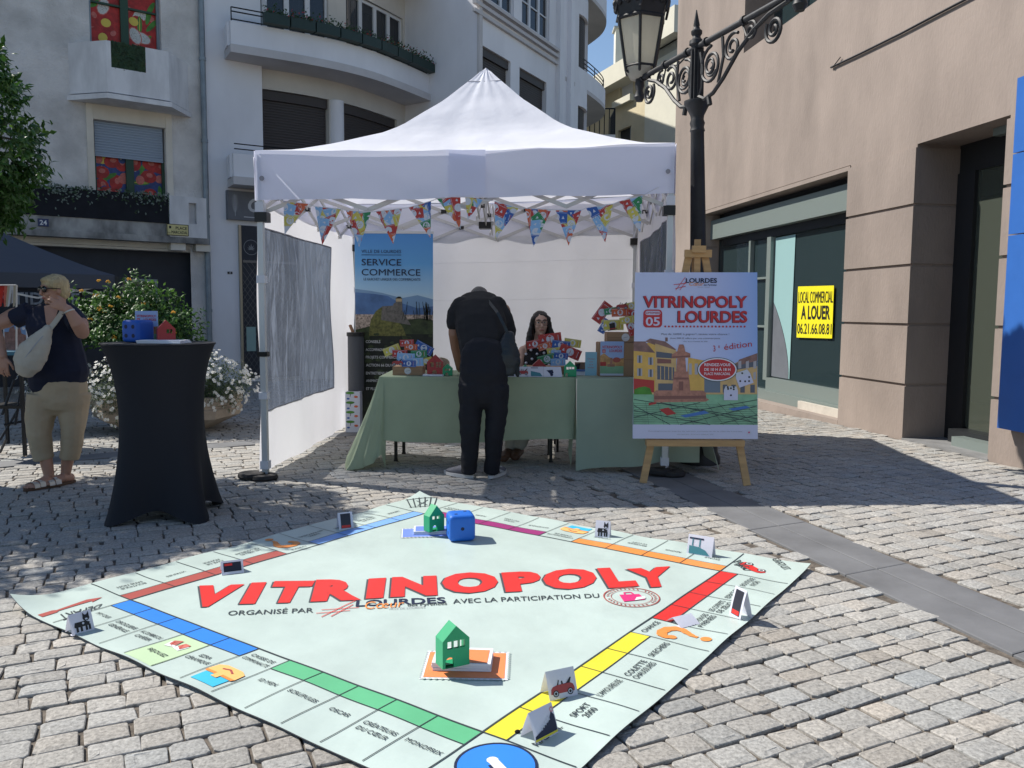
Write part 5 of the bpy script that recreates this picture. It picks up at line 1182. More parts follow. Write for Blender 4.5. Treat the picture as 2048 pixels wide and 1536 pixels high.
sh.mb.build('dice_print', matn, fix=False)
# prison bars in the far corner, toy car in the free-parking corner
sh = Sheet(MP, mx); A4 = [Mi(814,1002), Mi(874,998), Mi(868,1014), Mi(822,1017)]
bq = lambda a, b: tuple(lerp(lerp(A4[3][i],A4[2][i],a), lerp(A4[0][i],A4[1][i],a), b) for i in (0,1))
for t in (0,.2,.4,.6,.8,1): sh.line(bq(t,0), bq(t,1), .008, ink, 2)
for t in (.06,.94): sh.line(bq(-.06,t), bq(1.06,t), .007, ink, 2)
sh.line(bq(.3,.2), bq(.7,.75), .006, ink, 2); sh.line(bq(.7,.2), bq(.3,.75), .006, ink, 2); sh.mb.build('prison_print', matn, fix=False)
def carshape(put, m_body, m_dk_, flip=1):
    """put(u, v) maps a unit-wide car drawing"""
    body = [(0,.18),(.02,.34),(.10,.42),(.28,.46),(.36,.62),(.39,.62),(.36,.47),(.62,.47),(.64,.58),(.68,.58),(.69,.47),(.84,.46),(.95,.40),(1,.28),(.98,.16),(.88,.14),(.12,.14)]
    return [put(flip_(u) if False else (u if flip > 0 else 1-u), v) for u, v in body]
def draw_car(sh, o, ex, ey, w, lv, red, dk, wh, flip=1):
    P = lambda u, v: (o[0]+ex[0]*(u if flip > 0 else 1-u)*w+ey[0]*v*w, o[1]+ex[1]*(u if flip > 0 else 1-u)*w+ey[1]*v*w)
    body = [(0,.16),(.02,.34),(.10,.42),(.28,.46),(.62,.47),(.84,.47),(.95,.40),(1,.28),(.98,.16)]
    sh.poly([P(*b) for b in body], red, lv); sh.poly([P(*b) for b in ((.28,.46),(.36,.64),(.39,.62),(.34,.46))], dk, lv+.3); sh.poly([P(*b) for b in ((.66,.47),(.86,.66),(.90,.64),(.82,.46))], dk, lv+.3); sh.poly([P(*b) for b in ((.46,.47),(.47,.58),(.52,.58),(.54,.47))], dk, lv+.3)
    for u in (.2,.8):
        c = P(u,.17)
        for rr, m_ in ((.125,dk),(.085,wh),(.055,dk)): lv += .15; sh.poly([(c[0]+rr*w*math.cos(2*PI*k/14), c[1]+rr*w*math.sin(2*PI*k/14)) for k in range(14)], m_, lv)
sh = Sheet(MP, mx); draw_car(sh, Mi(1540,1146), tuple(Vector(Mi(1502,1124))-Vector(Mi(1540,1146))), (0,0), 1, 2, BR['red'], ink, m_white) if False else None
o = Vector(Mi(1541,1145)); e = Vector(Mi(1500,1125))-o; ey = Vector((-e.y,e.x)); draw_car(sh, tuple(o), tuple(e.normalized()), tuple(ey.normalized()), e.length, 2, BR['red'], ink, m_white); sh.mb.build('car_print', matn, fix=False)
# title, letter by letter
title = [('V',(372,1212),(455,1210),(397,1175),(487,1172)),('I',(481,1206),(512,1205),(502,1169),(532,1168)),('T',(533,1204),(606,1202),(548,1166),(629,1165)),('R',(622,1201),(722,1197),(632,1163),(720,1162)),('I',(732,1195),(767,1193),(737,1161),(772,1159)),('N',(781,1192),(875,1188),(784,1158),(873,1155)),('O',(884,1184),(996,1182),(884,1150),(996,1148)),('P',(1011,1182),(1088,1178),(1003,1149),(1078,1145)),('O',(1086,1177),(1193,1174),(1086,1143),(1193,1140)),('L',(1216,1174),(1276,1170),(1195,1140),(1255,1137)),('Y',(1272,1174),(1350,1170),(1254,1141),(1341,1136))]
shd = mat('dark grey print', (.06,.07,.08), .5)
for ch, *c in title:
    sh = Sheet(MP, mx)
    for dx, dy, m_, lv in ((-4,1.0,shd,2),(0,0,BR['red'],3)): sh.tquad(ch, *[Mi(p[0]+dx,p[1]+dy) for p in c], m_, lv, .07)
    sh.mb.build('title_letter', matn, fix=False)
sh = Sheet(MP, mx)
sh.tquad('ORGANISÉ PAR', Mi(455,1232), Mi(626,1226), Mi(458,1223), Mi(627,1217), ink, 2.5, .005)
sh.tquad('AVEC LA PARTICIPATION DU', Mi(906,1208), Mi(1199,1196), Mi(905,1199), Mi(1197,1188), ink, 2.5, .005)
sh.tquad('LOURDES', Mi(711,1214), Mi(892,1206), Mi(713,1202), Mi(890,1195), nv, 2.5, .02)
sh.tquad('des Pyrénées', Mi(815,1214), Mi(894,1210), Mi(815,1208), Mi(893,1204), ink, 2.5, .01); sh.tquad('VILLE DE LOURDES', Mi(776,1221), Mi(850,1217), Mi(776,1217), Mi(850,1213), m_gry, 2.5, .0)
sh.tquad('Cœur', Mi(728,1220), Mi(806,1215), Mi(732,1205), Mi(810,1202), BR['orange'], 3.5, .0)
for a, b in (((643,1235),(712,1201)),((662,1234),(706,1210)),((632,1228),(700,1222)),((643,1221),(718,1216))): sh.line(Mi(*a), Mi(*b), .005, BR['red'], 2.5)
c = Mi(1263,1195); sh.ring(c, .118, .124, BR['brown'], 2.5, 40); sh.ring(c, .088, .091, BR['brown'], 2.5, 36)
for k in range(34):
    a = 2*PI*k/34
    if k % 12: sh.line((c[0]+.098*math.cos(a), c[1]+.098*math.sin(a)), (c[0]+.11*math.cos(a+.05), c[1]+.11*math.sin(a+.05)), .006, BR['brown'], 2.5)
mg_ = mat('magenta print', (.62,.03,.17), .45); dR = Vector((dd,-dd)); dU = Vector((dd,dd)); pc = lambda x, y: (c[0]+dR.x*x+dU.x*y, c[1]+dR.y*x+dU.y*y)
sh.poly([pc(-.05,-.05),pc(.05,-.04),pc(.045,.03),pc(-.045,.035)], mg_, 2.5); sh.path([pc(-.02,.03),pc(-.015,.06),pc(.015,.06),pc(.02,.03)], .008, mg_, 2.6); sh.poly([pc(0,-.045),pc(.055,-.03),pc(.06,-.005),pc(.02,-.01)], m_white, 3.5)
sh.mb.build('small_lettering', matn, fix=False)
# blue corner emblem at the near edge
sh = Sheet(MP, mx); c = Mi(992,1533); sh.disc(c, .115, .115, BR['blue'], 2, 36); sh.ring(c, .108, .116, nv, 2.5, 36)
w_ = Mi(985,1524); w2 = Mi(1012,1552); sh.line(w_, w2, .03, m_white, 3); sh.disc(w_, .017, .017, m_white, 3.2, 12); sh.line((w_[0]-.02,w_[1]-.01),(w2[0]-.02,w2[1]-.01), .02, nv, 2.7); sh.mb.build('blue_emblem', matn, fix=False)
# ================================================================== PIECES ON THE MAT
m_ghouse = mat('green painted wood', (.012,.31,.135), .42, var=.06, bump=.05); m_rhouse = mat('red painted wood', (.36,.028,.03), .42, var=.06, bump=.05); m_cream2 = mat('cream inside', (.6,.58,.5), .6)
def toy_house(name_label, pos, w, h, dep, rz, m, group, wins, door, eave=.58, hollow=True):
    """front faces -Y local; pos is the bottom centre"""
    o = thing('toy_house', name_label, 'toy house', pos, group); R = Matrix.Rotation(rz, 3, 'Z'); pos = Vector(pos)
    fn = lambda u, v, t: pos + R @ Vector((u, -dep/2+t, v))
    ez = h*eave; out = [(-w/2,0),(w/2,0),(w/2,ez),(0,h),(-w/2,ez)]
    # front and back plates with openings cut by grid strips
    holes = [(x0*w, x1*w, z0*h, z1*h) for x0, x1, z0, z1 in wins]
    def plate(t0, t1):
        mb = MB(); X = sorted({-w/2, w/2, *[v for q in holes for v in q[:2]], *( [door[0]*w, door[1]*w] if door else [])}); Z = sorted({0, ez, *[v for q in holes for v in q[2:]], *([door[2]*h] if door else [])}); Z = [z for z in Z if z <= ez] 
        for a, b in zip(X, X[1:]):
            for c, d in zip(Z, Z[1:]):
                if any(q[0]-1e-6 <= a and b <= q[1]+1e-6 and q[2]-1e-6 <= c and d <= q[3]+1e-6 for q in holes): continue
                if door and door[0]*w-1e-6 <= a and b <= door[1]*w+1e-6 and d <= door[2]*h+1e-6: continue
                for t in (t0, t1): mb.quad(fn(a,c,t), fn(b,c,t), fn(b,d,t), fn(a,d,t), m)
        for t in (t0, t1): mb.poly([fn(-w/2,ez,t), fn(w/2,ez,t), fn(0,h,t)], m)
        for q in holes:
            for (a,c),(b,d) in (((q[0],q[2]),(q[1],q[2])),((q[1],q[2]),(q[1],q[3])),((q[1],q[3]),(q[0],q[3])),((q[0],q[3]),(q[0],q[2]))): mb.quad(fn(a,c,t0), fn(b,d,t0), fn(b,d,t1), fn(a,c,t1), m)
        if door:   # arched head filled above the opening
            x0, x1, zt = door[0]*w, door[1]*w, door[2]*h; cx = (x0+x1)/2; rr = (x1-x0)/2; zs = zt-rr
            arc = [(cx+rr*math.cos(a), zs+rr*math.sin(a)) for a in (PI*k/8 for k in range(9))]
            for t in (t0, t1):
                mb.poly([fn(x1,zt,t)]+[fn(u,v,t) for u, v in arc[:5]], m); mb.poly([fn(x0,zt,t)]+[fn(u,v,t) for u, v in arc[4:][::-1]], m)
            for (a,c),(b,d) in zip([(x1,0)]+arc, arc+[(x0,0)]): mb.quad(fn(a,c,t0), fn(b,d,t0), fn(b,d,t1), fn(a,c,t1), m)
        return mb
    th = min(.012, dep*.25) if hollow else dep
    plate(0, th).build('front_wall', o)
    mb = MB()
    for (a,c),(b,d) in (((-w/2,0),(-w/2,ez)),((w/2,ez),(w/2,0))): 
        mb.quad(fn(a,c,0), fn(b,d,0), fn(b,d,dep), fn(a,c,dep), m)
        s_ = .008 if a < 0 else -.008; mb.quad(fn(a+s_,c,th), fn(b+s_,d,th), fn(b+s_,d,dep-th), fn(a+s_,c,dep-th), m)
    mb.quad(fn(-w/2,0,0), fn(w/2,0,0), fn(w/2,0,dep), fn(-w/2,0,dep), m); mb.quad(fn(-w/2+.008,.008,th), fn(w/2-.008,.008,th), fn(w/2-.008,.008,dep-th), fn(-w/2+.008,.008,dep-th), m)
    mb.build('side_wall', o)
    mb = MB()
    for s_ in (-1,1): mb.quad(fn(s_*w/2,ez,0), fn(0,h,0), fn(0,h,dep), fn(s_*w/2,ez,dep), m)
    mb.build('roof', o)
    return o
W3 = [(-.32,-.13,.455,.64),(-.09,.10,.455,.64),(.14,.33,.455,.64)]
def wz(base_px, top_px):      # size from a foot pixel and a top pixel
    b = G(*base_px, .01); return b, Yp(top_px[0], top_px[1], b.y).z
def card_stack(px, py, z0, w, d, h, rz, label, grp, stamp=None, m_top=None, jitter=0):
    c = G(px, py, z0); R = Matrix.Rotation(rz, 3, 'Z'); o = thing('card_stack', label, 'card stack', (c.x,c.y,z0), grp); r = random.Random(int(px))
    mb = MB(); k = max(2, int(h/.008))
    for i in range(k): mb.box((c.x+r.uniform(-.003,.003)*(1+jitter), c.y+r.uniform(-.003,.003)*(1+jitter), z0+h*(i+.5)/k), (w,d,h/k*.94), m_pap, rz+r.uniform(-.02,.02)*(1+jitter))
    mb.build('cards', o)
    if m_top:
        sh = Sheet(lambda u, v, l: Vector((c.x,c.y,z0+h+.0008*(l+1)))+R @ Vector((u,v,0))); sh.rect(-w/2+.012,-d/2+.012,w/2-.012,d/2-.012,m_top,0); sh.disc((0,-d*.22),.018,.012,m_disc,1); sh.mb.build('card_print', o, fix=False)
    return c
def stamp_print(px, py, w, d, rz, m, n=14):
    c = G(px,py,.01); R = Matrix.Rotation(rz,3,'Z'); q = Vector((c.x-BX,c.y-BY)); cu_, cv_ = q.dot(bu), q.dot(bw)
    def toM(x, y): p = R @ Vector((x,y,0)); return (cu_+p.x*bu.x+p.y*bu.y, cv_+p.x*bw.x+p.y*bw.y)
    sh = Sheet(MP, mx); e = .006; sh.poly([toM(-w/2-e,-d/2-e), toM(w/2+e,-d/2-e), toM(w/2+e,d/2+e), toM(-w/2-e,d/2+e)], m_pap, 2); sh.poly([toM(-w/2+e,-d/2+e), toM(w/2-e,-d/2+e), toM(w/2-e,d/2-e), toM(-w/2+e,d/2-e)], m, 3)
    for k in range(n):
        for s_ in (-1,1):
            t = (k+.5)/n-.5; sh.disc(toM(t*w, s_*(d/2+e)), .006, .006, m_mat, 3.5, 8); sh.disc(toM(s_*(w/2+e), t*d), .005, .006, m_mat, 3.5, 8)
    sh.mb.build('stamp_print', matn, fix=False)
m_osp = grad('orange stamp wash', [(0,(.80,.62,.50)),(.35,(.85,.36,.16)),(1,(.85,.20,.07))], 1, -.13, .1); m_bsp = grad('blue stamp wash', [(0,(.55,.62,.85)),(.5,(.25,.35,.85)),(1,(.15,.25,.8))], 1, -.1,.1)
m_osp2 = mat('orange card print', (.84,.25,.09), .45); m_bsp2 = mat('blue card print', (.16,.25,.72), .45)
stamp_print(932,1331,.29,.22,-.02,m_osp2); stamp_print(857,1066,.30,.18,.12,m_bsp2)
card_stack(926,1327,.014,.205,.135,.028,-.06,'pile of orange-backed cards under the near green toy house','card piles',m_top=m_osp2,jitter=1)
card_stack(866,1063,.014,.22,.125,.018,.10,'pile of blue-backed cards beside the big blue die','card piles',m_top=m_bsp2)
b = G(905,1327,.045); toy_house('green toy house with three square windows on the orange cards', b, .10, .145, .062, R_(28), m_ghouse, 'toy houses', W3, (-.40,-.08,.26), .66)
b = G(868,1060,.035); toy_house('green toy house showing its open back on the blue cards', b, .098, .145, .06, R_(38), m_ghouse, 'toy houses', [(-.30,-.08,.46,.62),(.0,.24,.46,.62)], (-.28,.02,.24), .60)
def die(label, pos, s, rz, m, grp, front, leftf, top, pip=.11, deep=False):
    pos = Vector(pos); o = thing('die', label, 'die', pos, grp); bm = bmesh.new(); bmesh.ops.create_cube(bm, size=s); bmesh.ops.bevel(bm, geom=list(bm.edges), offset=s*.2, segments=5, profile=.6, affect='EDGES')
    me = bpy.data.meshes.new('body'); R = Matrix.Rotation(rz,4,'Z'); bmesh.ops.transform(bm, matrix=Matrix.Translation((0,0,s/2)) @ R, verts=bm.verts); bm.to_mesh(me); bm.free(); me.materials.append(m)
    for p in me.polygons: p.use_smooth = True
    ob = bpy.data.objects.new('body', me); COL.objects.link(ob); ob.parent = o
    L = {1:[(0,0)],4:[(-1,-1),(1,-1),(-1,1),(1,1)],2:[(-1,-1),(1,1)],5:[(-1,-1),(1,-1),(-1,1),(1,1),(0,0)],6:[(-1,-1),(-1,0),(-1,1),(1,-1),(1,0),(1,1)],3:[(-1,-1),(0,0),(1,1)]}
    mb = MB(); R3 = Matrix.Rotation(rz,3,'Z'); mk = mat('die pip', (.004,.012,.05), .6); mh = mat('die pip rim', (.01,.06,.3), .5)
    for nrm, uu, vv, k in (((0,-1,0),(1,0,0),(0,0,1),front),((-1,0,0),(0,-1,0),(0,0,1),leftf),((0,0,1),(1,0,0),(0,1,0),top)):
        nrm, uu, vv = Vector(nrm), Vector(uu), Vector(vv)
        for a, b in L[k]:
            c = pos+Vector((0,0,s/2))+R3 @ (nrm*(s/2+.0006)+uu*a*s*.2+vv*b*s*.2); U, V = R3 @ uu, R3 @ vv; N_ = R3 @ nrm
            pr_ = s*pip*.62; mb.add([c+U*pr_*math.cos(2*PI*j/14)+V*pr_*math.sin(2*PI*j/14) for j in range(14)], [tuple(range(14))], mk)
    mb.build('pips', o, fix=False); return o
m_bdie = mat('blue foam', (.012,.13,.55), .5, bump=.05, bscale=80)
die('big blue foam die standing on the mat beside a green toy house', G(921,1077,.012), .145, .22, m_bdie, 'blue dice', 1, 4, 2)
# folded paper markers
m_tab = mat('dark tablet print', (.02,.022,.035), .4); m_card = mat('folded card', (.66,.67,.76), .75, trans=.15)
def folded(label, px, py, w, h, dep, rz, art, lean=0, lie=False):
    """A-frame card; ridge along local X; picture on the -Y face"""
    c = G(px, py, .012); R = Matrix.Rotation(rz,3,'Z'); o = thing('folded_card', label, 'marker card', c, 'folded picture cards on the mat')
    L = lambda x, y, z: c + R @ Vector((x,y,z)); mb = MB()
    if lie: pf = [(-dep/2,.001),(dep*.1,h*.55),(dep/2,.001)]
    else: pf = [(-dep/2,.001),(0,h),(dep/2,.001)]
    S1 = [(lerp(pf[0][0],pf[1][0],t)-.05*h*math.sin(PI*t)*.4, lerp(pf[0][1],pf[1][1],t)) for t in (0,.25,.5,.75,1)]; S2 = [(lerp(pf[1][0],pf[2][0],t)+.05*h*math.sin(PI*t)*.4, lerp(pf[1][1],pf[2][1],t)) for t in (.25,.5,.75,1)]
    pr_ = S1+S2; vs = []
    for y, z in pr_: vs += [L(-w/2,y,z), L(w/2,y,z)]
    vs2 = [v for v in vs]; n = len(pr_)
    mb.add(vs, [(2*i,2*i+1,2*i+3,2*i+2) for i in range(n-1)], m_card)
    mb.quad(L(-w/2,pf[0][0],.0005), L(w/2,pf[0][0],.0005), L(w/2,pf[0][0]+dep*.35,.0005), L(-w/2,pf[0][0]+dep*.35,.0005), m_card)
    mb.build('card', o, fix=False)
    a = Vector((pf[0][0],pf[0][1])); b = Vector((pf[1][0],pf[1][1])); d_ = b-a; Ls = d_.length; nn = Vector((-d_.y,d_.x)).normalized(); 
    def P(u, v, l):
        t = min(1,max(0,v/Ls)); q = a+d_*t; bow = .05*h*math.sin(PI*t)*.4; return L(u-w/2, q.x-bow+ (nn.x*(.0009+.0004*l)), q.y+nn.y*(.0009+.0004*l))
    sh = Sheet(P, .02)
    if art == 'car': draw_car(sh, (w*.08,Ls*.03), (1,0), (0,1), w*.84, 1, mat('car print red', (.36,.05,.05), .5), m_black, m_disc)
    if art == 'tablet': sh.poly([(w*.16,Ls*.08),(w*.84,Ls*.08),(w*.84,Ls*.92),(w*.16,Ls*.92)], m_tab, 1); sh.rect(w*.2,Ls*.1,w*.8,Ls*.25,BR['red'],2)
    if art == 'tabletside': sh.rect(w*.1,Ls*.18,w*.9,Ls*.85,m_tab,1); sh.rect(w*.15,Ls*.62,w*.5,Ls*.78,BR['red'],2)
    if art == 'bridge':
        t = mat('teal ink', (.05,.2,.24), .5); sh.poly([(w*.08,Ls*.06),(w*.9,Ls*.06),(w*.72,Ls*.3),(w*.45,Ls*.42),(w*.08,Ls*.45)], t, 1); sh.rect(w*.06,Ls*.78,w*.62,Ls*.86,nv,1); sh.line((w*.2,Ls*.45),(w*.2,Ls*.8),.006,t,2); sh.line((w*.48,Ls*.42),(w*.48,Ls*.8),.006,t,2)
    if art == 'dog':
        k = m_black; sh.poly([(w*.15,Ls*.35),(w*.2,Ls*.55),(w*.65,Ls*.55),(w*.85,Ls*.45),(w*.8,Ls*.3),(w*.2,Ls*.3)], k, 1); sh.disc((w*.72,Ls*.68),w*.15,w*.14,k,2); sh.poly([(w*.58,Ls*.74),(w*.6,Ls*.95),(w*.7,Ls*.8)],k,2); sh.poly([(w*.74,Ls*.8),(w*.86,Ls*.95),(w*.86,Ls*.74)],k,2)
        for x in (.22,.4,.62,.76): sh.rect(w*x,Ls*.08,w*(x+.1),Ls*.35,k,1)
        sh.disc((w*.72,Ls*.62),w*.06,w*.04,m_disc,4); sh.disc((w*.55,Ls*.45),w*.05,w*.05,m_disc,3)
    if art == 'shoe':
        sh.poly([(w*.04,Ls*.1),(w*.96,Ls*.1),(w*.97,Ls*.2),(w*.96,Ls*.62),(w*.86,Ls*.74),(w*.70,Ls*.5),(w*.5,Ls*.42),(w*.3,Ls*.3),(w*.06,Ls*.22)], nv, 1); sh.poly([(w*.03,Ls*.05),(w*.97,Ls*.05),(w*.97,Ls*.12),(w*.03,Ls*.12)], BR['yellow'], 2)
        for k in range(5): sh.line((w*(.38+k*.09),Ls*(.32+.05*k)),(w*(.33+k*.09),Ls*(.42+.06*k)),.004,m_disc,3)
        sh.ring((w*.9,Ls*.8),w*.05,w*.07,BR['red'],3,12)
    if sh.mb.v: sh.mb.build('picture', o, fix=False)
    return o
folded('folded card with a red convertible on the yellow band', 1118,1388,.105,.085,.065,R_(26),'car')
folded('folded card with a navy sneaker near the yellow corner', 1079,1470,.10,.085,.062,R_(45),'shoe')
folded('folded card with a black dog drawing leaning over the start corner', 160,1262,.085,.075,.06,R_(52),'dog')
folded('low folded card with a tablet picture on the brick red band', 464,1143,.10,.055,.085,R_(25),'tabletside',lie=False)
folded('folded card with a dark tablet picture on the light blue side', 690,1057,.085,.095,.055,R_(28),'tablet')
folded('folded card with a black dog on the orange side', 1206,1073,.082,.09,.06,R_(-18),'dog')
folded('folded card with a teal bridge picture on the orange side', 1402,1109,.135,.10,.06,R_(-32),'bridge')
folded('blank folded card collapsed on the red band', 1366,1245,.10,.05,.09,R_(30),'none',lie=True)
folded('tall folded card with a tablet picture at the right mat edge', 1481,1233,.075,.12,.06,R_(-68),'tablet')
mb = MB(); c = G(1035,1466,.014); mb.ell(c+Vector((0,0,.004)), (.009,.007,.006), m_stone, 8, 6); o = mb.build('pebble', None, org=c, smooth=True); tag(o, 'small grey pebble lying by the yellow band of the mat', 'pebble')
# ================================================================== GREEN TABLES
m_cloth = mat('green paper tablecloth', (.42,.50,.35), .85, var=.12, scale=1.6, bump=.5, bscale=5, trans=.3, bdist=.02, spec=.15)
m_cloth2 = mat('deeper green paper tablecloth', (.38,.46,.36), .85, var=.1, scale=1.4, bump=.5, bscale=5, trans=.2, bdist=.02, spec=.15)
m_tleg = mat('black table leg', (.012,.012,.014), .4); m_top = mat('table top board', (.35,.3,.25), .6)
TZ = .735
def table(x0, x1, y0, y1, label):
    o = thing('folding_table', label, 'table', ((x0+x1)/2,(y0+y1)/2,0), 'tables under green cloths'); mb = MB(); mb.box(((x0+x1)/2,(y0+y1)/2,TZ-.018), (x1-x0,y1-y0,.03), m_top); mb.build('tabletop', o)
    for x, y in ((x0+.07,y0+.34),(x1-.17,y0+.34),(x0+.09,y1-.06),(x1-.17,y1-.06)):
        mb = MB(); mb.beam((x,y,.0),(x,y,TZ-.034),.026,.026,m_tleg); mb.box((x,y,.006),(.034,.034,.012),m_tleg); mb.build('leg', o)
    return o
YF = 6.5
t1 = table(-1.04,.50,YF,7.25,'long folding table with black legs under the lighter green cloth'); t2 = table(.55,1.45,YF-.1,7.2,'folding table under the darker green cloth behind the easel')
def drape(mb, path, z0, zf, m, seed, flare=.05, folds=.02, nz=12):
    """cloth falling from path (x,y) points; zf(i/n) lower edge; outward = right-hand normal"""
    r = random.Random(seed); ph = [r.uniform(0,6) for _ in range(4)]; n = len(path)-1; vs = []
    acc = [0]
    for a, b in zip(path, path[1:]): acc.append(acc[-1]+math.hypot(b[0]-a[0], b[1]-a[1]))
    for j in range(nz+1):
        v = j/nz
        for i, (x, y) in enumerate(path):
            a, b = path[max(0,i-1)], path[min(n,i+1)]; dx, dy = b[0]-a[0], b[1]-a[1]; L = math.hypot(dx,dy) or 1; s = acc[i]
            lo = zf(acc[i]/acc[-1]); e = v**1.3; o = flare*e+folds*e*(math.sin(s*9+ph[0])*.6+math.sin(s*19+ph[1])*.4)+.004
            vs.append((x+dy/L*o, y-dx/L*o, lerp(z0, lo, v)))
    mb.add(vs, [(j*(n+1)+i, j*(n+1)+i+1, (j+1)*(n+1)+i+1, (j+1)*(n+1)+i) for j in range(nz) for i in range(n)], m)
def dens(p, step=.04):
    q = []
    for a, b in zip(p, p[1:]):
        k = max(1, int(math.hypot(b[0]-a[0], b[1]-a[1])/step)); q += [(lerp(a[0],b[0],i/k), lerp(a[1],b[1],i/k)) for i in range(k)]
    return q+[p[-1]]
z1_ = TZ+.003
c1 = thing('tablecloth', 'light green cloth on the long table with a corner trailing on the cobbles', 'tablecloth', (-.27,YF,0), 'green tablecloths')
mb = MB(); q = dens([(-1.05,7.26),(-1.05,YF),(.51,YF),(.51,7.0)]); mb.poly([(-1.05,YF,z1_),(.51,YF,z1_),(.51,7.26,z1_),(-1.05,7.26,z1_)], m_cloth)
drape(mb, dens([(-1.02,YF),(.51,YF)]), z1_, lambda t: .235-.02*math.sin(t*5), m_cloth, 1, .03, .018)
mb.build('cloth', c1, smooth='auto')
# trailing corner on the left: a cone of cloth reaching the ground
mb = MB(); vs = []; nz, nn_ = 16, 26
Ltop = [(-1.05,7.26-(7.26-YF)*min(1,k/13)) if k <= 13 else (-1.05+.05*(k-13)/13, YF) for k in range(27)]
for j in range(nz+1):
    v = j/nz
    for k, (x, y) in enumerate(Ltop):
        t = k/26; a = lerp(PI, PI*1.5, min(1,max(0,(t-.3)/.7)))
        fl = .26*v**1.05*(math.sin(PI*min(1,t*1.02))**.7+.12)+.03*v*math.sin(k*1.7)*(.3+v)
        low = lerp(.24, .0, math.sin(PI*min(1,max(0,t))) ** .5) if t < .96 else .24*((t-.96)/.04)
        zz = lerp(z1_, max(.006,low), v); dx, dy = math.cos(a), math.sin(a)
        if v > .9: fl += .06*math.sin(k*.9)*(v-.9)*5
        vs.append((x+dx*fl, y+dy*fl*.55, zz))
mb.add(vs, [(j*27+k, j*27+k+1, (j+1)*27+k+1, (j+1)*27+k) for j in range(nz) for k in range(26)], m_cloth); mb.build('trailing_corner', c1, smooth=True)
c2 = thing('tablecloth', 'darker green cloth hanging to the ground behind the easel', 'tablecloth', (1.0,YF-.1,0), 'green tablecloths')
mb = MB(); ya = YF-.1; mb.poly([(.505,ya,z1_+.002),(1.47,ya,z1_+.002),(1.47,7.21,z1_+.002),(.505,7.21,z1_+.002)], m_cloth2)
drape(mb, dens([(.505,7.2),(.505,ya)]), z1_+.002, lambda t: lerp(.30,.012,t**2), m_cloth2, 3, .03, .02); drape(mb, dens([(.505,ya),(1.20,ya)]), z1_+.002, lambda t: .012+.08*t+.01*math.sin(t*7), m_cloth2, 5, .02, .022)
drape(mb, dens([(1.20,ya),(1.47,ya)]), z1_+.002, lambda t: .09+.0*t, m_cloth2, 5, .03, .03); drape(mb, dens([(1.47,ya),(1.47,7.21)]), z1_+.002, lambda t: .02+.2*t, m_cloth2, 8, .14, .04)
mb.build('cloth', c2, smooth='auto')
# ---------------------------------------------------------------- things on the tables
m_kraft = mat('kraft cardboard', (.33,.205,.12), .8, var=.1, scale=6); m_stick = mat('white sticker', (.6,.6,.62), .5); m_wood = mat('pale beech wood', (.50,.31,.14), .55, var=.18, scale=4, stretch=(1,1,8)); m_wood2 = mat('sand coloured wood', (.55,.42,.28), .6)
def X_(px, y): return (px-1024)/F_PX*y+.0
def carton(label, px0, px1, py0, y, dep, h, z0=TZ+.006, stick=True, grp='kraft cardboard boxes'):
    a, b = Yp(px0, py0, y).x, Yp(px1, py0, y).x; w = b-a; c = ((a+b)/2, y+dep/2, z0+h/2); bm = bmesh.new(); bmesh.ops.create_cube(bm, size=1)
    bmesh.ops.scale(bm, vec=(w,dep,h), verts=bm.verts); bmesh.ops.bevel(bm, geom=list(bm.edges), offset=.004, segments=2, affect='EDGES')
    o = thing('cardboard_box', label, 'box', (c[0],c[1],z0), grp); me = bpy.data.meshes.new('carton'); bmesh.ops.translate(bm, vec=(0,0,h/2), verts=bm.verts); bm.to_mesh(me); bm.free(); me.materials.append(m_kraft); ob = bpy.data.objects.new('carton', me); COL.objects.link(ob); ob.parent = o
    sh = Sheet(lambda u, v, l: Vector((a+u, y-.0006*l, z0+v))); sh.rect(0,h*.0+.0,w,.004,m_kraft,1); sh.line((w*.02,h*.5),(w*.98,h*.5),.003,mat('kraft shadow line',(.2,.12,.07),.8),1)
    if stick: sh.disc((w*.5,h*.5),min(.032,h*.4),min(.032,h*.4),m_stick,2); sh.line((w*.5-.018,h*.5-.003),(w*.5+.018,h*.5+.004),.005,m_gry,3)
    sh.mb.build('sticker', o, fix=False); return a, w, z0+h
def money(label, cx, y, z0, items, car=None, hat=None, dice=None):
    """a fan of play banknotes standing upright; items: (px, py, width px, degrees, colour)"""
    p0 = Yp(cx, 700, y); o = thing('play_money_fan', label, 'play money', (p0.x, y, z0), 'fans of play banknotes'); 
    for k, (px, py, w, rot, key) in enumerate(items):
        yy = y-.006*k; c = Yp(px, py, yy); sh = Sheet(lambda u, v, l, c=c, yy=yy: Vector((c.x+u, yy-.0007*l-.012*math.cos(u*14), c.z+v)), .05); note(sh, (0,0), w/F_PX*yy, R_(rot), key, 0); sh.mb.build('banknote', o, fix=False)
    yf = y-.006*len(items)-.01
    if car:
        c = Yp(*car[:2], yf); sh = Sheet(lambda u, v, l: Vector((c.x+u, yf-.0008*l, c.z+v))); draw_car(sh, (0,0), (1,0), (0,1), car[2]/F_PX*yf, 1, mat('car print red', (.36,.05,.05), .5), m_black, m_disc); sh.mb.build('car_cutout', o, fix=False)
    if hat:
        c = Yp(*hat[:2], yf); w = hat[2]/F_PX*yf; sh = Sheet(lambda u, v, l: Vector((c.x+u, yf-.0008*l, c.z+v))); sh.poly([(w*.0,.0),(w,w*.22),(w,w*.3),(w*.82,w*.27),(w*.72,w*.95),(w*.1,w*.8),(w*.22,w*.14),(0,w*.08)], m_black, 1); sh.poly([(w*.2,w*.14),(w*.82,w*.27),(w*.80,w*.38),(w*.18,w*.24)], NC['red'], 2); sh.mb.build('hat_cutout', o, fix=False)
    return o
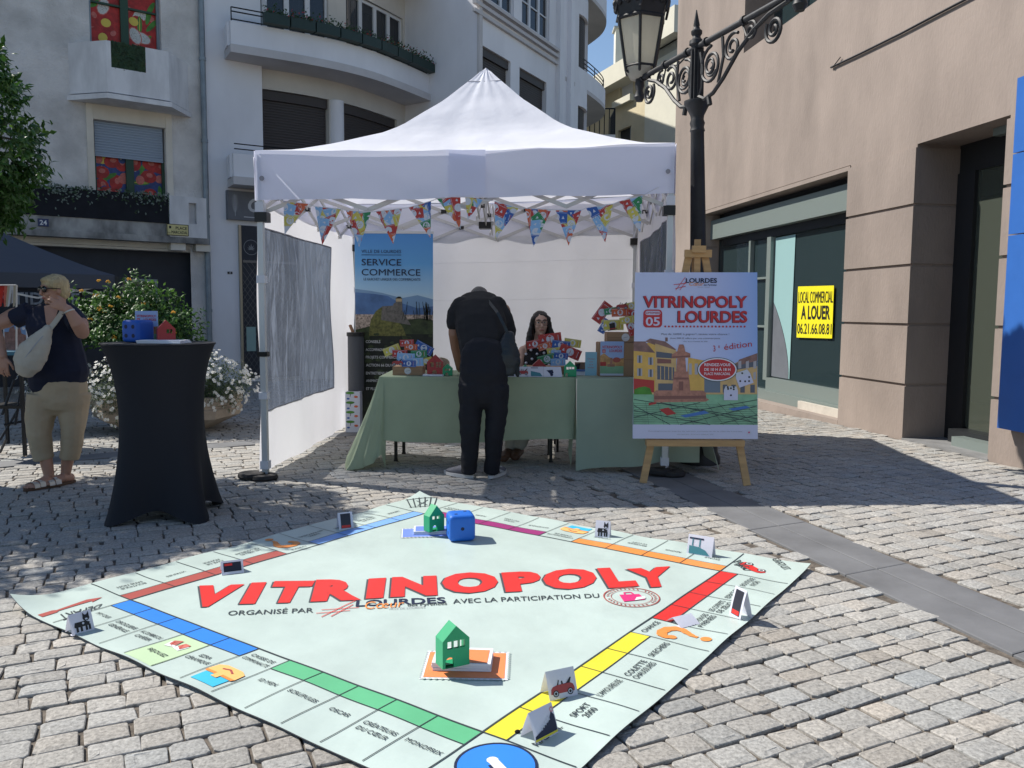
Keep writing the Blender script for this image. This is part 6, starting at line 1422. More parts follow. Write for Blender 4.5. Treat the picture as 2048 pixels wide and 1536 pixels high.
carton('low kraft box with a round sticker at the left end of the table',785,846,752,6.62,.20,.068)
money('fan of play banknotes with a little red car on the left box',815,6.66,TZ+.07,[(784,700,34,22,'yel'),(814,686,28,2,'red'),(848,696,38,-28,'blu'),(822,694,26,-3,'org'),(800,707,30,0,'red'),(838,708,32,3,'grn'),(852,722,26,15,'yel'),(812,715,36,-2,'sky'),(830,724,34,2,'sky'),(818,727,28,-2,'blu')],car=(784,732,22))
mb = MB(); c = Yp(866,754,6.55); mb.box((c.x,6.60,TZ+.010),(.165,.11,.012),m_pap); o = mb.build('paper_stack', None, org=(c.x,6.6,TZ+.004)); tag(o,'small stack of white paper under the red toy house','paper','paper stacks')
W2 = [(.08,.22,.52,.66),(.26,.40,.52,.66),(.08,.22,.34,.48),(.26,.40,.34,.48)]
toy_house('tall red toy house with four square windows on white paper', (Yp(870,750,6.6).x,6.63,TZ+.018), .13,.155,.05, .0, m_rhouse, 'toy houses', [(.06,.20,.34,.48),(.24,.38,.34,.48),(.06,.20,.51,.62),(.24,.38,.51,.62),(-.28,-.08,.36,.60)], (-.18,.12,.20), .62)
toy_house('small green toy house beside the bending person', (Yp(895,753,6.6).x,6.62,TZ+.006), .078,.095,.045, .0, m_ghouse, 'toy houses', [(-.25,-.03,.42,.58),(.05,.27,.42,.58)], (-.22,.08,.24), .62)
mb = MB(); c = Yp(880,745,6.75); R0 = .055; mb.prism([(-.075,0),(.075,0)]+[(.075*math.cos(a)*1.0, .09+.045*math.sin(a)) for a in (PI*k/10 for k in range(11))], lambda u,v,w: Vector((c.x+u,6.78+w,TZ+.006+v)), .03, m_wood2); o = mb.build('wooden_block', None, org=(c.x,6.78,TZ+.006)); tag(o,'round-topped sand coloured wooden block behind the red toy house','wooden block')
carton('kraft box behind the row of picture cards',1045,1132,735,6.85,.2,.06,stick=False)
money('fan of play banknotes in front of the seated person',1100,6.86,TZ+.06,[(1070,688,34,10,'red'),(1100,678,46,8,'red'),(1145,686,34,-8,'yel'),(1090,692,28,18,'org'),(1122,690,36,-6,'blu'),(1108,702,28,8,'yel'),(1140,704,44,-22,'red'),(1112,705,20,0,'sky'),(1094,718,38,14,'grn'),(1122,712,28,-4,'blu'),(1116,724,30,2,'sky')])
carton('large kraft box with a small poster on its front',1197,1278,752,6.62,.25,.272,stick=False)
b = carton('small kraft box with a round sticker stacked on the large one',1214,1288,683,6.66,.2,.08,z0=TZ+.28)
money('fan of play banknotes with a black top hat on the stacked boxes',1235,6.70,TZ+.36,[(1204,625,44,55,'red'),(1262,612,30,12,'yel'),(1268,628,34,-10,'red'),(1222,622,28,10,'grn'),(1240,625,34,3,'org'),(1208,652,30,60,'blu'),(1225,650,44,2,'yel'),(1262,652,38,-70,'red'),(1254,640,30,10,'yel')],car=(1232,620,24),hat=(1216,662,18))
def smallposter(label, px0, px1, py0, py1, y, cat='poster', tilt=0, mini=True, stand=None):
    a, b = Yp(px0,py1,y), Yp(px1,py0,y); w, h = b.x-a.x, b.z-a.z; o = thing('small_poster', label, cat, (a.x+w/2,y,a.z), 'small event posters'); mb = MB(); mb.box((a.x+w/2,y+.002,a.z+h/2),(w,.004,h),m_pap); mb.build('sheet_backing', o)
    sh = Sheet(lambda u, v, l: Vector((a.x+u*w, y-.0006*(l+1), a.z+v*h)))
    sh.rect(0,0,1,1,m_psky,0); sh.rect(0,.0,1,.28,m_pgrn,1); sh.poly([(0,.28),(0,.58),(.15,.66),(.35,.55),(.6,.46),(.8,.5),(1,.52),(1,.28)],m_pyel,1.5); sh.rect(0,.28,.25,.4,NC['red'],2); sh.rect(.3,.26,.62,.34,m_pfou,2.5); sh.rect(.42,.34,.52,.52,m_pfou,2.6); sh.disc((.7,.46),.17,.075,BR['brown'],3); sh.rect(0,0,1,.06,m_disc,3)
    sh.text('VITRINOPOLY',(.07,.80),.075,m_pred,3,.02,width=.86); sh.text('LOURDES',(.93,.69),.075,m_pred,3,.02,align='r',width=.55); sh.rect(.08,.67,.22,.765,m_pred,3); sh.text('05',(.15,.69),.05,m_pap,4,.0,align='c',width=.1); sh.mb.build('print', o, fix=False)
m_psky = mat('poster sky', (.30,.42,.68), .4); m_pgrn = mat('poster green', (.22,.42,.25), .4, var=.2, scale=6); m_pyel = mat('poster ochre', (.50,.28,.11), .4, var=.4, scale=22); m_pfou = mat('poster fountain stone', (.36,.17,.12), .4, var=.35, scale=20); m_pred = mat('poster red', (.48,.03,.035), .4)
smallposter('small event poster taped to the large kraft box',1200,1248,683,751,6.615)
o = thing('leaflet', 'pale blue leaflet with red text standing beside the large kraft box', 'leaflet', Yp(1182,751,6.6)); a, b = Yp(1170,751,6.6), Yp(1194,704,6.6); mb = MB(); mb.box(((a.x+b.x)/2,6.602,(a.z+b.z)/2),(b.x-a.x,.003,b.z-a.z),mat('pale blue paper', (.22,.42,.52), .6)); mb.build('sheet', o)
sh = Sheet(lambda u, v, l: Vector((a.x+u, 6.6-.0006*l, a.z+v)))
for t, v in (('Choisissez',.130),('votre',.107),('jeu et',.084),('boutique',.061)): sh.text(t, (.048,v), .010, NC['red'], 1, 0, align='c')
sh.mb.build('lettering', o, fix=False)
mb = MB(); c = Yp(1160,745,6.75); mb.box((c.x,6.8,TZ+.022),(.17,.16,.028),m_pap); mb.box((c.x,6.8,TZ+.042),(.16,.15,.010),mat('blue cover',(.03,.12,.35),.5)); mb.box((c.x,6.8,TZ+.008),(.19,.18,.003),m_pap); o = mb.build('book_stack', None, org=(c.x,6.8,TZ+.006)); tag(o,'stack of books with a blue cover beside the green toy house','books')
mb = MB(); mb.box((c.x+.02,6.86,TZ+.075),(.11,.02,.06),m_kraft); mb.prism([(-.055,0),(-.02,0),(-.01,.05),(-.045,.04)], lambda u,v,w: Vector((c.x+.02+u,6.845-w,TZ+.048+v)), .004, m_black); o = mb.build('wallet', None, org=(c.x+.02,6.86,TZ+.046)); tag(o,'tan and black wallet lying on the stack of books','wallet')
toy_house('green toy house with three windows beside the stack of books', (Yp(1140,752,6.6).x,6.60,TZ+.006), .098,.125,.05, .0, m_ghouse, 'toy houses', W3, (-.40,-.20,.24), .62)
toy_house('red toy house peeking over the row of cards', (Yp(1078,740,6.75).x,6.76,TZ+.006), .11,.13,.05, .0, m_rhouse, 'toy houses', [(-.04,.09,.42,.56),(.14,.27,.42,.56)], None, .60)
toy_house('low green toy house peeking over the row of cards', (Yp(1050,740,6.72).x,6.72,TZ+.006), .085,.085,.05, .0, m_ghouse, 'toy houses', [(-.2,-.05,.2,.35)], None, .6)
# row of folded picture cards
a, b = Yp(1018,755,6.55), Yp(1122,737,6.55); o = thing('card_strip', 'long white folded strip of picture cards along the table edge', 'picture cards', ((a.x+b.x)/2,6.55,TZ+.006)); w, h = b.x-a.x, .078; mb = MB(); zz = TZ+.006
mb.quad((a.x-.02,6.53,zz),(b.x+.01,6.53,zz),(b.x,6.575,zz+h),(a.x,6.575,zz+h),m_card); mb.quad((a.x-.0,6.577,zz+h),(b.x,6.577,zz+h),(b.x+.01,6.62,zz),(a.x-.02,6.62,zz),m_card); mb.poly([(b.x+.01,6.53,zz),(b.x+.01,6.62,zz),(b.x,6.576,zz+h)],m_card); mb.build('card', o, fix=False)
sh = Sheet(lambda u, v, l: Vector((a.x+u, 6.53+.045*v/h-.001*l, zz+v+.0005*l))); draw_car(sh,(w*.17,.008),(1,0),(0,1),w*.2,1,mat('car print red', (.36,.05,.05), .5),m_black,m_disc)
t_ = mat('teal ink', (.05,.2,.24), .5); sh.poly([(w*.42,.006),(w*.64,.006),(w*.6,.03),(w*.42,.045)],t_,1); sh.rect(w*.42,.066,w*.56,.071,nv,1); sh.poly([(w*.72,.05),(w*.80,.02),(w*.86,.03),(w*.84,.055)],nv,1); sh.disc((w*.82,.018),.012,.012,nv,1); sh.line((w*.36,0),(w*.36,h),.002,m_gry,1); sh.line((w*.66,0),(w*.66,h),.002,m_gry,1); sh.poly([(w*.0,.005),(w*.1,.005),(w*.08,.05),(w*.02,.06)],m_black,1); sh.mb.build('picture', o, fix=False)
# ================================================================== EASEL AND POSTER
ea = thing('easel', 'pale wooden easel carrying the large event poster', 'easel', (1.34,6.1,0))
topx, topy, topz = Yp(1393,500,6.2).x, 6.2, Yp(1393,500,6.2).z
for px, py in ((1286,966),(1494,971)):
    f_ = G(px,py); mb = MB(); sg = -1 if px < 1393 else 1; mb.beam((f_.x,f_.y,.0),(topx+sg*.055,topy-.01,topz-.02),.052,.022,m_wood,up=(0,1,0)); mb.build('leg', ea)
mb = MB(); f_ = G(1391,920); mb.beam((f_.x,f_.y,0),(topx,topy+.05,topz-.05),.045,.022,m_wood,up=(0,1,0)); mb.build('leg', ea)
mb = MB(); mb.beam((topx,topy-.028,topz+.075),(topx-.005,6.12,.45),.045,.022,m_wood,up=(0,1,0)); mb.build('centre_post', ea)
mb = MB(); mb.box((topx,topy-.055,topz-.03),(.20,.022,.055),m_wood); mb.box((topx,topy-.08,topz-.0),(.10,.03,.05),m_wood); mb.build('crossbar', ea)
PL, PR = Yp(1265,877,5.97), Yp(1515,878,5.97); PT, PQ = Yp(1270,545,6.12), Yp(1514,545,6.12)
mb = MB(); mb.beam((PL.x+.10,5.975,PL.z-.03),(PR.x-.10,5.975,PR.z-.03),.07,.045,m_wood); mb.build('ledge', ea)
po = thing('event_poster', 'large event poster board with fountain, dice and red title on the easel', 'poster', ((PL.x+PR.x)/2,6.02,PL.z))
pn_ = (PR-PL).cross(PT-PL).normalized(); pn_ = pn_ if pn_.y < 0 else -pn_
def PP(u, v, l=0): return PL.lerp(PR,u).lerp(PT.lerp(PQ,u), v)+pn_*(.0008*l+.006)
mb = MB(); cs = [PP(0,0)-pn_*.006, PP(1,0)-pn_*.006, PP(1,1)-pn_*.006, PP(0,1)-pn_*.006]; cf = [c+pn_*.0058 for c in cs]; mb.add(cs+cf, [(0,1,2,3),(4,5,6,7),(0,1,5,4),(1,2,6,5),(2,3,7,6),(3,0,4,7)], m_pap); mb.build('foam_board', po)
pv = lambda px, py: ((px-lerp(1265,1270,(878-py)/333))/lerp(250,244,(878-py)/333), (878-py)/333)
sh = Sheet(PP); A1 = lambda *p: [pv(*q) for q in p]
m_g1 = grad('poster sky wash', [(0,(.55,.60,.80)),(.45,(.50,.55,.80)),(.8,(.33,.45,.78)),(1,(.19,.36,.74))], 0, -.25, .55, .35); m_pch = mat('poster cream wall', (.60,.40,.17), .35, var=.15, scale=14); m_pye = mat('poster yellow wall', (.66,.40,.09), .35, var=.12, scale=14); m_proof = mat('poster roof', (.24,.13,.11), .35, var=.3, scale=20); m_pwin = mat('poster window', (.10,.11,.14), .35); m_pgl = mat('poster pale window', (.40,.38,.40), .35); m_pgg = mat('poster board green', (.22,.44,.27), .35, var=.22, scale=9); m_hill = mat('poster hill', (.15,.19,.24), .35); m_pbl = mat('poster blue band', (.06,.17,.45), .35); m_pline = mat('poster line', (.03,.05,.05), .35); m_foun = mat('poster pink stone', (.42,.19,.13), .35, var=.3, scale=26); m_fsh = mat('poster pink stone dark', (.22,.09,.07), .35); m_die = mat('poster die', (.56,.57,.72), .35); m_dieb = mat('poster die side', (.38,.38,.50), .35)
sh.rect(0,0,1,1,m_g1,0)
sh.poly(A1((1266,878),(1515,878),(1515,850),(1266,850)), m_die, 2)
sh.poly(A1((1266,850),(1515,850),(1514,780),(1266,788)), m_pgg, 1)
sh.poly(A1((1400,790),(1514,786),(1514,714),(1470,728),(1400,740)), m_hill, 1.2)
# right houses
sh.poly(A1((1440,788),(1514,786),(1514,708),(1480,722),(1440,742)), m_pch, 2); sh.poly(A1((1470,733),(1514,722),(1514,707),(1478,720)), m_proof, 2.3); sh.poly(A1((1470,741),(1514,733),(1514,715),(1470,728)), m_pwin, 2.2)
for x in (1476,1491,1506): sh.poly(A1((x,738),(x+6,737),(x+6,722),(x,724)), m_pgl, 3); sh.poly(A1((x,760),(x+5,759),(x+5,744),(x,746)), m_pgl, 3)
for x in (1445,1462,1480,1500): sh.poly(A1((x,788),(x+9,788),(x+9,770),(x,770)), m_pwin, 3)
# left houses
sh.poly(A1((1267,788),(1345,788),(1345,700),(1310,680),(1267,700)), m_pye, 2); sh.poly(A1((1267,703),(1310,707),(1290,684),(1267,684)), m_proof, 2.2); sh.poly(A1((1290,684),(1345,704),(1352,700),(1330,684),(1300,678)), m_proof, 2.4); sh.poly(A1((1310,788),(1352,787),(1352,702),(1310,688)), m_pch, 3)
sh.poly(A1((1330,684),(1335,684),(1335,676),(1330,676)), m_proof, 3.1)
sh.poly(A1((1267,788),(1308,786),(1308,762),(1267,758)), NC['red'], 3.2)
for x, y in ((1274,712),(1296,716),(1274,738),(1296,740)): sh.poly(A1((x,y+15),(x+10,y+15),(x+10,y),(x,y)), m_pgl, 3.5); sh.poly(A1((x+3,y+15),(x+7,y+15),(x+7,y),(x+3,y)), m_pwin, 3.7)
sh.poly(A1((1314,760),(1348,762),(1348,736),(1314,732)), m_pwin, 3.6); sh.poly(A1((1312,716),(1344,718),(1344,708),(1312,704)), m_pwin, 3.6); sh.poly(A1((1314,728),(1342,728),(1342,720),(1314,718)), m_fsh, 3.6)
for x in (1320,1328,1336,1343): sh.poly(A1((x,760),(x+1.5,760),(x+1.5,734),(x,734)), m_pch, 3.9)
sh.poly(A1((1316,786),(1350,786),(1350,768),(1316,768)), m_pwin, 3.6); sh.poly(A1((1372,788),(1408,788),(1408,722),(1376,716)), m_pye, 2.6)
for x in (1377,1389,1400): sh.poly(A1((x,750),(x+6,750),(x+6,728),(x,728)), m_pgl, 3)
sh.poly(A1((1268,790),(1304,790),(1300,778),(1290,774),(1278,776),(1268,780)), m_leaf, 4); sh.poly(A1((1304,790),(1514,789),(1514,786),(1304,786)), m_pch, 3.4)
# fountain
sh.poly(A1((1308,806),(1411,804),(1418,800),(1412,797),(1411,786),(1405,782),(1312,782),(1307,786)), m_foun, 5); sh.poly(A1((1308,800),(1411,798),(1411,792),(1308,793)), m_fsh, 5.2)
sh.poly(A1((1344,784),(1380,784),(1378,760),(1376,744),(1348,744),(1346,760)), m_foun, 5.4); sh.poly(A1((1352,744),(1372,744),(1370,716),(1354,716)), m_foun, 5.5); sh.poly(A1((1343,718),(1380,716),(1380,708),(1370,704),(1353,704),(1343,710)), m_foun, 5.6); sh.poly(A1((1354,704),(1370,704),(1368,694),(1366,690),(1358,690),(1356,696)), m_foun, 5.7)
sh.poly(A1((1347,760),(1377,760),(1376,756),(1348,756)), m_fsh, 5.8); sh.poly(A1((1344,717),(1380,715),(1380,712),(1344,714)), m_fsh, 5.8); sh.poly(A1((1357,782),(1366,782),(1366,764),(1357,764)), m_fsh, 5.8)
# board on the ground
for (a, b), (c, d) in (((1267,800),(1514,838)),((1267,822),(1420,850)),((1320,806),(1514,846)),((1267,812),(1340,850)),((1400,806),(1267,836)),((1514,812),(1360,850)),((1514,800),(1380,824)),((1440,848),(1514,830))): sh.line(pv(a,b), pv(c,d), .004, m_pline, 4)
for k in range(10): sh.line(pv(1267+k*24,806), pv(1267+k*30,850), .0018, m_pline, 3.9); sh.line(pv(1267,808+k*4), pv(1514,812+k*4), .0016, m_pline, 3.9)
sh.poly(A1((1297,812),(1312,809),(1312,805),(1297,807)), NC['red'], 4.5); sh.poly(A1((1318,820),(1336,816),(1352,828),(1334,832)), NC['red'], 4.5); sh.poly(A1((1360,832),(1408,822),(1418,827),(1370,836)), m_pbl, 4.5); sh.poly(A1((1456,818),(1492,812),(1500,816),(1466,822)), m_pbl, 4.5)
# oval sign
c = pv(1434,740)
def ov(rx, ry, m, lv): sh.poly([(c[0]+rx*math.cos(2*PI*k/36), c[1]+ry*math.sin(2*PI*k/36)) for k in range(36)], m, lv)
ov(.162,.072,m_pline,6); ov(.156,.069,m_pap,6.3); ov(.145,.062,m_pred,6.6)
for t, py, w in (('RENDEZ-VOUS',733,.21),('DE 10 H À 18 H',742.5,.21),('PLACE MARCADAL',751,.21)): q = pv(1434,py); sh.text(t, q, .016, m_pap, 7, .02, align='c', width=w)
# dice
def pdie(cx, cy, s, rot, dots):
    P = lambda u, v: pv(cx+(u*math.cos(rot)-v*math.sin(rot))*s, cy-(u*math.sin(rot)+v*math.cos(rot))*s)
    sh.poly([P(-1,-1),P(1,-1),P(1,.35),P(-1,.45)], m_die, 7.5); sh.poly([P(-1,.45),P(1,.35),P(.8,.95),P(-.75,1.0)], m_dieb if False else m_disc, 7.6)
    for u, v in dots: q = P(u,v); sh.poly([(q[0]+.008*math.cos(2*PI*k/10), q[1]+.006*math.sin(2*PI*k/10)) for k in range(10)], m_black, 8)
pdie(1461,787,14,0,[(0,-.3),(-.4,.6),(-.45,.85),(.4,.55),(.4,.85),(0,.7)]); pdie(1487,757,15,.35,[(-.6,-.2),(0,-.45),(.5,-.6),(0,.7),(.7,-.1)])
# lettering
sh.text('LOURDES', pv(1371,566), .027, nv, 5, .025, width=.255); sh.text('Cœur', pv(1378,572), .024, BR['orange'], 6, .0, width=.12, shear=.3); sh.text('des Pyrénées', pv(1407,572), .010, nv, 5, .01, width=.105); sh.text('VILLE DE LOURDES', pv(1394,576), .005, m_gry, 5, 0, width=.1)
for a, b in (((1351,581),(1370,555)),((1359,581),(1374,560)),((1347,570),(1372,567)),((1350,578),(1371,573))): sh.line(pv(*a), pv(*b), .0035, BR['red'], 5)
for (t, x0, x1, yb, yt) in (('VITRINOPOLY',1286,1494,615,593),('LOURDES',1355,1494,645,623)):
    for dx, dy, m, lv in ((-1.2,.8,nv,5),(0,0,m_pred,6)):
        a, b = pv(x0+dx,yb+dy), pv(x1+dx,yb+dy); sh.text(t, a, pv(0,yt)[1]-pv(0,yb)[1], m, lv, .03, width=b[0]-a[0])
a, b = pv(1286,656), pv(1324,620); rr = .02
def rrect(x0,y0,x1,y1,r_,m,lv):
    p = []
    for cx,cy,a0 in ((x1-r_,y1-r_*.75,0),(x0+r_,y1-r_*.75,PI/2),(x0+r_,y0+r_*.75,PI),(x1-r_,y0+r_*.75,PI*1.5)): p += [(cx+r_*math.cos(a0+k*PI/8), cy+r_*.75*math.sin(a0+k*PI/8)) for k in range(5)]
    sh.poly(p,m,lv)
rrect(a[0],a[1],b[0],b[1],.03,m_pred,5); rrect(a[0]+.012,pv(0,631)[1],b[0]-.012,b[1]-.008,.02,m_die,5.5); sh.text('SEPTEMBRE', pv(1305,629), .014, m_pred, 6, .01, align='c', width=.125); sh.text('05', pv(1305,652), .05, m_die, 6, .02, align='c', width=.115)
for k in range(23): q = pv(1330+k*7.2,654); sh.poly([(q[0]+.008*math.cos(2*PI*j/10), q[1]+.006*math.sin(2*PI*j/10)) for j in range(10)], m_pred, 5)
sh.text('Plus de 1600€ à gagner*, tentez votre chance !', pv(1390,671), .011, m_pwin, 5, .0, align='c', width=.55); sh.text('dont 500 € offert par vos commerçants.', pv(1390,679), .009, m_pwin, 5, .0, align='c', width=.41); sh.text('*Par bons d\'achat de 20€', pv(1390,685), .006, m_pwin, 5, .0, align='c', width=.2)
d_ = Vector((1,.10)).normalized(); sh.text('3', pv(1426,704), .036, m_pred, 5, .0, d=tuple(d_)); sh.text('e', pv(1436,697), .022, m_pred, 5, .0, d=tuple(d_)); sh.text('édition', pv(1448,701), .036, m_pred, 5, .0, d=tuple(d_), width=.225)
sh.text('Renseignements auprès du service commerce de la ville de Lourdes', pv(1390,864), .006, m_gry, 5, .0, align='c', width=.75); sh.text('www.lourdes.fr', pv(1390,870), .006, m_gry, 5, .0, align='c', width=.3); q = pv(1497,865); sh.poly([(q[0]+.017*math.cos(2*PI*j/14), q[1]+.013*math.sin(2*PI*j/14)) for j in range(14)], m_disc, 5); sh.poly([(q[0]-.006,q[1]-.005),(q[0]+.007,q[1]-.004),(q[0]+.006,q[1]+.006),(q[0]-.005,q[1]+.004)], mg_, 6)
sh.mb.build('print', po, fix=False)
# ================================================================== STREET LAMP
m_lamp = mat('black painted cast iron', (.018,.019,.022), .55, .0, var=.35, scale=7, bump=.25, bscale=25, bdist=.004)
m_lglass = mat('milky lamp glass', (.80,.77,.66), .35, var=.10, scale=5, trans=.6, stretch=(1,1,.4))
LB = Vector((1.585,6.86,0)); AD = Vector((math.sin(R_(-18.9)), math.cos(R_(-18.9)), 0)); AZ = 3.39
lt = Vector((1.475,6.86,3.3)); lean = (lt-LB).x/3.3
lamp = thing('street_lamp', 'ornate black cast iron street lamp with scroll brackets and a milky lantern', 'street lamp', LB)
def LP(x, y, z): return LB+Vector((x+lean*z, y, z))
def lath(prof, name, n=20):
    mb = MB(); vs = []
    for r_, z in prof:
        for k in range(n): a = 2*PI*k/n; vs.append(LP(r_*math.cos(a), r_*math.sin(a), z))
    mb.add(vs, [(i*n+k, i*n+(k+1)%n, (i+1)*n+(k+1)%n, (i+1)*n+k) for i in range(len(prof)-1) for k in range(n)]+[tuple(range(n))[::-1], tuple((len(prof)-1)*n+k for k in range(n))], m_lamp); return mb.build(name, lamp, smooth='auto')
lath([(.17,0),(.17,.06),(.15,.10),(.14,.35),(.155,.40),(.12,.46),(.10,.5),(.10,.9),(.125,.95),(.10,1.0),(.078,1.05),(.065,1.8),(.054,2.72),(.061,2.73),(.053,2.76),(.061,2.79),(.052,2.82),(.055,2.85),(.09,2.92),(.105,2.94),(.105,2.965),(.05,2.98)], 'pole')
mb = MB()
for k in range(4):
    a = PI/4*2*k+R_(10); mb.box(LP(0,0,3.17), (.075,.075,.42), m_lamp, a) if k == 0 else None
for k in range(4): a = R_(10)+PI/2*k; mb.box(LP(.045*math.cos(a),.045*math.sin(a),3.16), (.018,.03,.40), m_lamp, a)
mb.build('bracket_post', lamp)
lath([(.04,3.37),(.045,3.40),(.062,3.41),(.058,3.44),(.035,3.455),(.03,3.475),(.045,3.495),(.045,3.515),(.028,3.53),(.022,3.55),(.026,3.56),(.004,3.68)], 'finial', 14)
C0 = LP(0,0,AZ)
def arm(sgn, L, name):
    A = lambda a, z: C0+AD*(sgn*a)+Vector((0,0,z)); mb = MB()
    mb.tube([A(.02,0), A(L,0)], .024, m_lamp, 10)
    for a in (.14, L*.52, L*.93): mb.tube([A(a-.012,0), A(a+.012,0)], .036, m_lamp, 10)
    def spiral(c, r0, turns, a0, dr=1, w=.0135):
        pts = []
        for k in range(int(18*turns)+1): t = k/(18*turns); rr = r0*(1-.80*t); a = a0+dr*2*PI*turns*t; pts.append(A(c[0]+rr*math.cos(a), c[1]+rr*math.sin(a)))
        mb.tube(pts, w, m_lamp, 6)
    # lower bow from the post to the arm's end
    bow = [(.05,-.40),(.14,-.44),(.26,-.42),(.40,-.34),(.58,-.20),(.78,-.10),(.95,-.05),(L*.95,-.03)]
    mb.tube([A(a*min(1,L/1.15),z) for a, z in bow], .017, m_lamp, 6)
    mb.tube([A(.18*L/1.15,-.44), A(.20*L/1.15,-.50)], .02, m_lamp, 8)
    k = L/1.15
    spiral((.20*k,-.20), .15, 1.9, PI*.5, 1); spiral((.20*k,-.20), .09, 1.2, -PI*.2, -1, .010); spiral((.47*k,-.15), .11, 1.7, PI*.3, 1); spiral((.68*k,-.10), .07, 1.5, PI*.6, -1, .012); spiral((.93*k,-.17), .10, 1.8, PI*.8, 1)
    mb.tube([A(.06,-.06), A(.10,-.20), A(.09,-.34), A(.05,-.40)], .014, m_lamp, 6); mb.tube([A(.34*k,-.03), A(.36*k,-.18), A(.30*k,-.36)], .014, m_lamp, 6); mb.tube([A(.58*k,-.02), A(.63*k,-.12), A(.70*k,-.14)], .008, m_lamp, 6)
    return mb.build(name, lamp, smooth='auto')
arm(1, .98, 'bracket_arm'); arm(-1, 1.25, 'bracket_arm')
mb = MB(); A = lambda a, z: C0+AD*a+Vector((0,0,z)); mb.tube([A(-.03,-.06), A(.12,-.02), A(.3,-.06), A(.5,.0), A(.65,-.01), A(.9,-.02)], .008, m_black, 6); mb.build('cable', lamp)
def lantern(base, sc=1.0):
    lo = thing('x','x','x'); bpy.data.objects.remove(lo)
    c = base; fr = MB(); gl = MB(); n = 6; r0, r1, h0, h1 = .150*sc, .225*sc, .14*sc, .56*sc
    P = lambda r_, z, k: c+Vector((r_*math.cos(2*PI*k/n+.35), r_*math.sin(2*PI*k/n+.35), z))
    fr.lathe([(.03,-.16),(.05,-.12),(.03,-.06),(.045,-.02),(.035,.05)], c, m_lamp, 12)
    for k in range(n):
        fr.tube([P(r0,h0,k), P(r1,h1,k)], .014*sc, m_lamp, 6); fr.tube([c+Vector((0,0,.03)), P(r0*.35,h0*.6,k), P(r0*.95,h0*.72,k), P(r0,h0,k)], .012*sc, m_lamp, 6)
        fr.tube([P(r0,h0,k), P(r0,h0,k+1)], .012*sc, m_lamp, 6); fr.tube([P(r1,h1,k), P(r1,h1,k+1)], .018*sc, m_lamp, 6)
        gl.quad(P(r0*.97,h0,k), P(r0*.97,h0,k+1), P(r1*.97,h1,k+1), P(r1*.97,h1,k), m_lglass)
        # pierced crown and hood
        fr.quad(P(r1*1.02,h1,k), P(r1*1.02,h1,k+1), P(r1*1.16,h1+.13*sc,k+1), P(r1*1.16,h1+.13*sc,k), m_lamp); fr.quad(P(r1*1.04,h1+.05*sc,k), P(r1*1.04,h1+.05*sc,k+1), P(r1*.55,h1+.30*sc,k+1), P(r1*.55,h1+.30*sc,k), m_lamp)
        q = P(r1*1.16,h1+.12*sc,k); fr.tube([q+Vector((0,0,-.08*sc)), q+Vector((.02,0,.02)), P(r1*1.30,h1+.20*sc,k), P(r1*1.26,h1+.28*sc,k), P(r1*1.16,h1+.25*sc,k), P(r1*1.18,h1+.19*sc,k)], .013*sc, m_lamp, 6)
        for j in range(3): a = P(r1*1.16,h1+.13*sc,k).lerp(P(r1*1.16,h1+.13*sc,k+1),(j+.5)/3); fr.ell(a, (.03*sc,.03*sc,.035*sc), m_lamp, 8, 6)
    fr.lathe([(r1*.55,.0),(r1*.5,.06*sc),(r1*.3,.12*sc),(.03,.2*sc)], c+Vector((0,0,h1+.30*sc)), m_pipe, 18); gl.poly([P(r0*.97,h0,k) for k in range(n)], m_lglass)
    bot = MB(); bot.lathe([(r0*.6,-.10*sc),(r0*.9,-.02*sc),(r0*.95,0)], c+Vector((0,0,h0)), m_lglass, 12)
    a = fr.build('lantern_frame', lamp, smooth='auto'); gl.build('lantern_glass', lamp, fix=False); bot.build('lantern_glass', lamp, smooth=True)
lantern(C0+AD*.98+Vector((0,0,-.04))); lantern(C0-AD*1.28+Vector((0,0,.02)))
# ================================================================== COCKTAIL TABLE
m_span = mat('black stretch cover', (.012,.014,.02), .75, bump=.15, bscale=12, spec=.25, bdist=.01)
CC = Vector((-2.12,4.99,0)); ct = thing('cocktail_table', 'high cocktail table in a black stretch cover', 'table', CC)
mb = MB(); n, nz = 64, 44; vs = []; HT_ = 1.055
for j in range(nz+1):
    t = j/nz
    for k in range(n):
        a = 2*PI*k/n; ft = max(0, math.cos(2*(a-R_(45+8))))**2 if False else abs(math.cos(2*(a-R_(8))-PI/2))
        pk = abs(math.sin(2*(a-R_(8))))**3                    # four feet
        z = t*HT_
        low = (1-t)**2.6
        up = t**4.2
        waist = .205+.02*math.sin(t*PI)
        r_ = waist*(1-up)+.325*up + low*(.165*pk+.015)
        zz = z + (1-pk)*.07*max(0,1-t*14)
        vs.append(CC+Vector((r_*math.cos(a)-.05*t*0-.02*t, r_*math.sin(a), zz)))
mb.add(vs, [(j*n+k, j*n+(k+1)%n, (j+1)*n+(k+1)%n, (j+1)*n+k) for j in range(nz) for k in range(n)]+[tuple(nz*n+k for k in range(n))], m_span); mb.build('stretch_cover', ct, smooth='auto')
for k in range(4): mb = MB(); a = R_(8)+PI/4+PI/2*k; mb.tube([CC+Vector((.345*math.cos(a),.345*math.sin(a),.0)), CC+Vector((.34*math.cos(a),.34*math.sin(a),.03))], .03, m_span, 12); mb.build('foot', ct)
mb = MB(); mb.lathe([(.318,HT_-.012),(.326,HT_-.008),(.326,HT_-.001),(.322,HT_+.001)], CC+Vector((-.02,0,0)), m_span, 48); mb.build('tabletop', ct, smooth='auto')
m_bdie2 = mat('deep blue foam', (.008,.085,.42), .5)
p = Yp(277,684,5.0); die('deep blue foam die on the cocktail table', (p.x,5.0,HT_+.002), .135, -.35, m_bdie2, 'blue dice', 4, 1, 2, pip=.15)
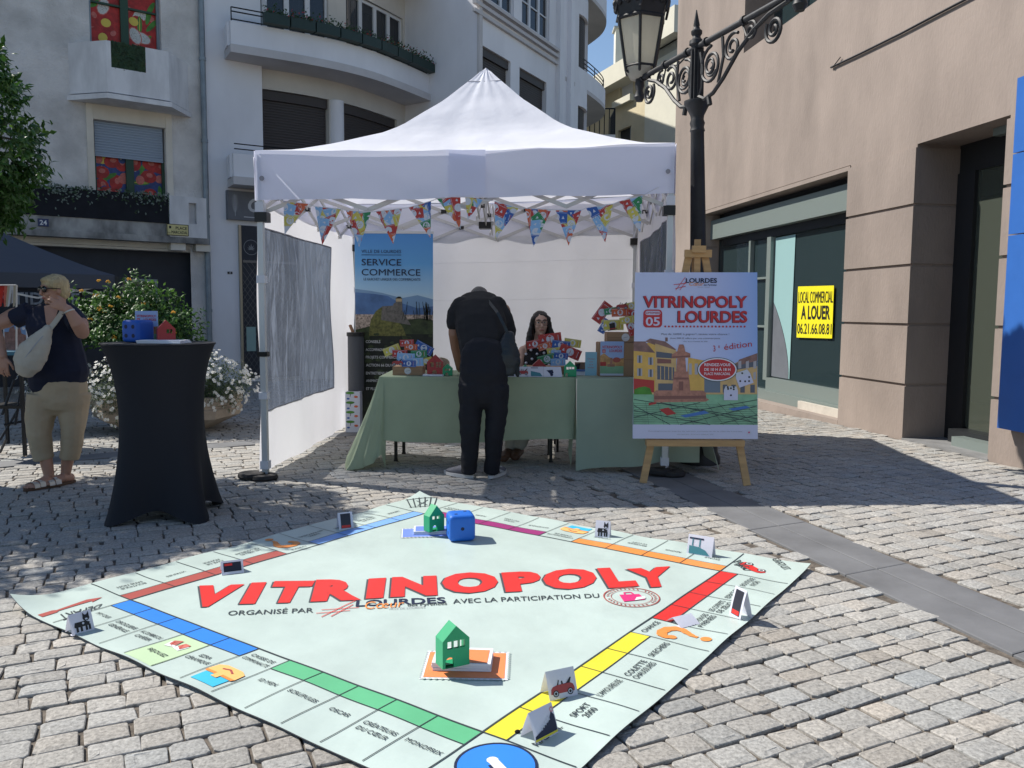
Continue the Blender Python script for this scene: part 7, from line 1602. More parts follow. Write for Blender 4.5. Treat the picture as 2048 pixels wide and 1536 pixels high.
p = Yp(334,684,4.98); toy_house('red toy house on the cocktail table', (p.x,4.97,HT_+.002), .10,.135,.07, R_(28), m_rhouse, 'toy houses', [(-.0,.16,.42,.60),(.2,.32,.42,.6)], None, .62)
smallposter('small event poster in a stand on the cocktail table',272,315,622,685,5.12)
mb = MB(); a, b = Yp(283,686,4.86), Yp(370,686,4.86)
for k in range(4): mb.box(((a.x+b.x)/2-.004*k,4.88+.003*k,HT_+.005+.0045*k),(b.x-a.x,.16,.0038),m_pap,.03*k-.04)
o = mb.build('paper_stack', None, org=((a.x+b.x)/2,4.88,HT_+.002)); tag(o,'thin stack of white papers on the cocktail table','paper','paper stacks')
# ================================================================== PEOPLE
def limb(mb, pts, m, ref=(1,0,0), n=14, cap=True):
    """pts: (position, half-width along ref, half-depth); rounded ends"""
    P = [(Vector(p), a, b) for p, a, b in pts]; vs = []; ref = Vector(ref)
    if cap:
        d0 = (P[1][0]-P[0][0]).normalized(); d1 = (P[-1][0]-P[-2][0]).normalized(); a, b = P[0], P[-1]; k0 = min(a[1],a[2]); k1 = min(b[1],b[2])
        P = [(a[0]-d0*k0*.85, a[1]*.5, a[2]*.5), (a[0]-d0*k0*.5, a[1]*.85, a[2]*.85)]+P+[(b[0]+d1*k1*.5, b[1]*.85, b[2]*.85), (b[0]+d1*k1*.85, b[1]*.5, b[2]*.5)]
    for i, (p, rx, ry) in enumerate(P):
        d = (P[min(i+1,len(P)-1)][0]-P[max(i-1,0)][0]).normalized(); x = ref-d*ref.dot(d)
        if x.length < .1: x = Vector((0,1,0))-d*d.y
        x.normalize(); y = d.cross(x)
        for k in range(n): a = 2*PI*k/n; vs.append(p+x*rx*math.cos(a)+y*ry*math.sin(a))
    mb.add(vs, [(i*n+k, i*n+(k+1)%n, (i+1)*n+(k+1)%n, (i+1)*n+k) for i in range(len(P)-1) for k in range(n)]+[tuple(range(n))[::-1], tuple((len(P)-1)*n+k for k in range(n))], m)
def fuse(mb, name, parent, voxel=.008, it=3, disp=0.0, dscale=6.0, seed=0):
    o = mb.build(name, parent); m = mb.mats[0]
    bake(o, [('REMESH', dict(mode='VOXEL', voxel_size=voxel, use_smooth_shade=True)), ('SMOOTH', dict(factor=.5, iterations=it))])
    if not o.data.materials: o.data.materials.append(m)
    if disp:
        ns = [v.normal.copy() for v in o.data.vertices]
        for v, nv_ in zip(o.data.vertices, ns):
            p = v.co*dscale; w = noise.noise(Vector((p.x*.7+seed, p.y*.7, p.z*1.3)))+.5*noise.noise(Vector((p.x*1.9, p.y*1.9+seed, p.z*3.5))); v.co += nv_*w*disp
    for p in o.data.polygons: p.use_smooth = True
    return o
def hand(mb, wrist, d, side, nrm, s, m, curl=.35, spread=.12):
    """palm and five fingers: d = direction of the hand, side = towards the thumb, nrm = away from the palm"""
    w, d, side, nrm = Vector(wrist), Vector(d).normalized(), Vector(side).normalized(), Vector(nrm).normalized()
    limb(mb, [(w,.027*s,.019*s),(w+d*.035*s,.036*s,.016*s),(w+d*.085*s,.040*s,.013*s)], m, side)
    for i, (off, L) in enumerate(((.030,.072),(.010,.080),(-.011,.074),(-.030,.058))):
        b = w+d*.082*s+side*off*s; a = d+side*(off*3*spread); a.normalize(); pts = [b]
        c = 0; p = b
        for seg, f in ((.44,.5),(.30,1.),(.26,1.2)):
            c += curl*f; dd_ = (a*math.cos(c)-nrm*math.sin(c)); p = p+dd_*L*seg*s; pts.append(p)
        limb(mb, [(q,(.0085-.0008*k)*s,(.0085-.0008*k)*s) for k, q in enumerate(pts)], m, side, 10)
    b = w+d*.025*s+side*.026*s; p1 = b+(side*.7+d*.7).normalized()*.035*s; p2 = p1+(side*.35+d*.9-nrm*.25).normalized()*.03*s; p3 = p2+(d-nrm*.4+side*.1).normalized()*.022*s
    limb(mb, [(b,.013*s,.011*s),(p1,.011*s,.010*s),(p2,.009*s,.009*s),(p3,.008*s,.008*s)], m, nrm, 10)
def head(mb, c, R, s, m):
    """c: centre between the ears; R: columns right, forward, up"""
    L = lambda x, y, z: c+R @ Vector((x*s,y*s,z*s))
    mb.ell(L(0,-.012,.022), (.076*s,.096*s,.092*s), m, 20, 14, R); mb.ell(L(0,.022,-.045), (.056*s,.062*s,.068*s), m, 18, 12, R); mb.ell(L(0,.058,-.096), (.024*s,.022*s,.018*s), m, 12, 8, R)
    limb(mb, [(L(0,.080,.018),.009*s,.009*s),(L(0,.096,-.008),.012*s,.012*s),(L(0,.100,-.026),.016*s,.013*s)], m, R @ Vector((1,0,0)), 10)
    mb.ell(L(0,.078,-.062), (.024*s,.012*s,.009*s), m, 12, 8, R); mb.ell(L(0,.074,.034), (.052*s,.016*s,.010*s), m, 12, 8, R)
    for sg in (-1,1):
        mb.ell(L(sg*.034,.064,-.028), (.024*s,.022*s,.024*s), m, 12, 8, R); mb.ell(L(sg*.076,-.008,-.008), (.010*s,.018*s,.030*s), m, 10, 8, R)
def face(parent, c, R, s, eyes=True, lip=(.32,.10,.09)):
    L = lambda x, y, z: c+R @ Vector((x*s,y*s,z*s)); ml = mat('lips', lip, .5); me_ = mat('eye white', (.5,.48,.46), .3); mi = mat('iris', (.02,.012,.008), .2)
    if eyes:
        for sg in (-1,1):
            mb = MB(); mb.ell(L(sg*.031,.073,.012), (.0145*s,.012*s,.008*s), me_, 12, 8, R); mb.ell(L(sg*.031,.0815,.012), (.0065*s,.005*s,.0065*s), mi, 10, 6, R); mb.build('eye', parent, smooth=True)
            mb = MB(); limb(mb, [(L(sg*.014,.088,.036),.002*s,.004*s),(L(sg*.032,.086,.041),.002*s,.0045*s),(L(sg*.050,.074,.034),.002*s,.003*s)], m_hairdk, R @ Vector((0,1,0)), 8); mb.build('eyebrow', parent, smooth=True)
    mb = MB(); limb(mb, [(L(-.022,.078,-.062),.003*s,.003*s),(L(-.008,.090,-.059),.004*s,.006*s),(L(.008,.090,-.059),.004*s,.006*s),(L(.022,.078,-.062),.003*s,.003*s)], ml, R @ Vector((0,1,0)), 8); mb.build('lips', parent, smooth=True)
m_hairdk = mat('dark brown hair', (.014,.010,.009), .45, var=.3, scale=60, bump=.5, bscale=120, stretch=(1,1,.1), bdist=.004)
m_blond = mat('short blond hair', (.46,.36,.20), .55, var=.3, scale=60, bump=.6, bscale=110, stretch=(1,1,.25), bdist=.004)
m_greyh = mat('grey hair', (.12,.11,.105), .6, var=.4, scale=80, bump=.5, bscale=120)
m_skin = mat('fair sunburnt skin', (.42,.23,.16), .5, var=.08, scale=9, bump=.04, bscale=90); m_skin2 = mat('tanned skin', (.30,.16,.10), .5, var=.08, scale=9, bump=.04, bscale=90); m_skin3 = mat('pale skin', (.55,.35,.27), .5, var=.06, scale=9)
m_nvt = mat('navy jersey', (.010,.013,.032), .85, bump=.3, bscale=9, bdist=.02, var=.15, scale=4); m_bei = mat('beige cotton', (.42,.335,.225), .85, var=.08, scale=5, bump=.3, bscale=14, bdist=.008)
m_blt = mat('black cotton', (.013,.013,.015), .9, bump=.3, bscale=8, bdist=.02); m_blj = mat('black trousers', (.008,.009,.014), .85, bump=.4, bscale=8, stretch=(1,1,.5), bdist=.02)
m_canv = mat('off white canvas', (.46,.42,.35), .85, var=.12, scale=9, bump=.3, bscale=20); m_silv = mat('silver leather', (.58,.56,.50), .35, .3); m_cork = mat('brown sole', (.10,.06,.04), .8)
def person(label, loc): return thing('person', label, 'person', loc)
def rot3(yaw, pitch=0, roll=0):
    """columns right, forward, up; yaw 0 faces +Y, positive turns to the left"""
    return (Matrix.Rotation(yaw,3,'Z') @ Matrix.Rotation(pitch,3,'X') @ Matrix.Rotation(roll,3,'Y'))
# ---------------------------------------------------------------- blond woman on the left
YW = 5.78
def q_(px, py, dy=0.0): return Yp(px, py, YW+dy)
w1 = person('person in navy top and beige cropped trousers shielding the face with one hand', G(106,972))
sk = MB(); hc = q_(107,580,.0); HR = rot3(R_(142), R_(-4)); hs = .86
head(sk, hc, HR, hs, m_skin)
limb(sk, [(q_(118,600,.02),.045,.048),(q_(112,622,.02),.055,.055),(q_(108,645,.03),.10,.07)], m_skin)
limb(sk, [(q_(108,640,.03),.14,.085),(q_(108,700,.03),.15,.11),(q_(115,760,.03),.17,.12)], m_skin)
# raised arm: shoulder, elbow, hand before the mouth
sh_, el_, wr_ = q_(148,632,.0), q_(164,664,-.14), q_(136,618,-.20)
limb(sk, [(sh_,.055,.055),(sh_.lerp(el_,.5)+Vector((.012,0,0)),.056,.056),(el_,.046,.05),(el_.lerp(wr_,.35)+Vector((.01,-.01,0)),.047,.046),(wr_,.028,.030)], m_skin, (1,0,.4))
hand(sk, wr_, q_(96,602,-.25)-wr_, Vector((.2,.1,1)), Vector((.15,-1,.1)), .88, m_skin, curl=.22, spread=.3)
sh2, el2, wr2 = q_(30,630,.05), q_(-12,655,-.05), q_(6,712,-.12)
limb(sk, [(sh2,.052,.055),(sh2.lerp(el2,.5),.052,.055),(el2,.046,.048),(el2.lerp(wr2,.4),.042,.042),(wr2,.027,.028)], m_skin, (0,1,0))
hand(sk, wr2, (.02,-.05,-1), (1,0,0), (0,-1,0), .95, m_skin, .3)
# legs and feet
for (kx, ky), (ax, ay), (tx, ty), dy in (((82,868),(98,950),(82,974),-.03),((143,862),(132,950),(112,970),.06)):
    kn, an = q_(kx,ky,dy), G(ax,ay+16); an = Vector((q_(ax,ay,dy).x, YW+dy, .085)); f_ = Vector((q_(tx,ay,dy).x, YW+dy-.13, .03))
    limb(sk, [(kn,.040,.046),(kn.lerp(an,.35),.044,.05),(kn.lerp(an,.75),.040,.044),(an,.033,.038)], m_skin)
    limb(sk, [(an+Vector((.01,.035,-.045)),.032,.034),(an+Vector((-.01,-.03,-.035)),.036,.034),(an.lerp(f_,.7)+Vector((0,0,-.012)),.042,.024),(f_+Vector((0,0,.002)),.042,.016)], m_skin)
    for t in range(5): limb(sk, [(f_+Vector(((t-2)*.016,-.005,.0)),.008,.010),(f_+Vector(((t-2)*.0175,-.035+abs(t-1.6)*.006,-.004)),.0075,.008)], m_skin, n=8)
body1 = fuse(sk, 'body', w1, .0055, 2)
for (ax, tx, ay, dy) in ((98,82,950,-.03),(132,112,950,.06)):
    a = Vector((q_(ax,ay,dy).x, YW+dy, 0)); t = Vector((q_(tx,ay,dy).x, YW+dy-.13, 0)); d = (t-a).normalized(); n_ = Vector((-d.y,d.x,0)); o2 = []
    for k in range(20):
        g = 2*PI*k/20; L_ = .135*math.cos(g); ww = .046*math.sin(g)*(1.0 if math.cos(g) > 0 else .82); c = a.lerp(t,.42); o2.append((c+d*L_+n_*ww))
    mb = MB(); mb.add([(p.x,p.y,.002) for p in o2]+[(p.x,p.y,.022) for p in o2], [tuple(range(20))[::-1], tuple(range(20,40))]+[(i,(i+1)%20,20+(i+1)%20,20+i) for i in range(20)], m_cork); sd = mb.build('sandal', w1)
    for f in (.55,.86):
        c = a.lerp(t,f); mb = MB(); vs = []
        for j in range(9):
            g = PI*j/8; hh = .068-.034*f
            for e in (-.02,.02): vs.append(c+n_*(-.047*math.cos(g))+d*e+Vector((0,0,.018+hh*math.sin(g)**.7)))
        mb.add(vs, [(2*j,2*j+1,2*j+3,2*j+2) for j in range(8)], m_silv); mb.build('strap', sd, smooth=True, fix=False)
# cropped trousers
tr = MB()
limb(tr, [(q_(120,742,.03),.175,.125),(q_(121,772,.03),.185,.145),(q_(119,795,.03),.185,.145)], m_bei)
limb(tr, [(q_(88,790,.0),.108,.125),(q_(80,838,-.02),.094,.105),(q_(78,868,-.04),.078,.085),(q_(82,893,-.03),.072,.078),(q_(88,918,-.02),.066,.072)], m_bei, cap=False)
limb(tr, [(q_(148,785,.05),.110,.13),(q_(146,835,.05),.092,.108),(q_(145,866,.04),.074,.084),(q_(143,892,.05),.070,.078),(q_(139,916,.06),.065,.072)], m_bei, cap=False)
fuse(tr, 'trousers', w1, .008, 4, .006, 11, 3)
tp = MB()
limb(tp, [(q_(104,628,.03),.155,.085),(q_(104,650,.03),.178,.115),(q_(112,690,.03),.172,.13),(q_(119,725,.03),.182,.14),(q_(122,746,.03),.193,.15)], m_nvt, cap=True)
limb(tp, [(q_(100,738,.02),.155,.145),(q_(96,764,.01),.125,.13)], m_nvt)
limb(tp, [(q_(62,622,.03),.06,.07),(q_(42,632,.04),.066,.072),(q_(26,640,.03),.062,.068)], m_nvt, (0,1,0), cap=False); limb(tp, [(q_(130,622,.02),.065,.072),(q_(150,638,-.02),.07,.074),(q_(158,652,-.07),.068,.07)], m_nvt, (0,1,0), cap=False)
fuse(tp, 'top', w1, .008, 4, .007, 9, 8)
# skin showing in the neckline
mb = MB(); pts = [(88,612),(104,608),(118,612),(110,640),(100,668),(92,645)]; mb.poly([q_(a,b,-.112 if b > 630 else -.07) for a, b in pts], m_skin)
mb.build('neckline', body1, fix=False)
hr = MB(); L = lambda x, y, z: hc+HR @ Vector((x*hs,y*hs,z*hs)); hr.ell(L(0,-.022,.040), (.086*hs,.104*hs,.090*hs), m_blond, 20, 14, HR); hr.ell(L(0,-.06,-.01), (.076*hs,.066*hs,.075*hs), m_blond, 16, 12, HR); hr.ell(L(0,.035,.080), (.066*hs,.052*hs,.030*hs), m_blond, 14, 10, HR)
for sg in (-1,1): hr.ell(L(sg*.070,.01,.045), (.02*hs,.045*hs,.045*hs), m_blond, 12, 8, HR)
fuse(hr, 'hair', w1, .006, 2, .004, 40, 2)
mb = MB(); msg = mat('black sunglasses', (.006,.006,.007), .12, spec=.8)
for sg in (-1,1): mb.ell(L(sg*.036,.086,.010), (.037*hs,.014*hs,.027*hs), msg, 16, 10, HR)
limb(mb, [(L(-.02,.098,.018),.004,.004),(L(.02,.098,.018),.004,.004)], msg)
for sg in (-1,1): limb(mb, [(L(sg*.066,.080,.016),.004,.008),(L(sg*.080,.03,.014),.003,.007),(L(sg*.082,-.02,.006),.003,.005)], msg, (0,0,1))
mb.build('sunglasses', w1, smooth=True)
face(w1, hc, HR, hs, eyes=False)
mb = MB(); limb(mb, [(wr_+Vector((.012,-.0,-.02)),.034,.034),(wr_+Vector((.008,.0,-.012)),.034,.034)], m_silv, (1,0,.4), cap=False); mb.build('bracelet', w1, smooth=True)
# sling bag
bg_ = thing('sling_bag', 'off white canvas sling bag worn across the front of the person in navy', 'bag', q_(62,700,-.22)); bb = MB()
limb(bb, [(q_(96,658,-.20),.03,.03),(q_(84,680,-.22),.07,.045),(q_(66,705,-.23),.105,.06),(q_(54,728,-.23),.10,.06),(q_(50,742,-.22),.07,.045)], m_canv, (.8,0,-.55)); fuse(bb, 'pouch', bg_, .008, 3, .004, 20, 5)
mb = MB(); S_ = [q_(128,612,-.13), q_(122,628,-.17), q_(110,645,-.19), q_(96,662,-.21), q_(92,670,-.22)]
for a, b in zip(S_, S_[1:]): mb.beam(a, b, .034, .006, m_canv, up=(0,1,0))
mb.build('strap', bg_); mb = MB(); mb.tube([q_(86,672,-.275), q_(70,690,-.295), q_(50,716,-.285)], .004, m_gry, 6); mb.build('zip', bg_)
# ---------------------------------------------------------------- man bending over the table
YM = 6.13
def r_(px, py, dy=0.0): return Yp(px, py, YM+dy)
m1 = person('person in black bending over the table with back to the square', (r_(960,950).x,YM,0))
sk = MB(); hc2 = r_(958,604,.62); HR2 = rot3(0, R_(-78)); head(sk, hc2, HR2, .95, m_skin2)
limb(sk, [(r_(958,612,.50),.055,.055),(r_(956,622,.36),.09,.07)], m_skin2)
limb(sk, [(r_(956,640,.30),.15,.08),(r_(962,690,.16),.14,.09),(r_(968,730,.02),.14,.10)], m_skin2)
a, b, c = r_(912,615,.36), r_(907,668,.30), Vector((r_(918,740,.5).x, YM+.52, .80))
limb(sk, [(a,.05,.05),(a.lerp(b,.6),.047,.047),(b,.040,.042),(b.lerp(c,.4),.040,.04),(c,.026,.024)], m_skin2); hand(sk, c, Vector((.15,1,-.25)), (1,0,0), (0,0,1), 1.0, m_skin2, .15)
a, b, c = r_(1008,620,.36), r_(1020,676,.28), Vector((r_(1006,740,.5).x, YM+.52, .80))
limb(sk, [(a,.05,.05),(a.lerp(b,.6),.047,.047),(b,.040,.042),(b.lerp(c,.4),.040,.04),(c,.026,.024)], m_skin2); hand(sk, c, Vector((-.15,1,-.25)), (-1,0,0), (0,0,1), 1.0, m_skin2, .15)
for x, xk in ((943,940),(984,986)): limb(sk, [(r_(x,900,0),.05,.055),(Vector((r_(xk,930).x,YM+.01,.10)),.042,.05)], m_skin2)
fuse(sk, 'body', m1, .0065, 2)
tr = MB()
limb(tr, [(r_(968,705,.02),.175,.125),(r_(968,745,.0),.185,.145),(r_(967,785,-.0),.18,.14)], m_blj)
limb(tr, [(r_(944,770,0),.105,.13),(r_(941,830,-.02),.086,.100),(r_(940,870,-.03),.074,.084),(r_(939,905,-.01),.066,.074),(r_(938,945,.02),.060,.068)], m_blj, cap=False)
limb(tr, [(r_(992,770,0),.105,.13),(r_(993,830,-.0),.084,.100),(r_(989,870,-.01),.073,.084),(r_(986,905,.01),.064,.074),(r_(983,945,.04),.060,.068)], m_blj, cap=False)
fuse(tr, 'trousers', m1, .009, 4, .009, 9, 14)
tp = MB()
limb(tp, [(r_(968,735,.02),.165,.12),(r_(966,690,.10),.18,.135),(r_(962,650,.22),.20,.135),(r_(958,618,.34),.205,.11),(r_(957,600,.44),.165,.075)], m_blt)
limb(tp, [(r_(925,612,.36),.085,.08),(r_(910,630,.33),.068,.072),(r_(908,648,.31),.062,.066)], m_blt); limb(tp, [(r_(992,612,.36),.085,.08),(r_(1008,636,.32),.070,.072),(r_(1016,665,.29),.064,.066)], m_blt)
fuse(tp, 't_shirt', m1, .008, 4, .006, 8, 4)
hr = MB(); L = lambda x, y, z: hc2+HR2 @ Vector((x*.95,y*.95,z*.95)); hr.ell(L(0,-.022,.036), (.084,.102,.088), m_greyh, 18, 12, HR2); fuse(hr, 'hair', m1, .007, 2, .003, 40)
m_shoe = mat('grey canvas shoe', (.13,.13,.15), .8, var=.2, scale=20); m_sole = mat('white rubber sole', (.5,.5,.5), .5)
for x, tx, in ((936,908),(984,990)):
    hx = Vector((r_(x,950).x, YM+.03, 0)); d = Vector((-.55,.0,0)) if x < 950 else Vector((.10,-.1,0))
    d = Vector((-.75,.65,0)).normalized() if x < 950 else Vector((.35,.93,0)).normalized(); n_ = Vector((-d.y,d.x,0)); toe = hx+d*.20
    mb = MB(); limb(mb, [(hx+Vector((0,0,.062)),.040,.042),(hx.lerp(toe,.35)+Vector((0,0,.055)),.042,.036),(hx.lerp(toe,.75)+Vector((0,0,.038)),.046,.026),(toe+Vector((0,0,.034)),.040,.020)], m_shoe, n_); limb(mb, [(hx+Vector((0,0,.06)),.04,.045),(hx+Vector((0,.0,.11)),.042,.046)], m_shoe, n_); so_ = fuse(mb, 'shoe', m1, .006, 2)
    mb = MB(); o2 = []
    for k in range(24):
        g = 2*PI*k/24; o2.append(hx.lerp(toe,.5)+d*.155*math.cos(g)+n_*.052*math.sin(g)*(1 if math.cos(g) > 0 else .86))
    mb.add([(p.x,p.y,.002) for p in o2]+[(p.x,p.y,.026) for p in o2], [tuple(range(24))[::-1], tuple(range(24,48))]+[(i,(i+1)%24,24+(i+1)%24,24+i) for i in range(24)], m_sole); mb.build('sole', so_, smooth='auto')
    mb = MB()
    for k in range(3): c = hx.lerp(toe,.30+.14*k)+Vector((0,0,.055-.006*k)); mb.beam(c-n_*.047+Vector((0,0,-.02)), c-n_*.03+Vector((0,0,.03)), .010, .004, m_sole)
    mb.build('stripe', so_)
# shoulder bag hanging at his right hip
sb = thing('shoulder_bag', 'black soft shoulder bag hanging beside the bending person', 'bag', r_(1014,700,-.02)); mb = MB(); m_bagk = mat('dark teal black nylon', (.016,.022,.026), .5, bump=.5, bscale=9, bdist=.02)
limb(mb, [(r_(1018,672,.05),.045,.04),(r_(1014,698,.0),.075,.055),(r_(1015,722,-.02),.085,.05),(r_(1016,742,-.02),.06,.04)], m_bagk); limb(mb, [(r_(1026,690,.0),.035,.03),(r_(1030,720,0),.04,.03),(r_(1036,752,.02),.012,.02)], m_bagk); fuse(mb, 'pouch', sb, .008, 3, .010, 14, 6)
mb = MB(); S_ = [r_(1018,672,.02), r_(1008,650,.03), r_(995,625,.10), r_(975,600,.28)]
for a, b in zip(S_, S_[1:]): mb.beam(a, b, .022, .005, m_bagk, up=(0,1,0))
mb.build('strap', sb)
# ---------------------------------------------------------------- seated woman behind the table
YS = 7.55
def s_(px, py, dy=0.0): return Yp(px, py, YS+dy)
w2 = person('seated person with glasses and a black spotted sleeveless top behind the table', (s_(1075,700).x,YS,.0))
sk = MB(); hc3 = s_(1081,648,-.03); HR3 = rot3(R_(180+6), R_(2)); HS3 = .93; head(sk, hc3, HR3, HS3, m_skin3)
limb(sk, [(s_(1079,668,.0),.042,.045),(s_(1077,690,.02),.048,.05),(s_(1075,705,.03),.09,.07)], m_skin3)
limb(sk, [(s_(1075,700,.03),.15,.08),(s_(1073,740,.03),.14,.10),(s_(1073,800,.0),.15,.12)], m_skin3)
for sg, pts in ((-1,((1046,700,.02),(1038,740,-.05),(1062,762,-.30))),(1,((1106,700,.02),(1116,742,-.05),(1092,764,-.30)))):
    a, b, c = [s_(*p) for p in pts]; limb(sk, [(a,.040,.042),(a.lerp(b,.5),.038,.04),(b,.034,.036),(b.lerp(c,.4),.034,.034),(c,.022,.022)], m_skin3); hand(sk, c, Vector((-sg*.3,-1,0)), (-sg,0,0), (0,0,1), .85, m_skin3, .2)
body3 = fuse(sk, 'body', w2, .005, 2)
tp = MB(); limb(tp, [(s_(1077,688,.02),.052,.056),(s_(1076,698,.02),.10,.08),(s_(1075,716,.01),.145,.105),(s_(1074,745,.0),.145,.12),(s_(1074,790,.0),.15,.13)], m_blt); top3 = fuse(tp, 'top', w2, .008, 3, .003, 9)
mb = MB(); r = random.Random(6)
for px, py in ((1052,708),(1062,700),(1064,718),(1052,726),(1074,708),(1080,722),(1068,732),(1088,706),(1092,718),(1084,734),(1056,740),(1098,730),(1076,695),(1072,745)):
    u = (px-1075)/33; c = s_(px,py,-.098-.02*(1-u*u)); mb.ell(c, (.012,.010,.012), m_disc, 8, 6)
mb.build('spots', top3, smooth=True)
hr = MB(); L = lambda x, y, z: hc3+HR3 @ Vector((x*HS3,y*HS3,z*HS3)); hr.ell(L(0,-.030,.040), (.084*HS3,.100*HS3,.094*HS3), m_hairdk, 20, 14, HR3)
for sg in (-1,1): limb(hr, [(L(sg*.028,.010,.088),.026,.020),(L(sg*.070,.015,.05),.026,.034),(L(sg*.088,.0,-.03),.026,.04),(L(sg*.105,.01,-.12),.034,.042),(L(sg*(.12 if sg > 0 else .115),.02,-.20),.030,.036),(L(sg*.125,.03,-.265),.014,.02)], m_hairdk)
limb(hr, [(L(0,-.09,.03),.085,.04),(L(0,-.10,-.10),.11,.045),(L(0,-.09,-.22),.12,.04)], m_hairdk); fuse(hr, 'hair', w2, .006, 2, .005, 30, 7)
face(w2, hc3, HR3, HS3, True, (.30,.07,.07))
mb = MB()
for sg in (-1,1):
    c = [(sg*.034+.027*x*(1.0), .096-.006*abs(x)*(1 if sg*x > 0 else 0), .010+.023*z) for x, z in ((-1,-.7),(-.7,-1),(.7,-1),(1,-.7),(1,.7),(.7,1),(-.7,1),(-1,.7),(-1,-.7))]; mb.tube([L(*p) for p in c], .0022, msg, 6)
    mb.tube([L(sg*.060,.092,.018), L(sg*.078,.04,.014), L(sg*.080,-.02,.01)], .002, msg, 5)
mb.tube([L(-.008,.100,.014), L(.008,.100,.014)], .002, msg, 5); mb.build('glasses', w2, smooth=True)
# her legs under the table
lg = MB(); m_wtr = mat('pale grey trousers', (.40,.39,.37), .8, bump=.3, bscale=12)
for dx in (-.09,.09): limb(lg, [(Vector((s_(1072,700).x+dx,YS-.02,.50)),.085,.08),(Vector((s_(1064,700).x+dx,YS-.42,.50)),.07,.07),(Vector((s_(1050,700).x+dx*.8,7.0,.42)),.062,.062),(Vector((.03+dx*.5,6.98,.12)),.052,.05)], m_wtr)
fuse(lg, 'trousers', w2, .009, 3, .006, 9)
lg = MB(); m_bsh = mat('brown leather shoe', (.11,.05,.03), .55, var=.4, scale=30)
for dx, dy in ((-.045,-.02),(.05,.05)): limb(lg, [(Vector((.02+dx,6.98+dy,.06)),.04,.04),(Vector((-.01+dx,6.86+dy,.055)),.045,.04),(Vector((-.02+dx,6.78+dy,.04)),.04,.03)], m_bsh)
fuse(lg, 'shoes', w2, .007, 2)
ch = thing('folding_chair', 'black folding chair under the seated person in the spotted top', 'chair', (s_(1073,700).x,YS,0)); cx = s_(1073,700).x; mb = MB(); mb.box((cx,YS+.0,.43),(.42,.42,.03),m_blkp); mb.build('seat', ch)
mb = MB(); mb.box((cx,YS+.24,.74),(.40,.02,.16),m_blkp); mb.build('backrest', ch)
for dx, dy in ((-.19,-.19),(.19,-.19),(-.19,.2),(.19,.2)): mb = MB(); mb.tube([(cx+dx,YS+dy*1.15,0),(cx+dx,YS+dy,.43 if dy < 0 else .82)], .011, m_tleg, 8); mb.build('leg', ch)
# ================================================================== PLANTER AND BUSHES
m_conc = mat('washed concrete', (.36,.30,.235), .9, var=.22, scale=5, bump=.6, bscale=80)
PC = Vector((-3.62,8.62,0)); plr = thing('stone_planter', 'faceted pale concrete planter holding the lantana bush and white flowers', 'planter', PC)
mb = MB(); nn_ = 8; vs = []; prof = [(.30,.0),(.42,.012),(.69,.15),(.72,.24),(.70,.255),(.70,.27),(.72,.285),(.72,.37),(.64,.375),(.62,.28)]
for r0, z in prof:
    for k in range(nn_): a = 2*PI*k/nn_+R_(14); vs.append(PC+Vector((r0*1.05*math.cos(a), r0*math.sin(a), z)))
mb.add(vs, [(i*nn_+k, i*nn_+(k+1)%nn_, (i+1)*nn_+(k+1)%nn_, (i+1)*nn_+k) for i in range(len(prof)-1) for k in range(nn_)]+[tuple(range(nn_))[::-1], tuple((len(prof)-1)*nn_+k for k in range(nn_))], m_conc); mb.build('bowl', plr)
mb = MB(); mb.lathe([(.60,.30),(.58,.34),(.2,.36)], PC, mat('potting soil', (.03,.022,.015), .95, bump=.8, bscale=40), 20); mb.build('soil', plr)
m_lf1 = mat('lantana leaf', (.045,.115,.022), .5, var=.55, scale=7, trans=.22, col2=(.018,.05,.012)); m_lf2 = mat('young lantana leaf', (.10,.21,.04), .5, var=.3, scale=7, trans=.3); m_lf3 = mat('grey green leaf', (.09,.13,.06), .6, var=.4, scale=9, trans=.2)
m_ofl = mat('orange lantana flower', (.80,.42,.04), .6); m_wfl = mat('white petal', (.72,.72,.70), .6, trans=.2); m_stem = mat('brown stem', (.09,.06,.035), .8); m_yc = mat('yellow flower centre', (.6,.45,.05), .6)
def leaf(mb, c, d, n, L, w, m):
    d = d.normalized(); s = d.cross(n)
    if s.length < 1e-3: s = d.orthogonal()
    s.normalize(); n2 = s.cross(d)
    mb.add([c, c+d*L*.45+s*w-n2*L*.04, c+d*L-n2*L*.18, c+d*L*.45-s*w-n2*L*.04, c+d*L*.5+n2*L*.03], [(0,1,4),(1,2,4),(2,3,4),(3,0,4)], m)
def rv(r): return Vector((r.gauss(0,1), r.gauss(0,1), r.gauss(0,1))).normalized()
bc = Vector((-4.02,8.75,1.0)); ln = thing('lantana_bush', 'rounded green lantana bush with orange flowers behind the cocktail table', 'bush', (bc.x,bc.y,.33))
r = random.Random(31); mb = MB(); shoots = []
for k in range(210):
    d = rv(r); d.z = abs(d.z)*1.1-.28; d.normalize(); rad = r.uniform(.72,1.12)*(1+.10*math.sin(d.x*7+1)+.08*math.sin(d.y*9+d.z*5))
    tip = bc+Vector((d.x*.62*rad, d.y*.56*rad, d.z*.56*rad)); shoots.append((tip, d))
for tip, d in shoots:
    n_l = 26; base = bc.lerp(tip, .45)
    for j in range(n_l):
        t = r.random()**.6; c = base.lerp(tip, t)+rv(r)*.05; dd_ = (d*.6+rv(r)*.9+Vector((0,0,.15))); leaf(mb, c, dd_, (d+Vector((0,0,.8))+rv(r)*.5), r.uniform(.045,.075), r.uniform(.013,.021), m_lf2 if (t > .8 and r.random() < .6) else m_lf1)
mb.build('foliage', ln, fix=False)
mb = MB()
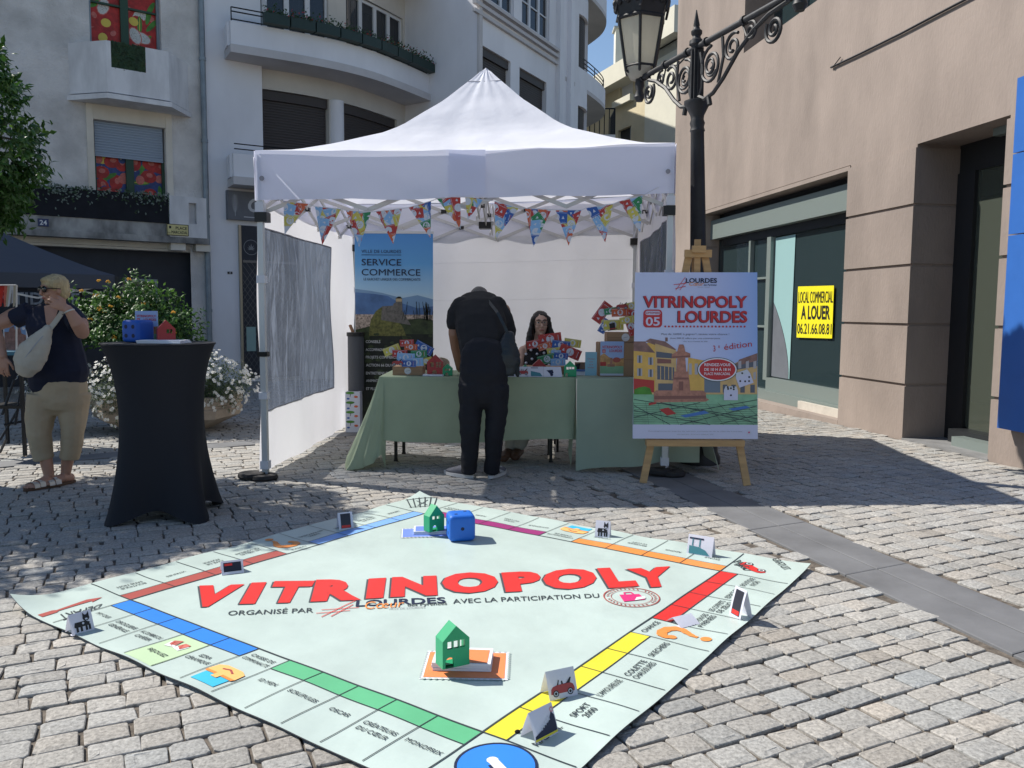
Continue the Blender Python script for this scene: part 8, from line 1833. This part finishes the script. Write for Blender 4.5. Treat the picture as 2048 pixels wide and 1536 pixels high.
for k in range(10): d = rv(r); d.z = abs(d.z); mb.tube([Vector((bc.x+.04*d.x,bc.y+.04*d.y,.34)), bc+Vector((d.x*.15,d.y*.15,-.3)), bc+d*.4], [.014,.010,.004], m_stem, 6)
mb.build('stems', ln)
mb = MB()
for px, py in ((198,563),(258,560),(163,583),(236,596),(221,614),(347,626),(216,565),(210,625),(300,640),(180,640)):
    for j in range(1):
        c = Yp(px, py, 8.35); 
        for q in range(16): dd_ = rv(r); dd_.z = abs(dd_.z); p = c+dd_*.02; mb.ell(p, (.007,.007,.006), m_ofl, 6, 4)
for k in range(14):
    tip, d = shoots[k*9]
    for q in range(12): dd_ = rv(r); mb.ell(tip+dd_*.02, (.007,.007,.006), m_ofl, 6, 4)
mb.build('flowers', ln)
def white_flowers(name_label, c, rx, ry, rz_, nsh, seed):
    o = thing('white_flower_clump', name_label, 'flowers', (c.x,c.y,.34), 'clumps of white flowers in the planter'); r = random.Random(seed); mb = MB(); fb = MB()
    for k in range(nsh):
        d = rv(r); d.z = d.z*.9+.15; d.normalize(); tip = c+Vector((d.x*rx, d.y*ry, d.z*rz_))*r.uniform(.7,1.1); base = Vector((lerp(c.x,tip.x,.3), lerp(c.y,tip.y,.3), c.z-rz_*.2))
        for j in range(15): t = r.random()**.7; leaf(mb, base.lerp(tip,t)+rv(r)*.03, d+rv(r), Vector((0,0,1))+rv(r)*.7, r.uniform(.022,.04), .006, m_lf3)
        if r.random() < .85:
            for f in range(2):
                p = tip+rv(r)*.025+d*.02; n_ = (d+Vector((0,-.6,.5))+rv(r)*.5).normalized(); x = n_.orthogonal().normalized(); y = n_.cross(x)
                for q in range(5):
                    a = 2*PI*q/5; e = x*math.cos(a)+y*math.sin(a); s = n_.cross(e); fb.add([p, p+e*.010+s*.0075, p+e*.020+n_*.002, p+e*.010-s*.0075], [(0,1,2,3)], m_wfl)
                fb.ell(p+n_*.002, (.003,.003,.003), m_yc, 5, 4)
    mb.build('foliage', o, fix=False); fb.build('blossoms', o, fix=False)
white_flowers('white flowers spilling over the planter on its right side', Vector((-3.10,8.42,.50)), .46,.36,.30, 300, 1)
white_flowers('white flowers between the person in navy and the cocktail table', Vector((-3.80,8.12,.44)), .42,.30,.34, 330, 2)
white_flowers('white flowers half hidden behind the person in navy', Vector((-4.60,8.42,.46)), .42,.32,.30, 190, 3)
# ================================================================== TREE AT THE LEFT EDGE
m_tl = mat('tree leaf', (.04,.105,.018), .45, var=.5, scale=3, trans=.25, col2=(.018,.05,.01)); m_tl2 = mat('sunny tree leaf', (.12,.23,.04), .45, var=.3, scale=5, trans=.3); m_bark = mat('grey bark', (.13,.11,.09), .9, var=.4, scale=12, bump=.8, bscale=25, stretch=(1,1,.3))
def tree(label, base, c, rx, ry, rz_, seed, nsh=430, nl=44):
    o = thing('street_tree', label, 'tree', base, 'clipped street trees'); r = random.Random(seed); mb = MB(); tips = []
    for k in range(nsh):
        d = rv(r); rad = (r.uniform(.84,1.0) if r.random() < .72 else r.uniform(.4,.84))*(1+.05*math.sin(d.x*9+d.z*7)+.04*math.sin(d.y*11)); tips.append((c+Vector((d.x*rx,d.y*ry,d.z*rz_))*rad, d))
    for tip, d in tips:
        for j in range(nl):
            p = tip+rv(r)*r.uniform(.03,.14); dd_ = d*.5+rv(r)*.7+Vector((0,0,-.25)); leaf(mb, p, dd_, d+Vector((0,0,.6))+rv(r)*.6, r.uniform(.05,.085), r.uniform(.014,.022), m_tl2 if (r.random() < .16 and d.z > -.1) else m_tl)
    mb.build('crown', o, fix=False); mb = MB(); b = Vector(base); mb.tube([b, b+Vector((.02,.01,1.0)), Vector((c.x,c.y,c.z-rz_*.6)), c], [.10,.075,.06,.03], m_bark, 12)
    for k in range(9): tip, d = tips[k*21]; mb.tube([Vector((c.x,c.y,c.z-rz_*.4)), c.lerp(tip,.5)+Vector((0,0,.05)), tip], [.035,.02,.006], m_bark, 7)
    mb.build('trunk', o, smooth=True)
tree('clipped round street tree whose crown enters at the top left', (-4.58,6.05,0), Vector((-4.58,6.05,2.55)), 1.08,.95,.95, 1)
tree('unseen second street tree added on the left to shade the ground', (-5.6,5.5,0), Vector((-5.6,5.5,2.7)), 1.25,1.1,1.05, 2, 420, 36)  # out of view, added and widened to fill the ground shade at left
mb = MB(); r = random.Random(77)
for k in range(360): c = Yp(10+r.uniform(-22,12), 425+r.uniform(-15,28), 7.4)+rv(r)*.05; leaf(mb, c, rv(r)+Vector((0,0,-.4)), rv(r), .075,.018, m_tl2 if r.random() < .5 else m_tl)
mb.tube([Yp(-10,400,7.5), Yp(4,440,7.4)], .01, m_bark, 6); o = mb.build('leafy_twig', None, org=Yp(0,400,7.5), fix=False); tag(o, 'leafy twig hanging below the tree crown at the left edge', 'twig')
# ================================================================== STALL UNDER THE GREY GAZEBO
m_gz = mat('slate grey canopy', (.075,.085,.11), .6, trans=.1, bump=.2, bscale=4, bdist=.03)
GA, GB = Vector((-5.75,12.0)), Vector((-8.2,10.2)); gd = GB-GA; gn = Vector((gd.y,-gd.x)).normalized()*gd.length; gn = gn if gn.y > 0 else -gn; GC_, GD = GB+gn, GA+gn; gp = (GA+GC_)/2
gz_ = thing('grey_gazebo', 'slate grey gazebo over a market stall at the left', 'gazebo', (gp.x,gp.y,zg(12)))
mb = MB(); cs = [GA,GB,GC_,GD]; zc_ = 1.74
for k in range(4):
    a, b = cs[k], cs[(k+1)%4]; vs = []
    for i in range(9):
        t = i/8
        for j in range(9): q = j/8; p = a.lerp(b,q).lerp(gp,t); vs.append((p.x,p.y,zc_+.78*t**1.15-.05*math.sin(PI*q)*(1-t)))
    mb.add(vs, [(i*9+j,i*9+j+1,(i+1)*9+j+1,(i+1)*9+j) for i in range(8) for j in range(8)], m_gz)
mb.build('canopy', gz_, smooth=True)
mb = MB()
for k in range(4): a, b = cs[k], cs[(k+1)%4]; mb.quad((a.x,a.y,zc_),(b.x,b.y,zc_),(b.x,b.y,zc_-.2),(a.x,a.y,zc_-.2), m_gz)
mb.build('valance', gz_, fix=False)
for c in cs: mb = MB(); mb.beam((c.x*.995,c.y,zg(c.y)),(c.x*.995,c.y,zc_-.02),.035,.035,m_tleg); mb.build('leg', gz_)
mb = MB()
for i in range(3):
    p, q = GA.lerp(GB,i/3), GA.lerp(GB,(i+1)/3)
    for u, v in ((1.40,1.62),(1.62,1.40)): mb.beam((p.x,p.y+.05,u),(q.x,q.y+.05,v),.012,.025,m_trus)
mb.build('scissor_truss', gz_)
YT = 6.9
def t_(px, py, dy=0): return Yp(px, py, YT+dy)
st_ = thing('market_table', 'market table with a teal cloth edge behind the person in navy', 'table', (t_(10,800).x,YT+.4,0)); mb = MB(); a, b = t_(-120,700), t_(44,712); mb.box(((a.x+b.x)/2,YT+.4,b.z+.02),(b.x-a.x,.8,.03),mat('teal cloth',(.06,.17,.25),.8)); mb.build('tabletop', st_)
for px in (22,70): pass
for x, y in ((b.x-.06,YT+.08),(b.x-.06,YT+.7),(a.x+.1,YT+.1),(a.x+.1,YT+.7)): mb = MB(); mb.beam((x,y,0),(x,y,b.z),.025,.025,m_tleg); mb.build('leg', st_)
rk = thing('ribbon_rail', 'white rail hung with red and white ribbons over the market table', 'ribbon rail', t_(10,573)); mb = MB(); mb.tube([t_(-60,570), t_(32,570)], .006, m_plas, 6); mb.tube([t_(33,570), t_(33,712)], .008, m_trus, 6); mb.build('rail', rk)
r = random.Random(4)
for px, m_ in ((-2,m_red),(4,m_red),(9,m_pink),(15,m_canv),(20,m_disc),(27,m_canv)):
    mb = MB(); x0 = t_(px,571); e = r.uniform(-6,6); mb.quad(x0, x0+Vector((.02,0,0)), t_(px+e+4,612), t_(px+e,614), m_); mb.quad(x0+Vector((.01,.01,0)), x0+Vector((.03,.01,0)), t_(px-e*.6+5,605,.02), t_(px-e*.6,607,.02), m_); mb.build('ribbon', rk, fix=False)
mb = MB(); a, b = t_(10,700,.1), t_(50,640,.1); fr_ = thing('framed_picture', 'framed picture of pink cliffs under blue sky on the market table', 'picture', (a.x,YT+.1,a.z)); mb.box(((a.x+b.x)/2,YT+.11,(a.z+b.z)/2),(b.x-a.x+.02,.012,b.z-a.z+.02),m_disc); mb.build('frame', fr_)
sh = Sheet(lambda u, v, l: Vector((a.x+u*(b.x-a.x), YT+.1035-.0007*l, a.z+v*(b.z-a.z)))); sh.rect(0,0,1,1,mat('picture sky',(.14,.26,.5),.4),0); sh.poly([(0,0),(1,0),(1,.5),(.8,.55),(.75,.75),(.5,.68),(.45,.8),(.25,.72),(.2,.6),(0,.6)], mat('picture cliff',(.22,.12,.11),.5,var=.4,scale=30),1); sh.disc((.9,.72),.08,.05,m_disc,1); sh.mb.build('print', fr_, fix=False)
ck = thing('black_chair', 'black tubular chair beside the market table at the left edge', 'chair', (t_(20,840).x,YT+.2,0))
for pts_ in (((4,830),(28,760)),((30,850),(44,770)),((0,880),(36,820)),((8,850),(50,842)),((0,905),(12,880))): mb = MB(); mb.tube([t_(*pts_[0],.1), t_(*pts_[1],.2)], .011, m_tleg, 7); mb.build('tube', ck)
mb = MB(); p_ = t_(22,812,.2); mb.box((p_.x,YT+.25,p_.z),(.34,.3,.025),m_blkp); mb.build('seat', ck)
